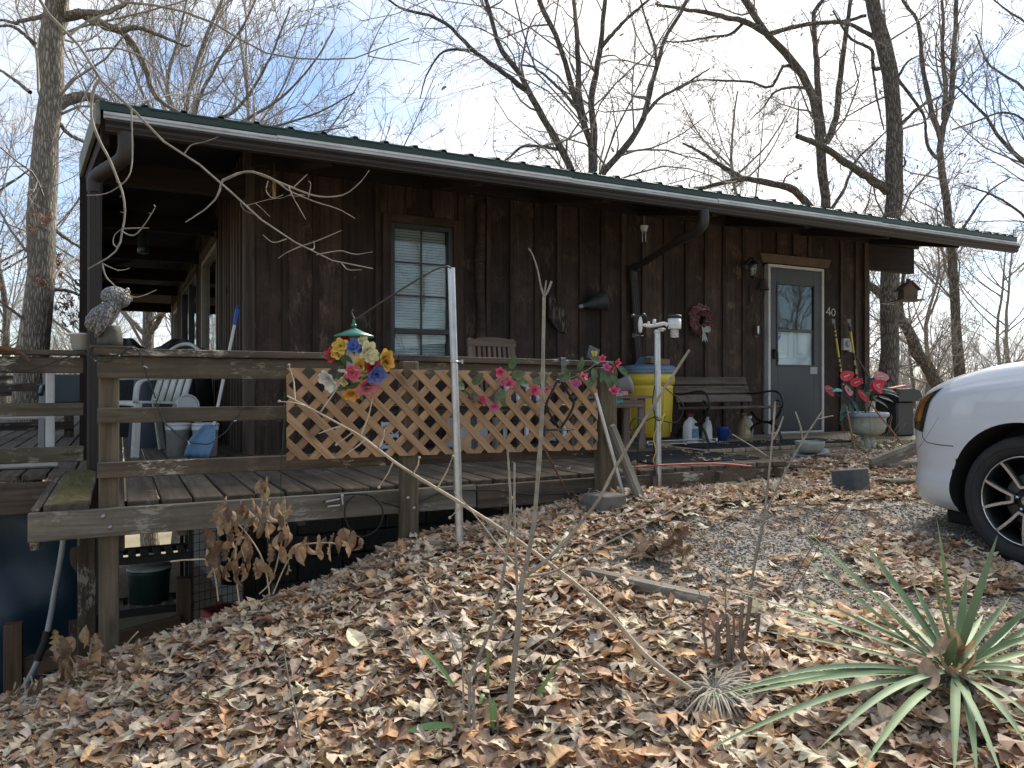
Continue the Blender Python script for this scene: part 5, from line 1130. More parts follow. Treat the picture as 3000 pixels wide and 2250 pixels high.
lantern((5.53,-.045,1.98),(0,-1,0),'black wall lantern beside the grey storm door',1.0)
q=at(538,690,X=-.12); lantern((-.055,q[1],q[2]+.05),(-1,0,0),'dark wall lantern on the side wall under the porch roof',1.1)
bl_=thing('dinner_bell','dark cast iron bell on a scroll bracket left of the door','bell',(5.68,-.05,1.72)); b=MB(); q=Vector((5.68,-.17,1.74)); b.lathe([(.0,.085),(.03,.08),(.045,.05),(.055,.0),(.075,-.035),(.08,-.045),(.07,-.045),(.05,-.01),(0,.06)],q,20); b.tube([q+Vector((0,0,-.02)),q+Vector((0,0,-.06))],[.006,.012],7); b.build('bell',MT['bronze_iron'],bl_)
b=MB(); b.tube(smooth_path([(5.62,-.05,1.62),(5.63,-.09,1.70),(5.66,-.13,1.82),(5.68,-.17,1.84)],4),.008,6); b.tube(smooth_path([(5.62,-.05,1.70),(5.61,-.055,1.55),(5.63,-.07,1.47),(5.65,-.07,1.52),(5.63,-.07,1.55)],4),.007,6); b.box((5.62,-.05,1.66),(.035,.01,.2)); b.build('bracket',MT['bronze_iron'],bl_)
db=thing('doorbell_camera','small black and silver doorbell camera beside the door frame','doorbell',(5.70,-.05,1.22)); b=MB(); b.box((5.70,-.055,1.215),(.05,.014,.14),ch=.004); b.build('backplate',MT['cap_red'],db); b=MB(); b.box((5.70,-.072,1.23),(.046,.022,.125),ch=.01); b.build('body',MT['tool_black'],db); b=MB(); b.box((5.70,-.086,1.235),(.026,.006,.09),ch=.003); b.lathe([(.011,0),(.009,.004)],(5.70,-.088,1.19),12,axis=Matrix.Rotation(R_(90),3,'X')); b.build('face',MT['galvanised'],db)
fn=thing('old_funnel','dull green metal funnel hung point first on the wall','funnel',tuple(at(1740,885,Y=-.09))); tip=Vector(at(1704,897,Y=-.10)); mo_=Vector(at(1772,880,Y=-.16)); ax=(mo_-tip).normalized(); Q=Vector((0,0,1)).rotation_difference(ax).to_matrix(); Ln=(mo_-tip).length
b=MB(); b.lathe([(.018,0),(.026,.04),(.105,Ln*.93),(.112,Ln),(.108,Ln),(.02,.05)],tip,24,axis=Q,caps=False); surf('funnel_green',(.045,.055,.05),rough=.6,metal=.3,var=.3,scale=14); b.build('cone',MT['funnel_green'],fn); b=MB(); b.lathe([(.02,-.03),(.021,.012)],tip,12,axis=Q); b.build('spout',MT['grey_pot'],fn)
bk=[(1605,868),(1620,876),(1627,900),(1646,904),(1655,945),(1653,976),(1634,971),(1618,953),(1606,930)]; pts=[at(x,y,Y=-.05) for x,y in bk]; c0=np.mean(pts,0); b=MB(); b.prism([(p[0]-c0[0],p[2]-c0[2]) for p in pts],(c0[0],-.05,c0[2]),(1,0,0),(0,0,1),(0,-1,0),.04)
b.v=[(x+random.uniform(-.006,.006),y+random.uniform(-.012,.012),z) for x,y,z in b.v]; tag(b.build('bark_slab',barkm,None,Matrix.Translation(c0)),'rough slab of grey tree bark hung on the wall','bark')
c=at(1887,668,Y=-.7); wcme=thing('wind_chime','small pale wind chime hanging under the eave','wind chime',tuple(c)); b=MB(); b.lathe([(.02,.03),(.045,.02),(.04,.0),(.03,-.03),(.035,-.035)],c,6,smooth=False); b.tube([c+np.array((0,0,.03)),c+np.array((0,0,.12))],.0015,4); b.build('top',MT['clear_plastic'],wcme)
for k in range(4): b=MB(); p=c+np.array((.022*math.cos(k*1.57),.022*math.sin(k*1.57),-.035)); b.tube([p,p+np.array((0,0,-.10))],.0025,5); b.build('tube',MT['galvanised'],wcme)
c=at(803,555,Y=-.35); b=MB(); b.box(c,(.03,.008,.15),ch=.003); b.tube([c+np.array((0,0,.07)),c+np.array((0,0,.22))],.0015,4); surf('tan_tag',(.36,.27,.12),rough=.7); tag(b.build('hanging_tag',MT['tan_tag']),'narrow tan wooden tag hanging from the soffit near the corner','tag')
ob=thing('outlet_box','grey weatherproof outlet box on the wall right of the door','outlet',(7.21,-.05,1.09)); b=MB(); b.box((7.20,-.07,1.10),(.115,.05,.15),ch=.008); b.build('box',MT['outlet_grey'],ob); b=MB(); b.lathe([(.04,0),(.04,.02),(.03,.028),(0,.03)],(7.215,-.095,1.105),16,axis=Matrix.Rotation(R_(90),3,'X')); b.box((7.29,-.065,1.05),(.06,.035,.09),ch=.006); b.build('cover',MT['outlet_grey'],ob)
def scraper(px0,px1,label,strip_):
    p0=Vector(at(*px0,Y=-.16)); p1=Vector(at(*px1,Y=-.22)); t_=thing('long_scraper',label,'scraper',tuple(p1)); d=p1-p0; b=MB()
    b.tube([p0+d*.12,p1],.013,8); b.build('handle',MT['tool_yellow'],t_); b=MB(); b.prism([(-.035,0),(.035,0),(.02,-.07),(-.02,-.07)],p0,(1,0,0),(0,0,1),(0,-1,0),.006); b.tube([p0+d*.06,p0+d*.14],.014,8); b.build('blade',MT['tool_blade'],t_)
    for (u,v) in strip_: b=MB(); b.tube([p0+d*u,p0+d*v],.0145,8); b.build('grip_band',MT['tool_black'],t_)
scraper((2441,935),(2470,1128),'yellow handled scraper with black bands nearest the door frame',[(.14,.17),(.2,.23),(.26,.29),(.58,.61),(.65,.68),(.72,.75),(.80,.98)])
scraper((2487,935),(2512,1118),'yellow handled scraper leaning beside the outlet box',[(.12,.20),(.54,.66),(.74,.80),(.88,.92)])
p0,p1=Vector(at(2508,1044,Y=-.3)),Vector(at(2556,1120,Y=-.5)); br_=thing('brush','wooden handled brush with blue head leaning behind the urn','brush',tuple(p1)); b=MB(); b.tube([p0,p1],.013,7); b.build('handle',postw,br_); b=MB(); b.box(p1,(.14,.06,.05),Matrix.Rotation(.6,3,'Y'),.01); b.build('head',MT['blue_plastic'],br_)
# ================================================================== porch corner things
zc=at(420,700,Y=2.4); zp=thing('bug_zapper','dark hanging bug lantern with ribbed cage under the porch roof','bug zapper',tuple(zc)); b=MB(); b.lathe([(.03,.15),(.05,.14),(.055,.12)],zc,16); b.lathe([(.055,-.09),(.06,-.10),(.062,-.15),(.03,-.16)],zc,16); b.tube([zc+np.array((0,0,.15)),zc+np.array((0,0,.5))],.003,4); b.build('housing',surf('teal_dark',(.03,.05,.055),rough=.4),zp)
b=MB()
for i in range(11): b.tube([zc+np.array((.052*math.cos(a),.052*math.sin(a),-.09+.02*i)) for a in np.linspace(0,2*np.pi,15)[:-1]],.004,4,closed=True)
for k in range(8): a=k*.785; b.tube([zc+np.array((.05*math.cos(a),.05*math.sin(a),-.1)),zc+np.array((.05*math.cos(a),.05*math.sin(a),.13))],.003,4)
b.build('cage',MT['teal_dark'],zp)
# white plastic armchair, facing left
px,py=-.78,.42; pc=thing('plastic_armchair','white moulded plastic armchair on the porch behind the rail','chair',(px,py,0))
sh_=MB(); sh_.grid([[(px+dx,py+dy,z+.015*math.cos(dy*5)) for dy in np.linspace(-.24,.24,7)] for dx,z in ((-.24,.40),(-.2,.43),(-.05,.425),(.1,.415),(.2,.42))]); sh_.build('seat',MT['chair_white'],pc,solid=.012)
for i in range(5):
    yy=py-.2+.1*i; b=MB(); b.grid([[(px+.20+.16*t_-.02*(abs(i-2))*0,yy-.037,.43+.47*t_),(px+.205+.16*t_,yy,.43+.47*t_),(px+.20+.16*t_,yy+.037,.43+.47*t_)] for t_ in (0,.35,.7,1)]); b.build('back_slat',MT['chair_white'],pc,solid=.012)
b=MB(); b.tube(smooth_path([(px+.345,py-.26,.86),(px+.37,py-.12,.93),(px+.375,py,.95),(px+.37,py+.12,.93),(px+.345,py+.26,.86)],3),.018,7); b.build('back_rim',MT['chair_white'],pc)
for s_ in (-1,1):
    b=MB(); ap=smooth_path([(px+.33,py+s_*.27,.70),(px+.2,py+s_*.29,.645),(px,py+s_*.30,.63),(px-.2,py+s_*.30,.62),(px-.27,py+s_*.295,.58),(px-.28,py+s_*.28,.44)],4); b.grid([[tuple(p+np.array((0,-.03,0))) for p in ap],[tuple(p+np.array((0,0,.008))) for p in ap],[tuple(p+np.array((0,.03,0))) for p in ap]]); b.build('arm',MT['chair_white'],pc,solid=.014)
    for dx,l in ((-.26,-.30),(.26,.34)): board('leg',(px+l,py+s_*.29,0),(px+dx,py+s_*.27,.44),.065,.03,MT['chair_white'],pc,up=(0,-1,0),ch=.008)
pc.matrix_world=Matrix.Translation((px,py,0))@Matrix.Rotation(R_(32),4,'Z')
def pail(c,r,h,label,handle=True):
    t_=thing('white_pail',label,'pail',c); b=MB(); b.lathe([(r*.86,0),(r*.97,h*.78),(r*1.0,h*.78),(r*1.01,h*.86),(r*.98,h*.86),(r*1.0,h*.93),(r*1.03,h*.94),(r*1.03,h),(r*.93,h),(r*.82,.01),(0,.01)],c,24); b.build('body',MT['dirty_white'],t_)
    b=MB(); c=Vector(c); b.tube(smooth_path([c+Vector((-r*1.03,0,h*.9)),c+Vector((-r*.7,-r*.8,h*.72)),c+Vector((0,-r*1.08,h*.62)),c+Vector((r*.7,-r*.8,h*.72)),c+Vector((r*1.03,0,h*.9))],3),.0025,5); b.build('wire_handle',MT['galvanised'],t_); return t_
pail((-.555,.16,0),.098,.27,'scuffed white pail holding a perforated basket'); pail((-.355,.02,0),.105,.27,'scuffed white pail beside the snow shovel scoop')
b=MB(); bsk=thing('perforated_basket','round white perforated basket tilted on top of a pail','basket',(-.50,.2,.3)); Q=Matrix.Rotation(R_(72),3,'X')@Matrix.Rotation(R_(12),3,'Y'); cc=Vector((-.49,.22,.40))
nk=28
for j in range(7):
    b.lathe([(.085,-.06+.02*j-.0035),(.085,-.06+.02*j+.0035)],cc,nk,axis=Q,caps=False)
for k in range(nk): a=k*2*math.pi/nk; b.tube([cc+Q@Vector((.085*math.cos(a),.085*math.sin(a),-.06)),cc+Q@Vector((.085*math.cos(a),.085*math.sin(a),.06))],.004,4)
for z in (-.065,.065): b.tube([cc+Q@Vector((.087*math.cos(a),.087*math.sin(a),z)) for a in np.linspace(0,2*np.pi,nk+1)[:-1]],.006,6,closed=True)
b.build('wall',MT['white_plastic'],bsk); b=MB(); b.lathe([(.08,.055),(.0,.056)],cc,nk,axis=Q,caps=False); b.build('base',MT['clear_plastic'],bsk)
s0,s1=Vector(at(697,905,Y=-.10)),Vector(at(627,1245,Y=-.12)); sho=thing('snow_shovel','snow shovel with blue scoop and white handle leaning at the corner','shovel',tuple(s1)); b=MB(); b.tube([s0.lerp(s1,.12),s1],.013,10); b.build('handle',MT['white_plastic'],sho); b=MB(); b.tube([s0,s0.lerp(s1,.14)],[.02,.017],9); b.tube([s0+Vector((-.012,-.04,.01)),s0+Vector((.0,0,.02)),s0+Vector((.012,.05,.01))],.014,7); b.build('grip',MT['blue_plastic'],sho)
dd=(s1-s0).normalized(); sd_=Vector((.72,-.69,0)); nn=dd.cross(sd_).normalized(); b=MB(); rows=[]
for i in range(8):
    t_=i/7; w=.05+.07*min(1,t_*2.2); rows.append([tuple(s1-Vector((.02,0,0))*t_*2+dd*.26*t_-Vector((.05,0,0))*t_+sd_*w*k+nn*(.05*abs(k)**2-.06*t_*t_+.012*math.sin(k*12))) for k in np.linspace(-1,1,11)])
b.grid(rows); b.build('scoop',MT['scoop_blue'],sho,solid=.004)
def cover(c,sx,sy,h,mat,label,hump=.0,rz=0):
    b=MB(); rows=[]; n=44
    for j,(z,s_) in enumerate(((0,1.12),(.15*h,1.10),(.4*h,1.06),(.7*h,1.0),(.9*h,.96),(.97*h,.88),(1.0*h,.6),(1.02*h+hump,.25),(1.02*h+hump,.0))):
        row=[]
        for k in range(n):
            a=2*math.pi*k/n; cx=np.sign(math.cos(a))*abs(math.cos(a))**.5; sy_=np.sign(math.sin(a))*abs(math.sin(a))**.5; fo=1+(.05*(1-z/h) if z<h else 0)*math.sin(k*2.9+math.sin(j*.7))
            row.append((c[0]+sx/2*cx*s_*fo,c[1]+sy/2*sy_*s_*fo,c[2]+z+(.01*math.sin(k*1.3))*(z>0)))
        rows.append(row)
    b.grid(rows,closed_u=True); return tag(b.build('covered_grill',mat),label,'covered grill')
cover((-.43,2.0,0),.62,.6,.98,MT['cover_green'],'barbecue grill under a dark green grey cover beside the side wall',.06); cover((-.92,3.2,0),.6,.6,1.02,MT['tool_black'],'low grill under a shiny black cover on the porch',.08); cover((-.60,1.28,0),.55,.4,.70,MT['cover_navy'],'small table draped in a slate blue sheet behind the armchair')
b=MB(); v0=at(147,1290,Y=-.45); fx=v0[0]
pv=thing('pipe_stand','white plastic pipe frame standing on the side deck','frame',(fx,-.45,0)); 
for (p,q_,w) in (((fx,-.45,.0),(fx,-.45,.70),.055),((fx-1.2,-.45,.0),(fx-1.2,-.45,.70),.055)): board('upright',p,q_,w,w,MT['white_plastic'],pv,up=(0,-1,0),ch=.012)
board('crossbar',(fx-1.2,-.40,.36),(fx+.03,-.40,.365),.04,.045,MT['white_plastic'],pv,ch=.01); board('foot_rail',(fx-1.2,-.50,.045),(fx+.05,-.50,.045),.08,.075,MT['white_plastic'],pv,ch=.012); board('brace',(fx-1.1,-.43,.08),(fx-.55,-.43,.34),.03,.03,MT['shelf_plastic'],pv)
gc=thing('lawn_chair','dark slate lawn chair on the side deck behind the porch post','chair',(-1.42,1.6,0)); 
for xx in (-1.62,-1.22):
    board('leg',(xx,1.35,0),(xx,1.45,.55),.05,.03,MT['grey_pot'],gc,up=(0,-1,0)); board('leg',(xx,1.9,0),(xx,1.8,.8),.05,.03,MT['grey_pot'],gc,up=(0,-1,0))
    b=MB(); b.tube(smooth_path([(xx,1.3,.50),(xx,1.4,.56),(xx,1.6,.57),(xx,1.82,.56)],4),.022,7); b.build('arm',MT['teal_dark'],gc)
b=MB(); b.box((-1.42,1.6,.38),(.42,.44,.03),ch=.01); b.build('seat',MT['teal_dark'],gc); b=MB(); b.box((-1.42,1.86,.55),(.42,.03,.28),Matrix.Rotation(R_(-10),3,'X'),.01); b.build('backrest',MT['teal_dark'],gc)
# ================================================================== yard things
# weather station on a pole
g=ground_px(1930,1457); dw=float(np.dot(g-CAM,FW)); mpx=dw/FPX
wsb=thing('weather_station','white weather station with wind cups on a galvanised pole','weather station',tuple(g)); W_=lambda x,y,o=0.0: at(x,y,d=dw+o)
top=W_(1925,966); b=MB(); b.tube([g+np.array((0,0,-.2)),top],.0215,16); b.build('pole',MT['galvanised'],wsb)
b=MB(); b.tube(smooth_path([W_(1884,952),W_(1905,955),W_(1925,952),W_(1945,948),W_(1956,952)],3),[.009,.012,.014,.013,.013,.013,.013,.013,.013,.013,.011,.014,.016][:13],9); b.lathe([(.013,-.01),(.011,.03),(.0,.032)],W_(1917,948),10); b.lathe([(.009,-.01),(.008,.014),(0,.015)],W_(1900,948),8); b.build('cross_arm',MT['white_plastic'],wsb)
c=W_(1876,952); b=MB(); b.lathe([(.006,-.055),(.012,-.045),(.017,0),(.014,.03),(.009,.05),(.008,.056)],c,14); b.build('mast_body',MT['white_plastic'],wsb)
ca=c+np.array((0,0,.062)); 
for k in range(3):
    a=.35+k*2.094; e=ca+np.array((.052*math.cos(a),.052*math.sin(a),0)); b=MB(); b.tube([ca,e],.003,5); b.ball(e,.016,10,8); b.build('wind_cup',MT['tool_black'],wsb)
b=MB(); b.lathe([(.008,0),(.008,.012)],ca-np.array((0,0,.008)),8); v0=c-np.array((0,0,.075)); b.tube([c-np.array((0,0,.055)),v0],.004,5); b.tube([v0+np.array((-.05,.0,0)),v0+np.array((.03,0,0))],.003,5); b.box(v0+np.array((-.055,0,.0)),(.03,.003,.03)); b.build('wind_vane',MT['tool_black'],wsb)
c=W_(1976,945); b=MB(); b.lathe([(.042,-.045),(.045,-.04),(.046,.028)],c,24); b.build('rain_gauge',MT['white_plastic'],wsb); b=MB(); b.lathe([(.048,.028),(.049,.045),(.046,.052),(.04,.052),(.03,.035),(0,.033)],c,24); b.build('collector_rim',MT['tool_black'],wsb)
b=MB()
for i in range(5): b.lathe([(.018,-.050-.011*i),(.030,-.054-.011*i),(.029,-.058-.011*i),(.018,-.056-.011*i)],c,18,caps=False)
b.lathe([(.017,-.045),(.017,-.105),(0,-.106)],c,12); b.build('radiation_shield',MT['white_plastic'],wsb)
b=MB(); q=W_(1938,966); b.box(q,(.035,.03,.025),ch=.004); b.tube([q+np.array((-.03,0,.004)),q+np.array((.028,-.01,.004))],.004,6); b.lathe([(.0235,-.004),(.0235,.01)],top+np.array((0,0,-.02)),14); b.build('clamp',MT['pale_plastic'],wsb)
b=MB()
for P_ in ([(1918,1130),(1912,1180),(1920,1230),(1915,1300),(1918,1400)],[(1940,1128),(1965,1150),(1990,1170),(2003,1195),(1985,1235),(1950,1235),(1920,1222),(1880,1240),(1850,1262),(1848,1240),(1862,1225),(1880,1240),(1870,1300),(1866,1400)],[(1915,1220),(1930,1232),(1950,1220)]): b.tube(smooth_path([W_(x,y,-.04) for x,y in P_],5),.0042,5)
b.build('cable',MT['black_rubber'],wsb); b=MB(); b.tube(smooth_path([W_(x,y,-.045) for x,y in ((1926,1215),(1935,1230),(1948,1210),(1935,1245),(1920,1262),(1915,1290),(1922,1320),(1914,1345),(1917,1358))],5),.0038,5); surf('yellow_cord',(.6,.5,.06),rough=.5); b.build('tie_cord',MT['yellow_cord'],wsb)
# rods and leaning timbers by the corner post
def rod(p0,p1,r,mat,name,label,cat,n=10):
    b=MB(); b.tube([p0,(np.array(p0)+np.array(p1))/2,p1],r,n); return tag(b.build(name,mat),label,cat)
gq=ground_px(1841,1480); rod(gq-np.array((0,0,.05)),at(1744,1152,Y=-2.80),.012,MT['galvanised'],'metal_pipe','thin galvanised pipe leaning on the corner post','pipe')
gq=ground_px(1898,1482); pt=at(1787,1245,Y=-2.73); board('leaning_timber',tuple(gq-np.array((0,0,.08))),tuple(pt),.075,.05,greyw,None,up=(.3,-1,.3),ch=.018); tag(bpy.data.objects['leaning_timber'],'grey weathered timber leaning against the corner post','timber')
gq=ground_px(1688,1478); rod(gq-np.array((0,0,.03)),at(1590,1305,Y=-2.80),.006,MT['rusty'],'iron_rod','thin dark iron rod leaning below the lattice','rod',6)
def block(px,py,size,rz,mat,label,name='concrete_block',cat='block',tilt=0,dz=0):
    g=ground_px(px,py); M=Matrix.Translation((g[0],g[1],g[2]+size[2]/2-.03+dz))@Matrix.Rotation(rz,4,'Z')@Matrix.Rotation(tilt,4,'X'); b=MB(); b.box((0,0,0),size,ch=.008); b.v=[tuple(M@Vector((x+random.uniform(-.003,.003),y,z+random.uniform(-.003,.003)))) for x,y,z in b.v]; return tag(b.build(name,mat,None,M),label,cat)
surf('cinder',(.16,.155,.14),rough=.95,var=.25,scale=25,bump=.6,dirt=(.09,.09,.06))
block(1770,1505,(.19,.2,.15),.15,MT['cinder'],'grey concrete block half buried in leaves below the leaning timber'); 
block(2493,1445,(.19,.19,.21),.1,MT['block_dark'],'dark blue grey concrete block in the leaves below the urn',tilt=-.15)
def timber(pa,pb,w,t_,mat,label,dz=0.0,name='landscape_timber'):
    a,c=ground_px(*pa),ground_px(*pb); o=board(name,(a[0],a[1],a[2]+dz),(c[0],c[1],c[2]+dz),w,t_,mat,None,ch=.012); return tag(o,label,'timber')
timber((1710,1712),(2085,1798),.085,.07,greyw,'long grey landscape timber edging the gravel',.045)
timber((2090,1800),(2440,1905),.085,.07,greyw,'grey landscape timber half hidden behind the yucca leaves',.03)
timber((2360,1352),(2458,1362),.11,.05,deckw,'dark short step plank beside the bowl planter',.05); timber((2290,1382),(2420,1392),.13,.09,railw,'dark rotten step timber in the leaves',.02); timber((2585,1385),(2690,1372),.12,.10,greyw,'grey step timber beside the car bumper',.03); timber((2585,1430),(2668,1425),.12,.09,railw,'mossy low timber in front of the car bumper',.02)
a=ground_px(2550,1385); c=at(2690,1310,d=float(np.dot(a-CAM,FW))+.25); tag(board('loose_plank',(a[0],a[1],a[2]+.06),tuple(c),.035,.11,greyw,None,up=(0,0,1),ch=.006),'pale plank propped on edge beside the urn','plank')
# stone urn with artificial anthuriums
ug=at(2540,1303,Z=-.03); ug[2]=Hs(ug[0],ug[1]); ud=float(np.dot(ug-CAM,FW)); um=ud/FPX
urn=thing('stone_urn','pale stone pedestal urn beside the steps','urn',tuple(ug))
b=MB(); b.lathe([(.155,0),(.155,.035),(.12,.045),(.125,.055),(.095,.075),(.06,.13),(.055,.15),(.075,.16),(.06,.17)],ug,40,flute=lambda k,z:.045*math.cos(k*math.pi/2*1.0) if .05<z<.15 else 0); b.build('pedestal',MT['stone_urn'],urn)
b=MB(); b.lathe([(.06,.168),(.12,.18),(.165,.215),(.18,.27),(.178,.34),(.185,.36)],ug,40,flute=lambda k,z:.02*math.cos(k*math.pi/2) if z<.24 else 0); b.build('bowl',MT['stone_urn'],urn)
b=MB(); b.lathe([(.182,.355),(.205,.37),(.212,.395),(.20,.41),(.18,.405),(.17,.37),(0,.36)],ug,40); b.build('rim',MT['rim_blue'],urn)
an=thing('artificial_anthuriums','red and pink artificial anthuriums filling the stone urn','flowers',tuple(ug+np.array((0,0,.36))))
def C6(x,y): return (2000+x/2.212,750+y/2.212)
for (x,y,dx,dz,s_,cn) in ((1055,780,.6,.2,.16,'red'),(1070,870,-.3,-.5,.16,'rose'),(945,870,.1,-.6,.15,'red'),(1120,820,.2,.1,.14,'red'),(1160,900,0,-.7,.16,'red'),(1250,840,.4,.2,.17,'red'),(1255,850,.1,-.6,.15,'red'),(1275,785,.5,-.1,.17,'rose')):
    c=at(*C6(x,y),d=ud-.12+random.uniform(-.08,.08)); d_=Vector((dx,-.25,dz)).normalized(); nn=Vector((-.1,-1,.35)); s_*=.85; cc=Vector(c)-d_*s_*.4
    b=MB(); petal(b,cc,d_,nn,s_,s_*.95,.18,.25,rows=6); f=b.build('spathe',MT['petal_'+cn],an); b=MB(); b.tube([cc+d_*.03+Vector((0,-.01,0)),cc+d_*s_*.55+Vector((0,-.03,.01))],[.006,.004],6); b.build('spadix',MT['petal_cream'],f)
    b=MB(); b.tube(smooth_path([cc,Vector(c).lerp(Vector(ug)+Vector((0,0,.42)),.5)+Vector((0,0,-.02)),Vector(ug)+Vector((0,0,.38))],4),.004,5); b.build('stem',MT['silk_leaf_dark'],an)
b=MB()
for (x,y,dx,dz) in ((970,865,-.9,.0),(1040,960,-1,-.6),(1080,940,-.3,-1),(1030,985,-.8,-.9),(1290,910,.9,-.3),(1310,860,1,-.2),(1330,880,.9,-.3),(1100,930,.2,-.9),(1250,925,.6,-.4),(1180,880,.1,.6),(1210,850,.5,.8)): leafq(b,at(*C6(x-dx*20,y),d=ud-.1),(dx,-.4,dz),(0,-.6,.8),.17,.075)
o_=b.build('foliage',MT['silk_leaf_dark'],an); o_['kind']='stuff'; b=MB(); leafq(b,at(*C6(1030,870),d=ud-.2),(-1,-.2,.0),(0,-.7,.7),.15,.06); b.build('leaf',MT['teal_petal'],an)
b=MB()
for i in range(16): c=at(*C6(random.uniform(1150,1240),random.uniform(820,930)),d=ud-.05); leafq(b,c,(random.uniform(-1,1),-.4,random.uniform(-.2,1)),(0,-1,.2),.06,.03)
b.build('dry_filler',surf('dried_stem',(.28,.20,.14),rough=.8,var=.3,scale=40),an)
# ivy and dry stems round the urn foot
iv=thing('ivy_plant','dry stems and pale ivy leaves around the urn foot','ivy',tuple(ug)); b=MB()
for i in range(46):
    a=random.uniform(0,6.28); r_=random.uniform(.13,.36); p=Vector((ug[0]+r_*math.cos(a),ug[1]+r_*math.sin(a)-.05,ug[2])); p.z=Hs(p.x,p.y)+random.uniform(.02,.12); leafq(b,p,(random.uniform(-1,1),random.uniform(-1,.3),random.uniform(-.2,.8)),(0,-.5,1),random.uniform(.05,.085),.055)
surf('ivy_leaf',(.20,.23,.10),rough=.6,var=.4,scale=20,dirt=(.42,.40,.20),dirt_amt=.5); b.build('leaves',MT['ivy_leaf'],iv); b=MB()
for i in range(40):
    a=random.uniform(0,6.28); r_=random.uniform(.15,.3); p=Vector((ug[0]+r_*math.cos(a),ug[1]+r_*math.sin(a),ug[2])); q=p+Vector((random.uniform(-.2,.2),random.uniform(-.15,.1),random.uniform(.1,.4))); b.tube([p,p.lerp(q,.5)+Vector((random.uniform(-.04,.04),0,.04)),q],.0022,4)
b.build('stems',MT['dried_stem'],iv)
def twisted(p0,p1,label):
    p0,p1=np.array(p0),np.array(p1); n=60; u=Vector(p1-p0).orthogonal().normalized(); w=Vector(p1-p0).normalized().cross(u); b=MB()
    for ph in (0,math.pi): b.tube([Vector(p0+(p1-p0)*i/n)+(u*math.cos(i*.9+ph)+w*math.sin(i*.9+ph))*.005 for i in range(n+1)],.006,5)
    return tag(b.build('twisted_stake',MT['stake_rust']),label,'stake')
twisted(at(2504,1318,d=ud-.45),at(2479,1190,d=ud-.42),'upright twisted rust red stake in front of the urn'); twisted(at(2645,1304,d=ud-.3),at(2545,1176,d=ud-.34),'slanting twisted rust red stake leaning on the urn rim')
# small bowl planter
bg_=at(2372,1334,Z=-.06); bg_[2]=Hs(bg_[0],bg_[1])+.06; bw=thing('bowl_planter','squat grey concrete bowl planter with saucer by the steps','planter',tuple(bg_))
b=MB(); b.lathe([(0,0),(.13,0),(.165,.02),(.17,.03),(.14,.02),(0,.012)],bg_,32,axis=Matrix.Rotation(R_(-9),3,'Y')); b.build('saucer',MT['rim_blue'],bw); b=MB(); b.lathe([(.06,.015),(.09,.025),(.122,.07),(.13,.105),(.132,.125),(.122,.125),(.115,.10),(0,.095)],bg_,32,flute=lambda k,z:.03*math.cos(k*math.pi) if .03<z<.1 else 0); b.build('bowl',MT['stone_urn'],bw)
# black bin, white bucket, birdhouse
bp_=at(2620,1276,Z=0); bi=thing('black_bin','black plastic deck bin with rounded lid beyond the urn','bin',tuple(bp_)); b=MB(); b.box(bp_+np.array((.0,0,.20)),(.30,.30,.40),ch=.02); b.build('body',MT['bin_black'],bi); b=MB(); b.prism([(-.20,0),(.20,0),(.21,.06),(.16,.12),(.05,.145),(-.12,.14),(-.20,.08)],bp_+np.array((.02,-.19,.40)),(1,0,0),(0,0,1),(0,1,0),.38); b.build('lid',MT['bin_black'],bi)
b=MB(); b.box(bp_+np.array((-.02,-.05,.56)),(.28,.07,.02),Matrix.Rotation(-.12,3,'Y'),.005); surf('orange_strip',(.6,.14,.07),rough=.5); tag(b.build('orange_bar',MT['orange_strip']),'orange bar lying on the black bin lid','bar')
wb=at(2656,1272,Z=0); t_=thing('white_pail','white pail with red print beside the black bin','pail',tuple(wb)); b=MB(); b.lathe([(.10,0),(.115,.26),(.12,.27),(.12,.30),(.11,.30),(.09,.01),(0,.01)],wb,20); b.build('body',MT['white_plastic'],t_); b=MB(); b.box(wb+np.array((-.03,-.112,.17)),(.07,.004,.05)); b.build('print',MT['petal_red'],t_)
hc=at(2652,862,Y=-.55); bh=thing('birdhouse_feeder','brown wooden birdhouse feeder hanging under the roof end','birdhouse',tuple(hc)); b=MB(); b.prism([(-.085,-.07),(.085,-.07),(.085,.05),(0,.14),(-.085,.05)],hc+np.array((0,-.075,0)),(.89,-.45,0),(0,0,1),(.45,.89,0),.15); b.build('body',MT['birdhouse_wood'],bh)
b=MB(); A=Vector((.89,-.45,0)); Bv=Vector((.45,.89,0)); H0=Vector(hc)+Vector((0,-.075,0))
for s_ in (-1,1): b.beam(H0+A*s_*.062+Vector((0,0,.098))-Bv*.03,H0+A*s_*.062+Vector((0,0,.098))+Bv*.18,.155,.012,up=(A*s_*.69+Vector((0,0,.72))))
b.build('roof',MT['birdhouse_wood'],bh); b=MB(); b.box(H0+Bv*.075+Vector((0,0,-.078)),(.30,.24,.014),Matrix.Rotation(-.47,3,'Z')); b.build('tray',MT['birdhouse_wood'],bh); b=MB(); b.box(H0+Bv*.05+Vector((-.0,0,.165)),(.035,.035,.05)); b.build('chimney',MT['birdhouse_wood'],bh); b=MB(); b.tube([H0+Bv*.075+Vector((0,0,.14)),(H0+Bv*.075)*1.0+Vector((0,0,.72))],.003,5); b.build('hanging_wire',MT['black_iron'],bh)
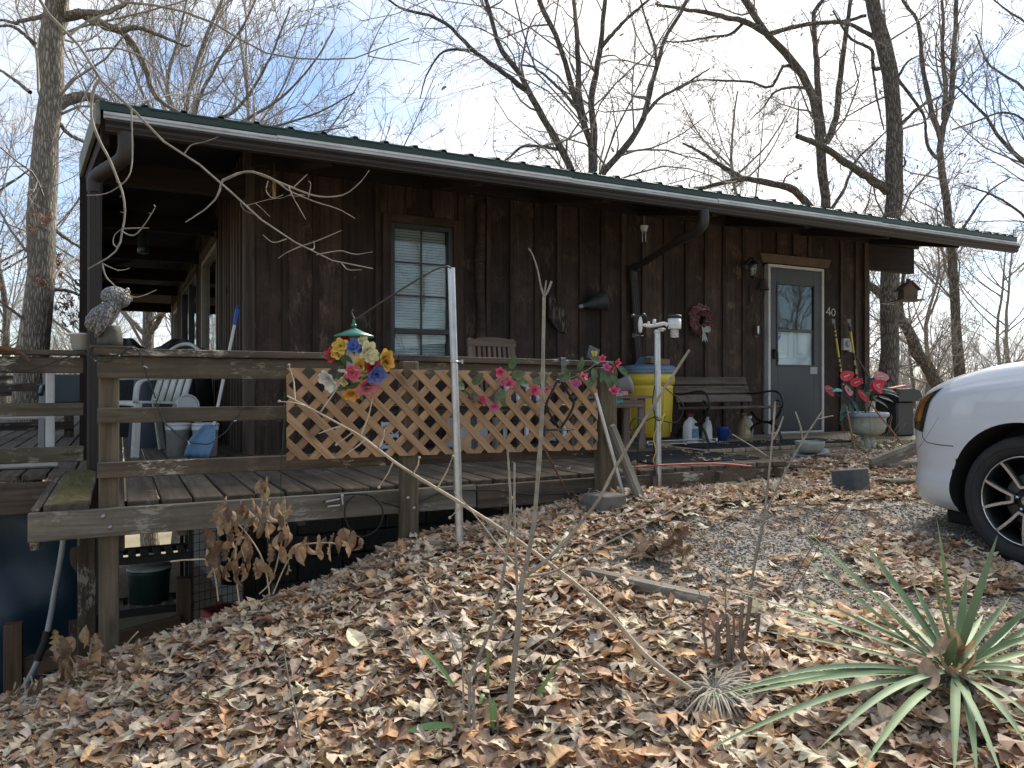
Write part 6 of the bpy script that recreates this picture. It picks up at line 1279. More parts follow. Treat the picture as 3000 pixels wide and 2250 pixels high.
# ================================================================== car
m,nt,b_,out,N,L=nodes('car_white'); b_.inputs['Base Color'].default_value=(.62,.66,.72,1); b_.inputs['Roughness'].default_value=.32; b_.inputs['Coat Weight'].default_value=1.0; b_.inputs['Coat Roughness'].default_value=.04
t=N('ShaderNodeTexCoord'); nz_=N('ShaderNodeTexNoise',i_Scale=3.0,i_Detail=8.0,i_Roughness=.7); L(t.outputs['Object'],nz_.inputs['Vector']); mr=N('ShaderNodeMapRange',i_1=.5,i_2=.8,i_4=.22); L(nz_.outputs[0],mr.inputs[0]); mk=N('ShaderNodeMixRGB'); mk.inputs[1].default_value=(.62,.66,.72,1); mk.inputs[2].default_value=(.52,.50,.46,1); L(mr.outputs[0],mk.inputs[0]); L(mk.outputs[0],b_.inputs['Base Color'])
surf('tyre',(.024,.024,.025),rough=.85,var=.2,scale=20,bump=.15,dirt=(.05,.045,.04),dirt_amt=.3); surf('rim_black',(.015,.015,.017),rough=.3,var=.1); surf('rim_polished',(.62,.62,.63),rough=.25,metal=.9,var=.05); surf('wheel_well',(.012,.012,.013),rough=.9); surf('brake_steel',(.25,.24,.23),rough=.45,metal=.7,var=.2,scale=20); surf('amber',(.36,.11,.015),rough=.2,var=.2,scale=20,coat=1.0); surf('lamp_dark',(.035,.037,.04),rough=.2,coat=.5); surf('lamp_silver',(.5,.5,.5),rough=.2,metal=.8)
car_glass=glass('car_glass',tint=(.25,.28,.28),extra=.04); lens=glass('lens_glass',tint=(.9,.92,.92),extra=.02)
CO=Vector((4.36,-4.35,-.414)); CM=Matrix.Translation(CO)@Matrix.Rotation(R_(90),4,'Z')
car=bpy.data.objects.new('parked_car',None); link(car,None,CM); tag(car,'white minivan parked nose in on the gravel','car')
def lerp_tab(x,tab):
    xs=[a for a,_ in tab]; ys=[b for _,b in tab]; return float(np.interp(x,xs,ys))
def smooth_tab(x,tab):
    return .25*lerp_tab(x-.05,tab)+.5*lerp_tab(x,tab)+.25*lerp_tab(x+.05,tab)
WX=[(-4.25,.80),(-4.1,.90),(-3.8,.965),(-3,.995),(-1,1.0),(0,1.0),(.2,.99),(.45,.965),(.62,.92),(.74,.84),(.83,.70),(.90,.50),(.945,.20),(.96,.02)]
ZT=[(-4.25,1.3),(-4.15,1.66),(-3.8,1.75),(-2.5,1.78),(-1.5,1.75),(-1.25,1.70),(-.42,1.235),(-.2,1.195),(.0,1.165),(.25,1.135),(.5,1.07),(.7,.99),(.82,.92),(.90,.85),(.96,.77)]
ZS=[(-4.25,.98),(-4,1.06),(-2,1.05),(-.5,1.06),(0,1.045),(.3,1.005),(.55,.95),(.75,.87),(.9,.79),(.96,.72)]
ZB=[(-4.25,.42),(-3.9,.30),(-3,.24),(0,.22),(.5,.235),(.8,.25),(.92,.29),(.96,.33)]
def prof(x):
    w=smooth_tab(x,WX); zt=smooth_tab(x,ZT); zs=smooth_tab(x,ZS); zb=smooth_tab(x,ZB)
    cab=min(1,max(0,(-x-.42)/.35))                       # 0 at the hood, 1 in the cabin
    tw=w*(.90-.0*cab) if cab<=0 else w*(.90-.14*cab)
    low=min(1,max(0,(x-.35)/.4))                          # bumper belly
    p=[(0,zb),(w*.80,zb),(w*.93-.0*low,zb+.03),(w*.985,zb+.10),(w*(1.0-.012*low),zb+.18),(w*(.985-.022*low),.50),(w*(.99-.01*low),.60),(w*.995,.72),(w*.985,zs-.06),(w*.955,zs),
       (w*.955*(1-cab)+w*.93*cab-.02,zs+(zt-zs)*.25),(tw,zs+(zt-zs)*(.55+.25*cab)),(tw*.92,zs+(zt-zs)*(.80+.13*cab)),(tw*.70,zs+(zt-zs)*.95),(tw*.4,zt-.004),(0,zt)]
    return p
def cpt(x,s,off=0.0):
    """point on the left flank/top of the body; s in [0,15]"""
    def raw(x,s):
        p=prof(x); i=min(int(s),14); f=s-i; a=p[max(i-1,0)]; b0=p[i]; b1=p[i+1]; d=p[min(i+2,15)]
        q=[.5*((2*b0[k])+(-a[k]+b1[k])*f+(2*a[k]-5*b0[k]+4*b1[k]-d[k])*f*f+(-a[k]+3*b0[k]-3*b1[k]+d[k])*f**3) for k in (0,1)]
        return Vector((x,q[0],q[1]))
    P=raw(x,s)
    if off:
        n=(raw(x+.01,s)-raw(x-.01,s)).cross(raw(x,min(s+.05,14.99))-raw(x,max(s-.05,0))); n.normalize()
        if n.y<0 and s<12: n=-n
        if s>=12 and n.z<0: n=-n
        P=P+n*off
    return P
xs=list(np.linspace(-4.25,-.5,26))+list(np.linspace(-.42,.30,15)[0:])+list(np.linspace(.34,.957,26)); ss=np.linspace(0,15,46)
rows=[]
for x in xs:
    half=[cpt(x,min(s,14.999)) for s in ss]; rows.append([Vector((p.x,-p.y,p.z)) for p in half[::-1]][:-1]+half[:] if False else [Vector((p.x,-p.y,p.z)) for p in half[::-1][1:]][::1]+[p for p in half[1:-1]] if False else half+[Vector((p.x,-p.y,p.z)) for p in half[::-1][1:-1]])
bm_=MB(); rowsW=[[CM@p for p in r] for r in rows]; bm_.grid(rowsW,closed_u=True); nr=len(rowsW[0]); bm_.add(rowsW[0],[tuple(range(nr))[::-1]]); bm_.add(rowsW[-1],[tuple(range(nr))])
import bmesh
raw=bm_.build('body_raw',MT['car_white']); bm2=bmesh.new(); bm2.from_mesh(raw.data); bmesh.ops.remove_doubles(bm2,verts=bm2.verts,dist=.0005); bmesh.ops.recalc_face_normals(bm2,faces=bm2.faces); bm2.to_mesh(raw.data); bm2.free()
cut=MB(); AR=.425
for ax_ in (0.0,-3.08):
    for s_ in (-1,1):
        cw=[CM@Vector((ax_+AR*math.cos(a),s_*yy,.37+AR*math.sin(a)*1.0)) for yy in (.66,1.2) for a in np.linspace(0,2*np.pi,65)[:-1]]
        cut.add(cw,[tuple(range(64)),tuple(range(64,128))[::-1]]+[(i,64+i,64+(i+1)%64,(i+1)%64) for i in range(64)])
cutter=cut.build('cutter',MT['wheel_well']); bm2=bmesh.new(); bm2.from_mesh(cutter.data); bmesh.ops.recalc_face_normals(bm2,faces=bm2.faces); bm2.to_mesh(cutter.data); bm2.free()
md=raw.modifiers.new('cut','BOOLEAN'); md.operation='DIFFERENCE'; md.object=cutter; md.solver='EXACT'
dg=bpy.context.evaluated_depsgraph_get(); me=bpy.data.meshes.new_from_object(raw.evaluated_get(dg))
me.transform(CM.inverted()); me.materials.clear(); me.materials.append(MT['car_white']); me.materials.append(MT['wheel_well'])
for p in me.polygons:
    c=p.center; p.use_smooth=True; w=smooth_tab(c.x,WX)
    for ax_ in (0.0,-3.08):
        if math.hypot(c.x-ax_,c.z-.37)<AR+.004 and abs(c.y)<w*1.0-.012: p.material_index=1; p.use_smooth=False
me.set_sharp_from_angle(angle=R_(32))
bpy.data.objects.remove(raw); bpy.data.objects.remove(cutter)
bo=bpy.data.objects.new('body',me); link(bo,car,CM)
def cgrid(name,mat,x0,x1,s0,s1,off,parent=bo,nx_=10,ns=8,fx=None,side=1,solid=0.0):
    b=MB(); R0=[]
    for i in range(nx_+1):
        row=[]
        for j in range(ns+1):
            u,v=i/nx_,j/ns; x,s=(fx(u,v) if fx else (x0+(x1-x0)*u,s0+(s1-s0)*v)); p=cpt(x,s,off); row.append(CM@Vector((p.x,side*p.y,p.z)))
        R0.append(row)
    b.grid(R0); return b.build(name,mat,parent,solid=solid)
for side in (1,-1):
    hl=lambda u,v:(.50+.13*(1-v)+(.885-.50-.02*v-.13*(1-v))*u, 6.9+.3*u+(9.85-6.9-.3*u-.6*u)*v)
    h_=cgrid('headlight',MT['lamp_dark'],0,0,0,0,.004,bo,12,8,hl,side)
    am=lambda u,v:(.565+.08*(1-v)+.12*u, 7.4+1.7*v); cgrid('amber_reflector',MT['amber'],0,0,0,0,.007,h_,6,6,am,side)
    lm=lambda u,v:(.80+.06*u,7.7+1.3*v); cgrid('lamp_bowl',MT['lamp_silver'],0,0,0,0,.007,h_,5,5,lm,side)
    cgrid('lens',lens,0,0,0,0,.014,h_,12,8,hl,side)
    for nm,pts in (('fender_seam',[(.40,6.35),(.50,6.35),(.60,6.4),(.635,6.6),(.645,7.0)]),('hood_seam',[(.56,9.75),(.40,9.9),(.1,10.0),(-.3,10.1)])):
        if nm=='hood_seam': continue
        b=MB(); b.tube([CM@Vector((cpt(x,s,.0005).x,side*cpt(x,s,.0005).y,cpt(x,s,.0005).z)) for x,s in pts],.0028,5); b.build(nm,MT['wheel_well'],bo)
    for xd in (-.50,-1.58,-2.78):
        b=MB(); b.tube([CM@Vector((q.x,side*q.y,q.z)) for q in (cpt(xd,s_,.0005) for s_ in np.linspace(3.2,11.6,24))],.0028,5); b.build('door_seam',MT['wheel_well'],bo)
    for xd in (-1.42,-1.78):
        b=MB(); b.tube([CM@Vector((q.x,side*q.y,q.z)) for q in (cpt(xd-.09+.06*i,8.1,.012+.02*(0<i<3)) for i in range(4))],.012,7); b.build('door_handle',MT['car_white'],bo)
    for a,c_ in ((-.75,-1.55),(-1.62,-2.75),(-2.85,-3.95)): cgrid('side_window',car_glass,c_,a,10.1,11.6,.006,bo,8,5,None,side)
    cgrid('door_mirror',MT['car_white'],-.85,-.7,9.7,10.2,.09,bo,4,4,None,side,solid=.05)
cgrid('windshield',car_glass,-1.22,-.48,12.2,14.99,.006,bo,8,8); cgrid('windshield',car_glass,-1.22,-.48,12.2,14.99,.006,bo,8,8,None,-1)
b=MB(); b.box(CM@Vector((.42,.0,.19)),(1.5,.34,.10),CM.to_3x3()@Matrix.Rotation(R_(90),3,'Z'),.02); b.build('air_dam',MT['wheel_well'],bo)
gr=cgrid('grille',MT['lamp_dark'],.90,.95,6.0,8.8,.004,bo,5,6); cgrid('grille',MT['lamp_dark'],.90,.95,6.0,8.8,.004,bo,5,6,None,-1)
# wheels
def build_wheel():
    w=bpy.data.objects.new('wheel',None); link(w,car,CM); M=CM; Q=Matrix.Rotation(R_(-90),3,'X'); R3=CM.to_3x3()@Q       # lathe axis -> +y (outward)
    def P(v): return CM@Vector(v)
    b=MB(); b.lathe([(.25,-.10),(.30,-.105),(.335,-.095),(.352,-.07),(.362,-.03),(.362,.03),(.352,.07),(.335,.092),(.318,.100),(.30,.098),(.272,.088),(.256,.075),(.25,.06)],P((0,0,0)),64,axis=R3,caps=False)
    for rr_ in (.30,.325): b.tube([P((rr_*math.cos(a),.0985 if rr_<.31 else .0965,rr_*math.sin(a))) for a in np.linspace(0,2*np.pi,49)[:-1]],.002,4,closed=True)
    b.build('tyre',MT['tyre'],w)
    b=MB(); b.lathe([(.252,-.09),(.235,-.08),(.222,.0),(.228,.05),(.240,.075),(.250,.082)],P((0,0,0)),64,axis=R3,caps=False); b.lathe([(.075,.02),(.075,.05),(.062,.06),(0,.062)],P((0,0,0)),24,axis=R3)
    for k in range(5):
        th=k*2*math.pi/5+math.pi/2-.25; n=9; pts=[]
        for sg in (1,):
            poly=[]
            for i in range(n): t=i/(n-1); a=th-.30+.08*t; r=.235-.175*t; poly.append((r*math.cos(a),r*math.sin(a)))
            for i in range(n): t=1-i/(n-1); a=th+.30-.08*t; r=.235-.175*t; poly.append((r*math.cos(a),r*math.sin(a)))
            b.prism(poly,P((0,.038,0)),CM.to_3x3()@Vector((1,0,0)),CM.to_3x3()@Vector((0,0,1)),CM.to_3x3()@Vector((0,1,0)),.012) if False else None
        for sg in (-1,1):
            pp=[P(((.238-.165*t)*math.cos(th+sg*(.33-.10*t)),.052+.012*math.sin(t*3),(.238-.165*t)*math.sin(th+sg*(.33-.10*t)))) for t in np.linspace(0,1,8)]; b.tube(pp,[.016]*8,6)
    rb=b.build('rim',MT['rim_black'],w)
    b=MB(); b.tube([P((.2445*math.cos(a),.080,.2445*math.sin(a))) for a in np.linspace(0,2*np.pi,65)[:-1]],.0055,6,closed=True); b.build('rim_lip',MT['rim_polished'],rb)
    for k in range(5):
        th=k*2*math.pi/5+math.pi/2-.25; b=MB(); path=[]
        for t in np.linspace(0,1,9): path.append(((.243-.150*t)*math.cos(th-.335+.10*t),(.243-.150*t)*math.sin(th-.335+.10*t)))
        for a in np.linspace(-.2,.2,5): path.append((.078*math.cos(th+a),.078*math.sin(th+a)))
        for t in np.linspace(1,0,9): path.append(((.243-.150*t)*math.cos(th+.335-.10*t),(.243-.150*t)*math.sin(th+.335-.10*t)))
        # flat machined ribbon
        vs=[]
        for i,(x,z) in enumerate(path):
            a0=path[max(i-1,0)]; a1=path[min(i+1,len(path)-1)]; tx,tz=a1[0]-a0[0],a1[1]-a0[1]; l=math.hypot(tx,tz); nx2,nz2=-tz/l,tx/l; wd=.0075
            yy=.078-.010*min(1,max(0,1-(math.hypot(x,z)-.08)/.16))
            vs.append([P((x+nx2*wd,yy,z+nz2*wd)),P((x-nx2*wd,yy,z-nz2*wd))])
        b.grid(vs,smooth=False); b.build('spoke_edge',MT['rim_polished'],rb,solid=.01)
    b=MB(); b.lathe([(.036,.060),(.036,.070),(.03,.074),(0,.075)],P((0,0,0)),20,axis=R3); b.build('centre_cap',MT['rim_polished'],rb)
    b=MB()
    for k in range(5): a=k*2*math.pi/5+.3; b.lathe([(.011,.055),(.011,.074),(.006,.080),(0,.081)],P((.057*math.cos(a),0,.057*math.sin(a))),8,axis=R3)
    b.build('lug_nut',MT['rim_polished'],rb)
    b=MB(); b.lathe([(.06,.0),(.15,.0),(.15,.012),(.06,.012)],P((0,0,0)),32,axis=R3); b.box(P((-.12,.0,.06)),(.08,.09,.12),CM.to_3x3()@Matrix.Rotation(.5,3,'Y'),.01); b.build('brake_disc',MT['brake_steel'],w)
    return w
w0=build_wheel(); PW={}
def copy_tree(o,parent,M):
    c=o.copy(); col.objects.link(c); c.parent=parent
    if M is not None: c.matrix_local=M
    for chd in [q for q in bpy.data.objects if q.parent==o]: copy_tree(chd,c,None)
    return c
Lw=Matrix.Translation((0,.86,.362)); kids0=True
for (x,s_) in ((-3.08,1),(0,-1),(-3.08,-1)): copy_tree(w0,car,Matrix.Translation((x,.86*s_,.362))@(Matrix.Rotation(math.pi,4,'Z') if s_<0 else Matrix.Identity(4)))
w0.matrix_local=Lw
# ================================================================== yucca, stems, dead shrubs
m,nt,b_,out,N,L=nodes('yucca_leaf'); t=N('ShaderNodeTexCoord'); n1=N('ShaderNodeTexNoise',i_Scale=7.0,i_Detail=5.0); L(t.outputs['Object'],n1.inputs['Vector'])
r=N('ShaderNodeValToRGB'); e=r.color_ramp.elements; e[0].position=.32; e[1].position=.7; e[0].color=(.11,.185,.085,1); e[1].color=(.24,.33,.17,1); L(n1.outputs[0],r.inputs[0])
at_=N('ShaderNodeAttribute',attribute_name='tint'); mk=N('ShaderNodeMixRGB',blend_type='MULTIPLY'); mk.inputs[0].default_value=1; L(r.outputs[0],mk.inputs[1]); L(at_.outputs['Color'],mk.inputs[2]); L(mk.outputs[0],b_.inputs['Base Color']); b_.inputs['Roughness'].default_value=.66
def strap_leaf(name,p0,p1,sag,wid,mat,parent,nrm=None,fold=.35,tint=(1,1,1),n=14,edge=True,kink=None):
    """long stiff leaf from p0 to p1, folded along its midrib, arching by sag"""
    p0,p1=Vector(p0),Vector(p1); d=(p1-p0); Ln=d.length; dn=d.normalized(); nr=Vector(nrm) if nrm is not None else Vector((0,0,1))
    nr=(nr-dn*nr.dot(dn)); nr=nr.normalized() if nr.length>1e-3 else dn.orthogonal(); s=dn.cross(nr); V=[];C=[]
    for i in range(n+1):
        t_=i/n; c=p0+d*t_+Vector((0,0,1))*sag*math.sin(math.pi*t_)
        w=wid*.5*min(1,.55+t_*1.6)*(1-max(0,(t_-.45)/.55)**1.7)+.0008
        for k,(o,h) in enumerate(((-1,fold),(-.82,fold*.8),(0,0),(.82,fold*.8),(1,fold))):
            V.append(c+s*w*o+nr*h*w); C.append(tuple(q*(1.22 if (k in(0,4) and edge) else 1.0)*(.9+.1*t_) for q in tint))
    F=[(i*5+k,i*5+k+1,(i+1)*5+k+1,(i+1)*5+k) for i in range(n) for k in range(4)]
    o=mesh_np(name,np.array([tuple(v) for v in V]),np.array(F),mat,parent,smooth=True,color=np.array(C)); return o
yg=ground_px(2790,2035); yd=float(np.dot(yg-CAM,FW)); yc=yg+np.array((0,0,.07))
yu=thing('yucca','spiky grey green yucca growing from the leaf litter','yucca',tuple(yg))
tips=[(2348,1556,.25,.0),(2312,1597,.2,0),(2353,1541,.3,0),(2502,1554,.25,0),(2545,1604,.3,0),(2669,1699,.2,0),(2744,1520,.05,0),(2725,1667,-.1,0),(2832,1685,.15,0),(2922,1568,-.02,0),(2958,1749,.15,0),(3060,1740,.0,0),(3090,1790,.1,0),(3080,1850,.0,.02),(3100,1900,.1,.03),(2335,1733,.1,0),(2158,1735,.15,.01),(2488,1789,.3,0),(2235,1848,.1,.03),(2165,2010,-.05,.09),(2068,2042,-.1,.07),(2127,2046,-.15,.06),(2066,2200,-.3,.08),(2402,2190,-.4,.10),(2520,2262,-.45,.10),(2795,2275,-.5,.10),(2862,2275,-.45,.10),(3020,2190,-.35,.08),(3060,2140,-.3,.07),(3100,2050,-.15,.06),(3120,1980,.0,.05),(3130,2010,-.1,.05),(3040,2230,-.4,.09),(2940,2290,-.5,.09),(2800,1866,-.15,0),(2640,2036,-.2,.02),(3080,1960,.3,.03),(3000,1800,.35,.0),(2880,1800,.4,0),(2600,1760,.45,.0)]
for i,(x,y,do,sag) in enumerate(tips):
    p1=at(x,y,d=yd+do); dirp=p1-yc; l=np.linalg.norm(dirp); base=yc+dirp/l*.03+np.array((random.uniform(-.02,.02),random.uniform(-.02,.02),random.uniform(-.01,.02)))
    k=random.uniform(.8,1.25); strap_leaf('leaf',base,p1,sag*.45,random.uniform(.019,.026) if l>.25 else .028,MT['yucca_leaf'],yu,nrm=Vector((-dirp[0]*.2,-dirp[1]*.2-.3,1)),fold=.45,tint=(k,k,k*random.uniform(.85,1.05)))
surf('dry_strand',(.34,.30,.235),rough=.75,var=.35,scale=30,bump=.2)
b=MB()
for i in range(60):
    a=random.uniform(0,6.28); r_=random.uniform(.05,.16); p=Vector(yc)+Vector((0,0,-.0)); q=Vector(yg)+Vector((r_*math.cos(a),r_*math.sin(a),random.uniform(-.02,.02))); b.tube([p,p.lerp(q,.5)+Vector((0,0,.03)),q],[.005,.006,.002],4)
o=b.build('dead_leaves',MT['dry_strand'],yu); o['kind']='stuff'
b=MB(); b.tube([Vector(yg)-Vector((0,0,.05)),Vector(yc)],[.05,.035],8); b.build('crown_base',MT['dry_strand'],yu)
# old leaf tuft with its long fallen flower stalk
sg=ground_px(2092,2080); sdp=float(np.dot(sg-CAM,FW)); sb=sg+np.array((0,0,.05))
dy=thing('dead_yucca','shaggy dead yucca tuft with long bare flower stalk leaning across','dead plant',tuple(sg)); b=MB()
for i in range(210):
    a=random.uniform(-2.9,.5) if random.random()<.8 else random.uniform(0,6.28); r_=random.uniform(.08,.25); p=Vector(sb)+Vector((random.uniform(-.015,.015),random.uniform(-.015,.015),.015)); q=Vector(sg)+Vector((r_*math.cos(a),r_*math.sin(a),0)); q.z=Hs(q.x,q.y)+random.uniform(-.01,.03)
    b.tube(smooth_path([p,p.lerp(q,.35)+Vector((0,0,.035)),p.lerp(q,.75)+Vector((random.uniform(-.01,.01),0,.02)),q],2),[.004,.005,.005,.004,.004,.003,.0015],4)
o=b.build('dead_leaves',MT['dry_strand'],dy); o['kind']='stuff'
stm=surf('pale_stem',(.40,.33,.24),rough=.7,var=.3,scale=20,dirt=(.20,.15,.10),dirt_amt=.4,bump=.2); stm2=surf('sapling_bark',(.27,.245,.20),rough=.75,var=.3,scale=25,dirt=(.12,.10,.08),dirt_amt=.4,bump=.25); stm3=surf('dark_stem',(.17,.14,.115),rough=.8,var=.3,scale=25)
stalk=[(2092,2078),(2060,2045),(1898,1926),(1763,1776),(1560,1614),(1356,1478),(1180,1370),(1071,1288),(1003,1247),(841,1160)]
sd_=[sdp-.03,sdp,sdp+.05,sdp+.10,sdp+.17,sdp+.24,sdp+.30,sdp+.35,sdp+.38,sdp+.45]
P=[at(x,y,d=d) for (x,y),d in zip(stalk,sd_)]; b=MB(); sp=smooth_path(P,5); b.tube(sp,list(np.linspace(.0105,.003,len(sp))),8); so=b.build('flower_stalk',stm,dy)
b=MB()
for (i0,dx,dz,l) in ((44,-.02,.14,.1),(42,.1,.16,.09),(38,-.06,-.05,.08),(40,-.09,-.03,.07),(36,.05,.15,.13),(33,.03,.08,.05),(31,-.05,-.1,.12),(29,.03,.06,.05),(27,.06,.12,.12),(25,-.04,-.05,.07),(22,.03,.12,.07),(43,-.10,.02,.06),(35,-.08,-.06,.09)):
    p=Vector(sp[min(i0,len(sp)-1)]); q=p+Vector((dx,random.uniform(-.03,.03),dz)); b.tube([p,p.lerp(q,.5)+Vector((.008,0,.004)),q],[.004,.003,.0015],5)
    if random.random()<.5: b.ball(q,.006,6,4)
o=b.build('twig',stm,dy); o['kind']='stuff'
# saplings and bare stems in the foreground
def stem_plant(name,label,paths,mat,base_px,cat='sapling',n=7):
    g=ground_px(*base_px); d0=float(np.dot(g-CAM,FW)); t_=thing(name,label,cat,tuple(g))
    for (pts,r0,r1,dd) in paths:
        P=[at(x,y,d=d0+dd*i/(len(pts)-1)) for i,(x,y) in enumerate(pts)]; sp=smooth_path(P,5); rr=list(np.linspace(r0*.76,r1*.76,len(sp)))
        for i in range(4,len(sp)-2,7): rr[i]*=1.22
        b=MB(); b.tube(sp,rr,n); b.build('stem',mat,t_)
    return t_
stem_plant('sapling','tall pale bare sapling with forked top in front of the lattice',[
 ([(1492,2150),(1500,2000),(1512,1898),(1530,1700),(1539,1668),(1560,1560),(1573,1437),(1588,1220),(1591,1058),(1594,868)],.0145,.008,.12),([(1594,868),(1585,840),(1575,790),(1560,745),(1548,727)],.005,.002,.0),([(1594,868),(1598,840),(1600,822)],.0045,.003,.0),([(1594,870),(1606,850),(1616,824)],.006,.005,.0),
 ([(1536,1690),(1590,1650),(1654,1587),(1750,1470),(1803,1370),(1912,1193),(2020,1025)],.0085,.006,-.1),([(1539,1690),(1600,1680),(1668,1654),(1780,1590),(1898,1532),(2000,1475),(2090,1418)],.0065,.002,.25),([(1533,1676),(1479,1622),(1384,1500),(1330,1440)],.0055,.002,.1),([(1542,1631),(1452,1622),(1371,1636),(1271,1699),(1180,1745),(1085,1760)],.0055,.002,.15),([(1512,2000),(1495,1993),(1460,2015),(1432,2020)],.005,.003,-.02)],stm2,(1492,2140))
stem_plant('shrub_stems','clump of thin bare grey stems rising left of the sapling',[
 ([(1352,2215),(1375,2100),(1378,1990),(1400,1930),(1434,1848),(1475,1681),(1495,1500),(1492,1400),(1486,1310)],.010,.0045,.1),([(1517,1760),(1512,1650),(1507,1500),(1507,1410),(1507,1355)],.006,.0045,.1),
 ([(1318,2230),(1340,2120),(1357,2060),(1355,1952),(1355,1812)],.007,.002,.05),([(1384,2080),(1384,2033),(1343,1929),(1280,1780),(1217,1667)],.005,.0025,.2),([(1310,2190),(1307,2142),(1276,2042),(1217,1929),(1176,1834)],.0055,.002,.1),([(1380,2000),(1393,1957),(1452,1898),(1588,1699),(1719,1509)],.006,.002,.2),([(1515,1943),(1640,1850),(1791,1753)],.004,.0015,.1),
 ([(1470,2210),(1460,2150),(1458,2085)],.006,.005,0),([(1310,2250),(1270,2190),(1234,2136)],.004,.003,-.05),([(1330,2250),(1360,2210),(1395,2170),(1455,2162)],.004,.003,-.03),([(1390,2200),(1388,2120),(1388,2010)],.009,.006,.02)],stm2,(1380,2190),'shrub')
stem_plant('dark_twig','thin dark bare shoot crossing behind the sapling',[([(1530,2150),(1556,2033),(1633,1834),(1748,1590)],.0035,.0015,.2)],stm3,(1540,2150),'twig')
stem_plant('thin_shoot','slender lone shoot standing in the leaves left of the stem clump',[([(892,2250),(870,2100),(850,2010),(835,1925),(830,1890)],.005,.002,.05)],stm2,(890,2240),'twig')
stem_plant('bare_shrub','pale forked bare stems standing before the bowl planter',[([(2200,1725),(2215,1620),(2240,1500),(2262,1292),(2271,1175)],.0075,.006,.05),([(2195,1730),(2225,1590),(2246,1500),(2289,1405),(2352,1292),(2411,1202)],.0075,.005,.15),([(2352,1296),(2345,1250),(2330,1206)],.005,.004,.05),([(2398,1228),(2420,1222),(2441,1218)],.004,.003,.0),([(2262,1292),(2280,1260),(2295,1220)],.006,.005,.0),([(2246,1335),(2200,1305),(2145,1272)],.0045,.003,.0)],stm2,(2200,1730),'shrub')
stem_plant('red_shoots','thin reddish bare shoots arching toward the car bumper',[([(2300,1740),(2380,1600),(2461,1495),(2578,1396),(2669,1342),(2750,1222)],.0032,.0012,.3),([(2330,1730),(2461,1500),(2570,1410),(2700,1300)],.003,.0012,.25)],surf('red_shoot',(.16,.085,.07),rough=.7),(2310,1750),'shrub')
stem_plant('cut_stumps','cluster of short cut grey shrub stumps among the leaves',[([(2128,1970),(2135,1900),(2128,1800),(2110,1850)],.012,.008,0),([(2095,1945),(2105,1880),(2100,1820)],.013,.009,0),([(2140,1975),(2150,1860),(2147,1780)],.006,.005,0),([(2165,1900),(2185,1850),(2198,1760),(2196,1740)],.012,.008,0),([(2180,1940),(2170,1870),(2175,1765)],.010,.009,0),([(2070,1900),(2060,1830),(2075,1750)],.007,.005,0),([(2215,1880),(2222,1820),(2225,1795)],.007,.007,0),([(2120,1960),(2090,1860),(2025,1810)],.008,.006,0),([(2130,1890),(2125,1720),(2135,1640)],.003,.0015,0),([(2100,1850),(2050,1740),(2000,1610)],.003,.0015,.1)],stm3,(2130,1975),'stumps')
# short green blades among the stems
gb=thing('iris_blades','few green blade leaves at the foot of the bare stems','plant',tuple(ground_px(1430,2170)))
gd_=float(np.dot(ground_px(1430,2170)-CAM,FW))
for (x0,y0,x1,y1,w,do) in ((1330,2010,1224,1885,.016,.1),(1325,2125,1178,2148,.022,0),(1355,2178,1180,2150,.018,0),(1445,2145,1433,2030,.016,0),(1458,2140,1445,2045,.014,.02),(1505,2150,1650,1925,.016,.1),(1430,2010,1428,1900,.010,.05),(1405,2060,1420,2035,.012,0),(1640,2110,1615,2075,.03,.05),(1222,2230,1210,2180,.03,-.05),(1950,2120,1938,2040,.010,.1),(1722,2250,1730,2190,.010,0),(1240,2230,1290,2190,.03,-.05)):
    strap_leaf('blade',at(x0,y0,d=gd_+do),at(x1,y1,d=gd_+do+random.uniform(-.03,.05)),.01,w,MT['yucca_leaf'],gb,nrm=(0,-.7,.5),fold=.25,tint=(1.1,1.25,.85),edge=False)
# dead hydrangea-like shrub with hanging curled leaves, and curled leaves by the drain pipe
def curled_shrub(name,label,pxs,stems,d0,size,base,tl=(45,110)):
    g=ground_px(*base); t_=thing(name,label,'dead shrub',tuple(g)); b=MB()
    for pts in stems: b.tube(smooth_path([at(x,y,d=d0) for x,y in pts],4),.0035,5)
    b.build('stems',stm,t_); Vs=[];Fs=[];Cs=[];off=0
    for (x,y) in pxs:
        bv,bf,bs=leaf_shape(random.choice(['oval','oval','oak']),random.uniform(1.6,3.2),random.uniform(-1.1,1.1),random.uniform(-1.5,1.5),random.randint(0,9999)); p=at(x,y,d=d0+random.uniform(-.08,.08)); s_=size*random.uniform(.75,1.2)
        M=Matrix.Rotation(random.uniform(0,6.28),3,'Z')@Matrix.Rotation(R_(random.uniform(*tl)),3,'Y')@Matrix.Rotation(random.uniform(0,6.28),3,'X'); V=(bv*s_)@np.array(M).T+p
        c=np.array([(.26,.175,.10),(.20,.13,.08),(.33,.24,.15),(.15,.095,.06)][random.randint(0,3)]); Vs.append(V);Fs.append(bf+off);Cs.append(c[None]*bs[:,None]);off+=len(V)
    o=mesh_np('curled_leaves',np.concatenate(Vs),np.concatenate(Fs),MT['dry_leaf'],t_,color=np.concatenate(Cs),kind='stuff',smooth=True); return t_
rp=lambda n,x0,x1,y0,y1:[(random.uniform(x0,x1),random.uniform(y0,y1)) for _ in range(n)]
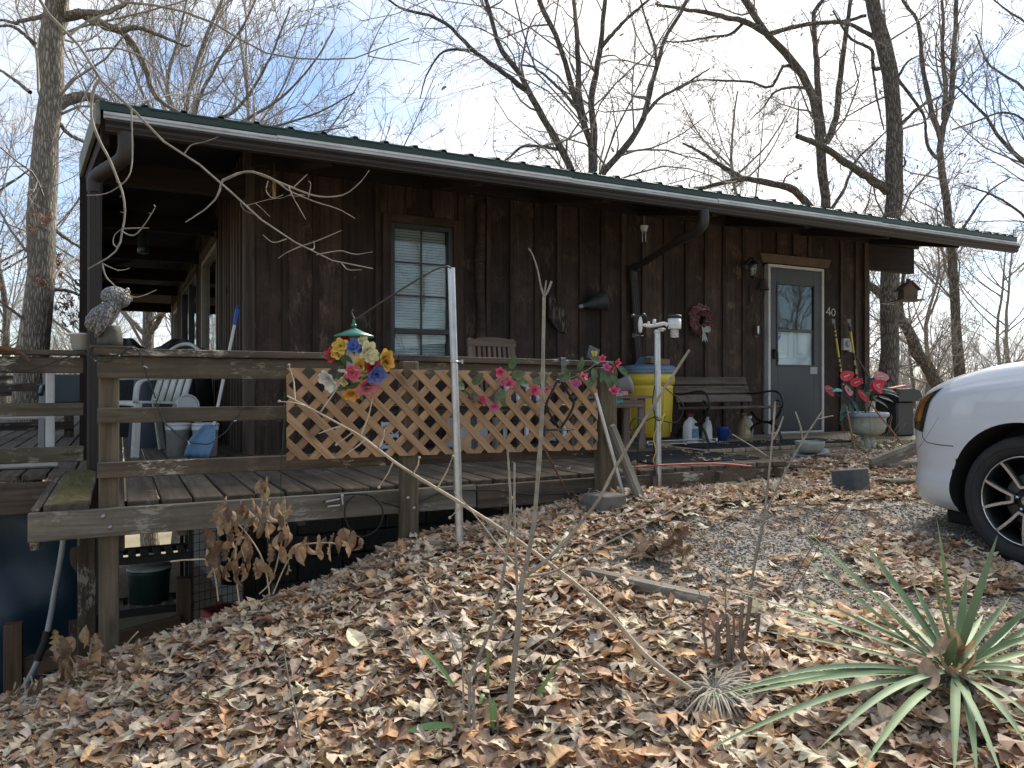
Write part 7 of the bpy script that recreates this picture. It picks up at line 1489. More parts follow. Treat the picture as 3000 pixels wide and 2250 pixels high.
curled_shrub('dead_shrub','dead shrub with drooping curled tan leaves below the deck beam',rp(6,755,790,1420,1450)+rp(40,640,860,1480,1600)+rp(34,590,760,1560,1690)+rp(12,880,1000,1580,1650)+rp(10,990,1045,1565,1610)+rp(14,690,900,1600,1680),[[(700,1760),(690,1650),(700,1570),(760,1500),(770,1430)],[(790,1740),(770,1640),(720,1560),(660,1500)],[(800,1740),(840,1650),(880,1600),(960,1590),(1010,1600)],[(640,1760),(620,1650),(560,1640),(500,1645)],[(760,1740),(800,1690),(830,1560),(830,1500)]],3.45,.082,(740,1760))
curled_shrub('dead_hosta','limp curled brown leaves beside the drain pipe',rp(14,165,215,1870,1990)+rp(18,220,300,1860,2010)+rp(16,20,150,2000,2090)+rp(8,370,440,1890,1990),[[(240,2040),(225,1960),(190,1900),(185,1865)],[(250,2030),(262,1930),(270,1870)],[(330,1960),(370,1890),(405,1850)],[(60,2100),(75,2040),(72,1985)],[(120,2090),(105,2040),(92,1980)]],3.35,.095,(240,2050),(15,120))
curled_shrub('leaf_heap','heap of big curled tan leaves on the gravel edge',rp(18,1850,2025,1575,1635)+rp(7,1950,1990,1530,1590),[[(1900,1630),(1950,1600),(1968,1545)]],float(np.dot(ground_px(1930,1640)-CAM,FW))-.02,.125,(1930,1640),(-25,40))

# dry oak leaves caught in the yucca heart
for (x,y,dx) in ((2790,1890,0),(2825,1910,.4),(2770,1965,-.3),(2850,1950,.6),(2720,1985,-.8),(2800,2010,.1),(2760,1905,.9)):
    bv,bf,bs=leaf_shape('oval',1.4,.6,.5,int(x+y)); p=at(x,y,d=yd-.05+random.uniform(-.05,.08)); M=Matrix.Rotation(dx*3,3,'Z')@Matrix.Rotation(R_(random.uniform(10,70)),3,'Y')
    c=np.array(random.choice([(.42,.28,.17),(.36,.25,.17),(.30,.17,.10)])); o=mesh_np('caught_leaf',(bv*.12)@np.array(M).T+p,bf,MT['dry_leaf'],yu,color=c[None]*bs[:,None],smooth=True)
# ================================================================== bare trees
bark('bark_grey',(.075,.066,.057),(.28,.25,.215),2.4,.9,moss=(.12,.13,.08)); bark('bark_light',(.15,.13,.107),(.48,.425,.355),2.4,.9,moss=(.15,.155,.10)); bark('bark_dark',(.07,.062,.054),(.27,.24,.205),2.4,.8)  # barks paled; haze and light on the trunks go into the colour
twm=surf('twig_bark',(.24,.21,.185),rough=.85,var=.3,scale=3,bump=0); twl=surf('twig_light',(.28,.245,.21),rough=.85,var=.3,scale=3,bump=0); twf=surf('twig_far',(.30,.27,.25),rough=.9,var=.25,scale=1,bump=0)  # twigs paled in place of haze and glare in the air
def np_norm(v): return v/np.maximum(np.linalg.norm(v,axis=-1,keepdims=True),1e-9)
def tubes_np(P,r,k):
    """P (B,n,3), r (B,n): B tubes of n rings and k sides"""
    B,n,_=P.shape; T=np_norm(np.gradient(P,axis=1)); mean=np_norm(T.mean(1)); ref=np.where(np.abs(mean[:,2:3])>.8,np.array([[1.,0,0]]),np.array([[0,0,1.]]))
    a=np_norm(np.cross(T,ref[:,None])); b=np.cross(T,a); th=np.arange(k)*2*np.pi/k
    V=P[:,:,None]+r[:,:,None,None]*(a[:,:,None]*np.cos(th)[None,None,:,None]+b[:,:,None]*np.sin(th)[None,None,:,None])
    base=(np.arange(B)*n*k)[:,None,None]+(np.arange(n-1)*k)[None,:,None]; j=np.arange(k)[None,None]; j2=(j+1)%k
    F=np.stack(np.broadcast_arrays(base+j,base+j2,base+k+j2,base+k+j),-1).reshape(-1,4)
    return V.reshape(-1,3),F
def grow(P,r,count,lenf,ang,n,up=.25,wob=.18,rf=.55,t0=.2,t1=1.0,rmin=.002,g=None,lmin=0.0,droop=0.0,rmax=1.0):
    """children of the given branches (arrays P (B,m,3), r (B,m))"""
    g=g or rng; B,m,_=P.shape; L=np.linalg.norm(np.diff(P,axis=1),axis=2).sum(1); w=L/L.sum(); par=g.choice(B,count,p=w); t=g.uniform(t0,t1,count)
    f=t*(m-1); i=np.minimum(f.astype(int),m-2); u=(f-i)[:,None]; pos=P[par,i]*(1-u)+P[par,i+1]*u; tan=np_norm(P[par,i+1]-P[par,i]); rad=(r[par,i]*(1-u[:,0])+r[par,i+1]*u[:,0])
    rv=g.normal(size=(count,3)); side=np_norm(rv-tan*(rv*tan).sum(1,keepdims=True)); th=np.radians(g.uniform(ang[0],ang[1],count))[:,None]; d=np_norm(tan*np.cos(th)+side*np.sin(th))
    ln=np.maximum(L[par]*g.uniform(lenf[0],lenf[1],count)*(1.15-.55*t),lmin); Q=np.empty((count,n,3)); Q[:,0]=pos; st=(ln/(n-1))[:,None]; cd=d
    bend=g.normal(size=(count,3))*wob
    for k in range(1,n):
        cd=np_norm(cd+bend*.5+g.normal(size=(count,3))*wob+np.array([0,0,up-droop*k/n])*.35); Q[:,k]=Q[:,k-1]+cd*st
    r0=np.clip(rad*g.uniform(rf*.75,rf*1.1,count),rmin,rmax); rr=r0[:,None]*np.linspace(1,.35,n)[None]; return Q,np.maximum(rr,rmin*.55)
def resample(pts,n):
    P=np.array(smooth_path(pts,6)); s=np.concatenate([[0],np.cumsum(np.linalg.norm(np.diff(P,axis=0),axis=1))]); q=np.linspace(0,s[-1],n); return np.stack([np.interp(q,s,P[:,k]) for k in range(3)],1)
def jag(P,r):
    """organic swell of trunk radius"""
    n=len(r); return r*(1+.06*np.sin(np.arange(n)*1.7+rng.uniform(0,6)))
def make_tree(name,label,limbs,levels,mats,cat='tree',group=None,seed=1,leaves=0,leaf_zone=None):
    """limbs: list of (points, r0, r1) world coords, the first is the trunk; levels: dicts for grow()"""
    g=np.random.default_rng(seed); base=np.array(limbs[0][0][0]); t_=thing(name,label,cat,tuple(base),group=group)
    Pm=[]; Rm=[]
    for k,(pts,r0,r1) in enumerate(limbs):
        n=22; P=resample(pts,n); P[1:-1]+=g.normal(size=(n-2,3))*r0*.10; r=jag(P,np.linspace(r0,r1,n))
        if k==0: r[:3]*=np.array([1.35,1.15,1.05])
        Pm.append(P);Rm.append(r)
    V,F=tubes_np(np.array(Pm[:1]),np.array(Rm[:1]),14); mesh_np('trunk',V,F,mats[0],t_,smooth=True)
    for P,r in zip(Pm[1:],Rm[1:]): V,F=tubes_np(P[None],r[None],10); mesh_np('limb',V,F,mats[0],t_,smooth=True)
    P,R=np.array(Pm),np.array(Rm); Vs=[];Fs=[];off=0; allP=[]
    for li,lv in enumerate(levels):
        lv=dict(lv); k=lv.pop('k',4); src=lv.pop('src','prev')
        P,R=grow(P,R,g=g,**lv); V,F=tubes_np(P,R,k); Vs.append(V);Fs.append(F+off);off+=len(V); allP.append(P)
    o=mesh_np('crown',np.concatenate(Vs),np.concatenate(Fs),mats[1],t_,smooth=True); o['kind']='stuff'
    if leaves:
        tp=allP[-1][:,-1]; 
        if leaf_zone is not None: tp=tp[leaf_zone(tp)]
        if len(tp):
            p=tp[g.integers(0,len(tp),leaves)]+g.normal(size=(leaves,3))*.05; bv,bf,bs=leaf_kinds[1]; c=np.array([[.23,.12,.075]])*g.uniform(.6,1.3,(leaves,1)); V,F,C=instance(bv,bf,p,rand_rot(leaves,rng.uniform(.6,2.2,leaves)),g.uniform(.06,.11,leaves),c,bs)
            o=mesh_np('withered_leaves',V,F,MT['dry_leaf'],t_,color=C); o['kind']='stuff'
    return t_
def pxpath(pts,d,dd=0.0): return [at(x,y,d=d+dd*i/max(1,len(pts)-1)) for i,(x,y) in enumerate(pts)]
def foot(path):
    p=np.array(path[0]); z=Hs(p[0],p[1])-.2; return [np.array((p[0],p[1],z))]+list(path)
def pr_(px,d): return px*.5*d/FPX
# --- big grey oak beyond the side deck
d=10.5
oak=foot(pxpath([(78,1330),(92,1100),(112,800),(132,500),(152,250),(168,90),(182,-60),(200,-400),(215,-900)],d))
make_tree('oak_tree','thick grey barked bare oak rising beyond the side deck rail',[(oak,pr_(100,d),pr_(40,d)),
 (pxpath([(150,335),(199,289),(253,280),(316,307),(357,334),(430,352),(540,350),(650,378),(740,400)],d,.8),pr_(34,d),pr_(10,d)),(pxpath([(168,60),(205,45),(240,43),(316,79),(357,90),(407,158),(434,217),(452,280),(538,343)],d,.5),pr_(30,d),pr_(10,d)),(pxpath([(357,88),(407,81),(479,108),(547,135),(560,120)],d,.3),pr_(17,d),pr_(5,d)),(pxpath([(172,50),(230,35),(289,38),(340,25),(370,5),(380,-40)],d,-.4),pr_(24,d),pr_(8,d)),
 (pxpath([(130,45),(90,55),(55,62),(46,70),(20,60),(-20,58)],d,.2),pr_(15,d),pr_(6,d)),(pxpath([(105,130),(70,100),(30,75),(-30,80)],d,-.3),pr_(13,d),pr_(5,d)),(pxpath([(160,345),(200,390),(240,412),(262,425),(300,470)],d,.6),pr_(14,d),pr_(6,d)),(pxpath([(88,270),(50,240),(0,205),(-60,170)],d,.3),pr_(12,d),pr_(5,d)),(pxpath([(130,640),(160,670),(210,710),(260,735)],d,.4),pr_(15,d),pr_(7,d)),(pxpath([(95,840),(150,850),(190,850),(260,875),(300,900)],d,.5),pr_(14,d),pr_(5,d)),(pxpath([(168,60),(190,-60),(260,-300),(330,-700)],d,-.8),pr_(34,d),pr_(12,d))],
 [dict(count=60,lenf=(.14,.3),ang=(25,75),n=7,up=.25,wob=.16,rf=.28,k=5,t0=.3,rmax=.02),dict(count=320,lenf=(.3,.6),ang=(25,70),n=6,up=.2,wob=.2,rf=.5,k=4,rmin=.005),dict(count=1500,lenf=(.3,.65),ang=(20,65),n=5,up=.2,wob=.22,rf=.5,k=3,rmin=.004)],(MT['bark_light'],twl),seed=3,leaves=420,leaf_zone=lambda p:p[:,2]<2.6)
# --- pale many stemmed tree above the left end of the roof
d=17.0; st0=at(560,700,d=d)
make_tree('multi_stem_tree','pale many stemmed bare tree above the left end of the roof',[(foot(pxpath([(560,900),(552,500),(545,343),(556,253),(601,113),(651,0),(700,-150)],d)),pr_(24,d),pr_(7,d)),(pxpath([(548,420),(510,340),(490,240),(520,120),(545,0),(560,-150)],d,.4),pr_(14,d),pr_(4,d)),(pxpath([(550,420),(600,360),(680,330),(740,260),(800,150),(850,20)],d,-.5),pr_(13,d),pr_(4,d)),(pxpath([(552,430),(640,380),(720,350),(830,280),(920,180),(980,80)],d,.6),pr_(11,d),pr_(4,d)),(pxpath([(548,430),(450,330),(400,230),(370,120),(330,0)],d,.7),pr_(12,d),pr_(4,d)),(pxpath([(552,420),(580,300),(640,180),(720,60),(770,-60)],d,-.7),pr_(12,d),pr_(4,d)),(pxpath([(552,440),(660,400),(800,370),(930,330),(1040,270)],d,-.4),pr_(10,d),pr_(4,d)),(pxpath([(552,440),(650,410),(780,400),(900,390),(1020,370)],d,.9),pr_(9,d),pr_(4,d))],
 [dict(count=90,lenf=(.3,.6),ang=(15,50),n=7,up=.3,wob=.13,rf=.45,k=4,t0=.2,rmax=.03),dict(count=520,lenf=(.3,.6),ang=(18,50),n=6,up=.35,wob=.16,rf=.5,k=3,rmin=.007),dict(count=2600,lenf=(.35,.7),ang=(18,50),n=5,up=.3,wob=.18,rf=.5,k=3,rmin=.005)],(MT['bark_light'],twl),seed=5)
# --- dark spreading tree above the middle of the roof
d=14.0
make_tree('spreading_tree','dark spreading bare tree with many limbs behind the middle of the roof',[(foot(pxpath([(1735,900),(1733,600),(1730,430),(1701,339),(1668,220),(1642,136),(1610,60),(1579,0),(1540,-120),(1500,-300)],d)),pr_(31,d),pr_(10,d)),(pxpath([(1738,500),(1741,384),(1732,294),(1745,220),(1759,136),(1773,0),(1790,-160)],d,.4),pr_(24,d),pr_(9,d)),(pxpath([(1715,360),(1698,289),(1692,136),(1683,0),(1670,-140)],d,-.4),pr_(21,d),pr_(7,d)),(pxpath([(1715,640),(1678,511),(1633,416),(1556,280),(1520,210),(1470,149),(1445,70),(1425,0),(1400,-120)],d,-.5),pr_(26,d),pr_(9,d)),(pxpath([(1556,275),(1475,212),(1384,145),(1294,59),(1181,27),(1120,-20)],d,-.8),pr_(17,d),pr_(5,d)),(pxpath([(1735,640),(1755,524),(1782,488),(1859,398),(1890,330),(1909,253),(1949,113),(2000,27),(2040,-60)],d,.6),pr_(24,d),pr_(8,d)),(pxpath([(1880,350),(1930,290),(2000,250),(2080,200)],d,.3),pr_(12,d),pr_(4,d)),(pxpath([(1650,440),(1590,430),(1530,430),(1480,470),(1420,490)],d,.5),pr_(11,d),pr_(4,d)),(pxpath([(1384,148),(1300,150),(1250,220),(1230,290)],d,.4),pr_(9,d),pr_(3,d)),(pxpath([(1700,330),(1640,260),(1570,200),(1520,190)],d,.5),pr_(13,d),pr_(4,d)),(pxpath([(1760,140),(1830,60),(1900,0),(1960,-60)],d,-.4),pr_(13,d),pr_(4,d)),(pxpath([(1925,200),(1915,120),(1890,50),(1870,-30)],d,.3),pr_(10,d),pr_(4,d))],
 [dict(count=110,lenf=(.22,.5),ang=(25,75),n=7,up=.1,wob=.2,rf=.42,k=4,t0=.15,rmax=.022),dict(count=620,lenf=(.3,.6),ang=(25,70),n=6,up=.1,wob=.24,rf=.5,k=3,rmin=.006,droop=.3),dict(count=2800,lenf=(.3,.65),ang=(25,65),n=5,up=.1,wob=.26,rf=.5,k=3,rmin=.004,droop=.3)],(MT['bark_dark'],twm),seed=8,leaves=260)
# --- leaning dark tree, right of centre
d=15.0
make_tree('leaning_tree','dark leaning bare tree hung with vines above the cabin door',[(foot(pxpath([(2425,1000),(2420,640),(2410,500),(2400,400),(2385,300),(2350,215),(2300,150),(2250,100),(2215,50),(2180,0),(2130,-90)],d)),pr_(42,d),pr_(16,d)),(pxpath([(2410,400),(2400,300),(2393,194),(2386,100),(2384,36),(2411,0),(2430,-90)],d,.4),pr_(22,d),pr_(9,d)),(pxpath([(2420,420),(2440,380),(2452,316),(2470,158),(2493,0),(2510,-150)],d,-.5),pr_(20,d),pr_(8,d)),(pxpath([(2249,99),(2181,63),(2120,48),(2068,36),(2000,27),(1920,10)],d,-.3),pr_(19,d),pr_(7,d)),(pxpath([(2181,63),(2140,100),(2080,108),(2000,122),(1940,120)],d,.5),pr_(10,d),pr_(4,d)),(pxpath([(2360,230),(2300,190),(2260,255),(2200,240),(2100,235),(2040,235),(1990,262)],d,.6),pr_(10,d),pr_(4,d)),(pxpath([(2370,260),(2320,255),(2270,270),(2240,310),(2200,350)],d,-.4),pr_(9,d),pr_(3,d)),(pxpath([(2430,620),(2470,560),(2510,470),(2560,420),(2600,380)],d,.5),pr_(11,d),pr_(4,d)),(pxpath([(2250,100),(2320,80),(2384,68),(2470,62),(2538,45)],d,-.3),pr_(14,d),pr_(9,d)),(pxpath([(2395,640),(2330,560),(2250,535),(2180,525),(2080,545),(2000,560)],d,-.4),pr_(26,d),pr_(8,d)),(pxpath([(2180,525),(2120,490),(2060,450),(2000,420)],d,.2),pr_(18,d),pr_(6,d))],
 [dict(count=70,lenf=(.16,.34),ang=(25,75),n=7,up=.15,wob=.2,rf=.4,k=4,t0=.25,rmax=.022),dict(count=430,lenf=(.3,.6),ang=(25,70),n=6,up=.1,wob=.24,rf=.5,k=3,rmin=.006,droop=.4),dict(count=2000,lenf=(.3,.65),ang=(25,65),n=5,up=.1,wob=.26,rf=.5,k=3,rmin=.004,droop=.5)],(MT['bark_dark'],twm),seed=12,leaves=300)
# --- thick straight trunk, right
d=13.0
make_tree('tall_tree','thick straight grey trunk rising right of the cabin door',[(foot(pxpath([(2606,1160),(2606,800),(2615,655),(2619,452),(2615,271),(2600,180),(2583,113),(2556,0),(2530,-150),(2510,-500)],d)),pr_(58,d),pr_(34,d)),(pxpath([(2600,560),(2560,530),(2497,488),(2430,443),(2380,415),(2335,398)],d,-.5),pr_(28,d),pr_(14,d)),(pxpath([(2335,398),(2338,350),(2340,300)],d-.5,.0),pr_(7,d),pr_(3,d)),(pxpath([(2638,365),(2700,310),(2760,280),(2815,250),(2826,230)],d,.4),pr_(11,d),pr_(4,d)),(pxpath([(2630,230),(2660,180),(2700,160)],d,.2),pr_(9,d),pr_(3,d)),(pxpath([(2630,230),(2690,310),(2710,350),(2716,420),(2745,460)],d,.5),pr_(10,d),pr_(6,d)),(pxpath([(2580,120),(2480,68),(2384,68)],d,.4),pr_(14,d),pr_(8,d)),(pxpath([(2590,195),(2560,200),(2557,150),(2530,130),(2490,110),(2440,30)],d,-.2),pr_(12,d),pr_(5,d)),(pxpath([(2600,540),(2635,500),(2652,480),(2648,460)],d,-.2),pr_(7,d),pr_(4,d)),(pxpath([(2558,200),(2570,290),(2590,380)],d,-.2),pr_(7,d),pr_(4,d))],
 [dict(count=40,lenf=(.10,.25),ang=(30,75),n=7,up=.1,wob=.2,rf=.35,k=4,t0=.35,rmax=.02),dict(count=240,lenf=(.3,.6),ang=(25,70),n=6,up=.1,wob=.24,rf=.5,k=3,rmin=.006),dict(count=1000,lenf=(.3,.65),ang=(25,65),n=5,up=.1,wob=.26,rf=.5,k=3,rmin=.004)],(MT['bark_grey'],twm),seed=15)
d=15.5
make_tree('slanting_tree','slanting rough trunk crossing behind the hanging birdhouse',[(foot(pxpath([(2790,1190),(2741,1120),(2690,1030),(2646,953),(2600,880),(2583,863),(2529,827),(2470,800),(2380,700)],d)),pr_(50,d),pr_(16,d)),(pxpath([(2646,953),(2640,880),(2650,780),(2670,640)],d,.4),pr_(14,d),pr_(6,d))],
 [dict(count=24,lenf=(.15,.35),ang=(30,75),n=6,up=.3,wob=.2,rf=.35,k=4,t0=.3,rmax=.02),dict(count=180,lenf=(.3,.6),ang=(25,70),n=6,up=.2,wob=.24,rf=.5,k=3,rmin=.006),dict(count=700,lenf=(.3,.65),ang=(25,65),n=5,up=.2,wob=.26,rf=.5,k=3,rmin=.004)],(MT['bark_grey'],twm),seed=16)
d=16.0
make_tree('forked_tree','slim grey tree forking into upright limbs at the roof end',[(foot(pxpath([(2812,1150),(2795,850),(2782,678),(2769,542),(2755,452),(2760,384),(2769,344),(2787,271),(2795,150),(2800,45),(2805,-60)],d)),pr_(36,d),pr_(10,d)),(pxpath([(2758,400),(2741,362),(2720,280),(2705,203),(2692,68),(2646,0),(2620,-90)],d,.4),pr_(17,d),pr_(7,d)),(pxpath([(2765,350),(2770,250),(2760,150),(2765,60),(2750,-60)],d,-.4),pr_(15,d),pr_(6,d)),(pxpath([(2755,470),(2720,430),(2710,350)],d,.2),pr_(12,d),pr_(6,d)),(pxpath([(2790,720),(2840,640),(2900,560),(2960,520)],d,.4),pr_(10,d),pr_(4,d))],
 [dict(count=50,lenf=(.14,.32),ang=(20,60),n=7,up=.25,wob=.18,rf=.4,k=4,t0=.3,rmax=.02),dict(count=300,lenf=(.3,.6),ang=(20,60),n=6,up=.2,wob=.22,rf=.5,k=3,rmin=.006),dict(count=1300,lenf=(.3,.65),ang=(20,60),n=5,up=.2,wob=.24,rf=.5,k=3,rmin=.004)],(MT['bark_grey'],twm),seed=18,leaves=80)
d=14.0
make_tree('edge_tree','bare tree with long arching branches at the far side of the drive',[(foot(pxpath([(3180,1200),(3160,800),(3120,600),(3060,520),(2990,470),(2930,400),(2870,320),(2800,250)],d)),pr_(40,d),pr_(5,d)),(pxpath([(3120,600),(3060,350),(2990,250),(2900,190),(2860,100)],d,.5),pr_(15,d),pr_(4,d)),(pxpath([(3130,640),(3060,420),(2960,330),(2850,360),(2790,380)],d,-.6),pr_(11,d),pr_(4,d)),(pxpath([(3140,560),(3080,200),(3020,80),(2950,30),(2890,-20)],d,.4),pr_(15,d),pr_(4,d)),(pxpath([(3150,700),(3060,680),(2960,600),(2880,560),(2820,540)],d,.4),pr_(11,d),pr_(4,d))],
 [dict(count=45,lenf=(.18,.4),ang=(20,55),n=7,up=.2,wob=.14,rf=.4,k=4,t0=.3,rmax=.018),dict(count=220,lenf=(.3,.6),ang=(20,55),n=6,up=.1,wob=.18,rf=.5,k=3,rmin=.006),dict(count=1200,lenf=(.3,.65),ang=(20,55),n=5,up=.1,wob=.2,rf=.5,k=3,rmin=.004)],(MT['bark_grey'],twm),seed=21)
d=18.0
make_tree('porch_tree','forked trunk seen through the far end of the porch',[(foot(pxpath([(440,1250),(436,1000),(432,850),(430,650),(440,400)],d)),pr_(46,d),pr_(20,d)),(pxpath([(436,990),(395,950),(350,900),(300,850)],d,.6),pr_(16,d),pr_(8,d)),(pxpath([(438,980),(470,930),(490,890),(530,800)],d,-.4),pr_(18,d),pr_(8,d))],
 [dict(count=30,lenf=(.3,.6),ang=(20,60),n=6,up=.2,wob=.2,rf=.4,k=4),dict(count=200,lenf=(.3,.6),ang=(20,60),n=5,up=.2,wob=.2,rf=.5,k=3,rmin=.006),dict(count=800,lenf=(.3,.6),ang=(20,60),n=4,up=.2,wob=.2,rf=.5,k=3,rmin=.004)],(MT['bark_light'],twl),seed=25)
# --- branch hanging in front of the roof: limb of a small tree standing left of the path
d=3.25; tb=at(-560,1500,d=2.9); tb[2]=Hs(tb[0],tb[1])-.1
hang=[(
 [tb,tb+np.array((.05,.05,1.2)),tb+np.array((.12,.1,2.4)),tb+np.array((.1,.15,3.4)),tb+np.array((.2,.2,4.6))],.055,.02),
 ([tb+np.array((.11,.11,2.7))]+[at(x,y,d=d-.05) for x,y in ((-120,-330),(20,-170),(80,-60))]+pxpath([(118,0),(167,77),(253,154),(294,226),(307,253),(375,307),(452,384),(497,429),(579,479),(651,529),(705,597),(836,692),(927,746),(1000,770),(1092,787)],d,.15),.0115,.0022),
 ([tb+np.array((.1,.14,3.2))]+[at(x,y,d=d-.1) for x,y in ((60,-260),(220,-90))]+pxpath([(344,0),(452,14),(565,41),(633,72),(746,140),(836,167),(1000,175),(1077,158),(1136,131),(1199,111)],d,.1),.0095,.0022),
 (pxpath([(1077,163),(1122,172),(1181,176),(1231,190)],d+.1),.003,.0015),(pxpath([(1077,158),(1113,81),(1149,23)],d+.1),.003,.0015),
 (pxpath([(651,529),(705,506),(750,506),(836,542),(927,574),(1000,572),(1050,540),(1082,498)],d+.1,.1),.0062,.0018),(pxpath([(760,508),(800,525),(850,560),(920,590),(990,612),(1040,640)],d+.1,.1),.004,.0014),(pxpath([(651,529),(633,579),(597,615),(543,651)],d+.1,-.05),.0045,.0022),
 (pxpath([(292,230),(271,271),(267,344),(289,407),(325,479),(357,561),(366,624),(357,678),(348,723),(320,752),(258,788)],d,-.1),.0065,.0030),(pxpath([(300,772),(316,818),(389,870),(459,849)],d-.1,-.0),.003,.0018),(pxpath([(384,318),(387,452),(375,520),(316,565),(253,572)],d+.03,-.1),.004,.0018),(pxpath([(357,678),(385,690),(410,675),(452,612),(450,600)],d-.08,0),.003,.0018),(pxpath([(357,670),(400,668),(436,668)],d-.08,0),.0028,.0016),(pxpath([(345,725),(332,715),(335,690),(357,670)],d-.08,0),.0025,.0015),(pxpath([(300,772),(340,790),(365,790),(380,785)],d-.1,0),.0026,.0015),
 (pxpath([(540,450),(560,425),(600,415),(640,400)],d+.08,0),.003,.0014),(pxpath([(785,530),(780,560),(800,580),(830,570)],d+.12,0),.0026,.0014),(pxpath([(845,545),(860,580),(895,642)],d+.12,0),.0026,.0014),(pxpath([(840,700),(800,710),(770,688)],d+.12,0),.003,.0016),(pxpath([(880,722),(930,705),(1000,675)],d+.13,0),.003,.0015),(pxpath([(880,722),(840,740),(815,757)],d+.13,0),.003,.0016),(pxpath([(927,746),(960,740),(1000,735),(1040,745),(1092,738)],d+.13,0),.003,.0014),(pxpath([(1000,770),(1020,790),(1060,790)],d+.14,0),.0026,.0014),(pxpath([(903,578),(910,540),(903,530)],d+.13,0),.0022,.0014),(pxpath([(860,548),(880,530),(900,510)],d+.12,0),.003,.0018),(pxpath([(200,105),(260,60),(330,30),(420,-30)],d,.2),.006,.003),(pxpath([(250,150),(330,140),(420,170),(520,260),(620,300),(720,320)],d+.02,.2),.0045,.0015),(pxpath([(180,90),(190,150),(230,230),(270,330)],d,.1),.004,.0015)]
make_tree('small_tree','small tree whose thin pale branches hang in front of the eave',hang,[dict(count=26,lenf=(.03,.10),ang=(30,70),n=5,up=.1,wob=.18,rf=.5,k=4,rmin=.0018,t0=.4),dict(count=20,lenf=(.2,.5),ang=(30,70),n=4,up=.1,wob=.18,rf=.5,k=4,rmin=.0015)],(MT['sapling_bark'],MT['sapling_bark']),seed=31)
# --- woods behind: a few tree shapes, copied as individuals
def wood_tree(seed,h,lean,tw,bk,n2=240,n3=1300,label='slim bare tree in the woods around the cabin',group='bare trees in the woods around the cabin'):
    g=np.random.default_rng(seed); p=[np.array((0,0,-.3))]; a=g.uniform(0,6.28)
    for i in range(1,7): p.append(np.array((lean*math.cos(a)*i/6*h*.12+g.normal()*.10,lean*math.sin(a)*i/6*h*.12+g.normal()*.10,h*i/6)))
    lim=[(p,.011*h+.02,.02)]
    for k in range(int(g.integers(6,10))):
        i=int(g.integers(2,6)); q=p[i]*g.uniform(.9,1.0); an=g.uniform(0,6.28); l=h*g.uniform(.18,.38); lim.append(([q,q+np.array((math.cos(an)*l*.4,math.sin(an)*l*.4,l*.35)),q+np.array((math.cos(an)*l*.75,math.sin(an)*l*.75,l*.95))],.0022*h+.006,.008))
    return make_tree('bare_tree',label,lim,[dict(count=70,lenf=(.18,.4),ang=(20,55),n=6,up=.4,wob=.14,rf=.42,k=4,t0=.35,rmin=.010,rmax=.028),dict(count=n2,lenf=(.3,.6),ang=(20,60),n=5,up=.25,wob=.2,rf=.5,k=3,rmin=.010),dict(count=n3,lenf=(.35,.7),ang=(20,60),n=4,up=.2,wob=.22,rf=.55,k=3,rmin=.008)],(bk,tw),group=group,seed=seed)
protos=[wood_tree(101,11,0.6,twf,MT['bark_grey'],label='tall grey bare tree in the woods around the cabin',group='tall grey bare trees in the woods around the cabin'),wood_tree(102,13,0.3,twf,MT['bark_light'],label='pale barked straight bare tree in the woods',group='pale barked straight bare trees in the woods'),wood_tree(103,9,0.8,twf,MT['bark_grey'],label='small leaning bare tree in the woods',group='small leaning bare trees in the woods'),wood_tree(104,14,0.4,twf,MT['bark_grey'],label='very tall slim grey bare tree in the woods',group='very tall slim grey bare trees in the woods'),wood_tree(105,7,0.9,twf,MT['bark_light'],label='short crooked pale bare tree in the woods',group='short crooked pale bare trees in the woods')]
kids={p.name:[q for q in bpy.data.objects if q.parent==p] for p in protos}
def plant(p,x,y,s,rz,first):
    o=p if first else p.copy()
    if not first:
        col.objects.link(o)
        for c in kids[p.name]:
            q=c.copy(); col.objects.link(q); q.parent=o
    o.matrix_world=Matrix.Translation((x,y,Hs(x,y)))@Matrix.Rotation(rz,4,'Z')@Matrix.Diagonal((s,s,s,1))
spots=[]; g=np.random.default_rng(77)
def pxspot(x,d): p=at(x,1128,d=d); return (p[0],p[1])
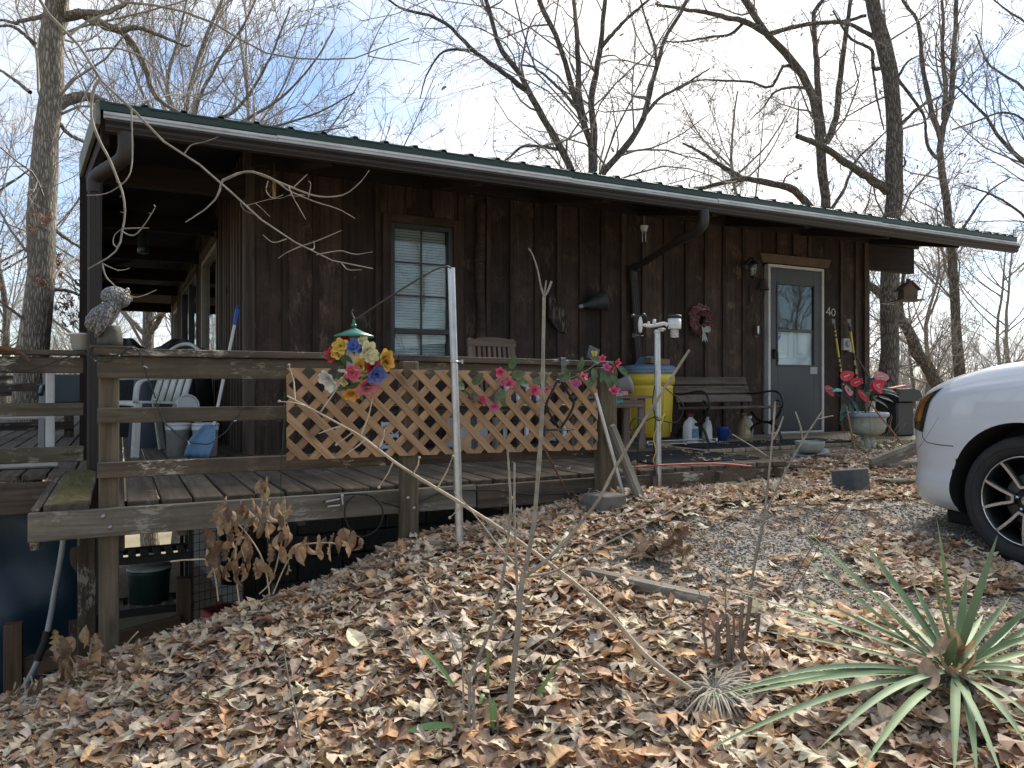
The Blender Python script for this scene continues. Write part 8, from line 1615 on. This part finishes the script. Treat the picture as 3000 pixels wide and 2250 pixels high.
for x,d_ in ((-90,40),(40,46),(200,44),(250,52),(310,40),(520,30),(640,36),(760,27),(880,40),(980,32),(1120,38),(1240,30),(1340,44),(1480,36),(1600,30),(1820,30),(1900,38),(2040,28),(2200,25),(2300,36),(2690,38),(2930,44),(2130,32),(2480,29),(2700,28),(2850,30),(2985,27),(3070,33),(30,33),(120,40),(230,35),(700,24),(1010,26),(1200,24),(2640,45),(2800,50),(100,48),(-300,36),(3300,26),(160,60),(2880,60),(2600,62),(2960,48)): spots.append(pxspot(x,d_))
for (x,y) in ((-7,-16),(-3,-19),(2,-18),(7,-20),(12,-15),(15,-20),(18,-11),(10,-24),(-12,-12),(-14,-20),(20,-3),(22,-16),(4,-26),(-10,-6),(24,4)): spots.append((x,y))
used=set()
for i,(x,y) in enumerate(spots):
    k=i%5 if i<5 else int(g.integers(0,5)); f=k not in used and i<5; used.add(k); plant(protos[k],x,y,float(g.uniform(.85,1.35)),float(g.uniform(0,6.28)),f)
# --- far wooded slopes: one mass of twigs and stems
cnt=2600; an=g.uniform(-1.1,1.15,cnt)+YAW; rad=g.uniform(55,230,cnt)**1.0; X_=CAM[0]+np.sin(an)*rad; Y_=CAM[1]+np.cos(an)*rad; Z_=H(X_,Y_); hh=g.uniform(6,12,cnt)
P0=np.stack([X_,Y_,Z_],1); Q=np.stack([P0+np.array((0,0,1.))*hh[:,None]*t_+g.normal(size=(cnt,3))*.35*t_*3*np.array((1,1,0)) for t_ in (0,.33,.66,1.0)],1); rr=np.linspace(.16,.03,4)[None]*np.ones((cnt,1)); V1,F1=tubes_np(Q,rr,3)
P2,R2=grow(Q,rr,14000,(.25,.5),(20,60),3,up=.3,wob=.2,rf=.45,t0=.3,rmin=.035,g=g); V2,F2=tubes_np(P2,R2,3); P3,R3=grow(P2,R2,22000,(.4,.8),(20,60),3,up=.3,wob=.2,rf=.6,t0=.3,rmin=.025,g=g); V3,F3=tubes_np(P3,R3,3)
fw_=mesh_np('far_woods',np.concatenate([V1,V2,V3]),np.concatenate([F1,F2+len(V1),F3+len(V1)+len(V2)]),surf('far_bark',(.30,.265,.24),rough=.95,var=.3,scale=.05,bump=0),kind='stuff'); tag(fw_,'grey brown mass of bare woods on the far slopes','woods')  # pale grey puts the distance haze into the colour
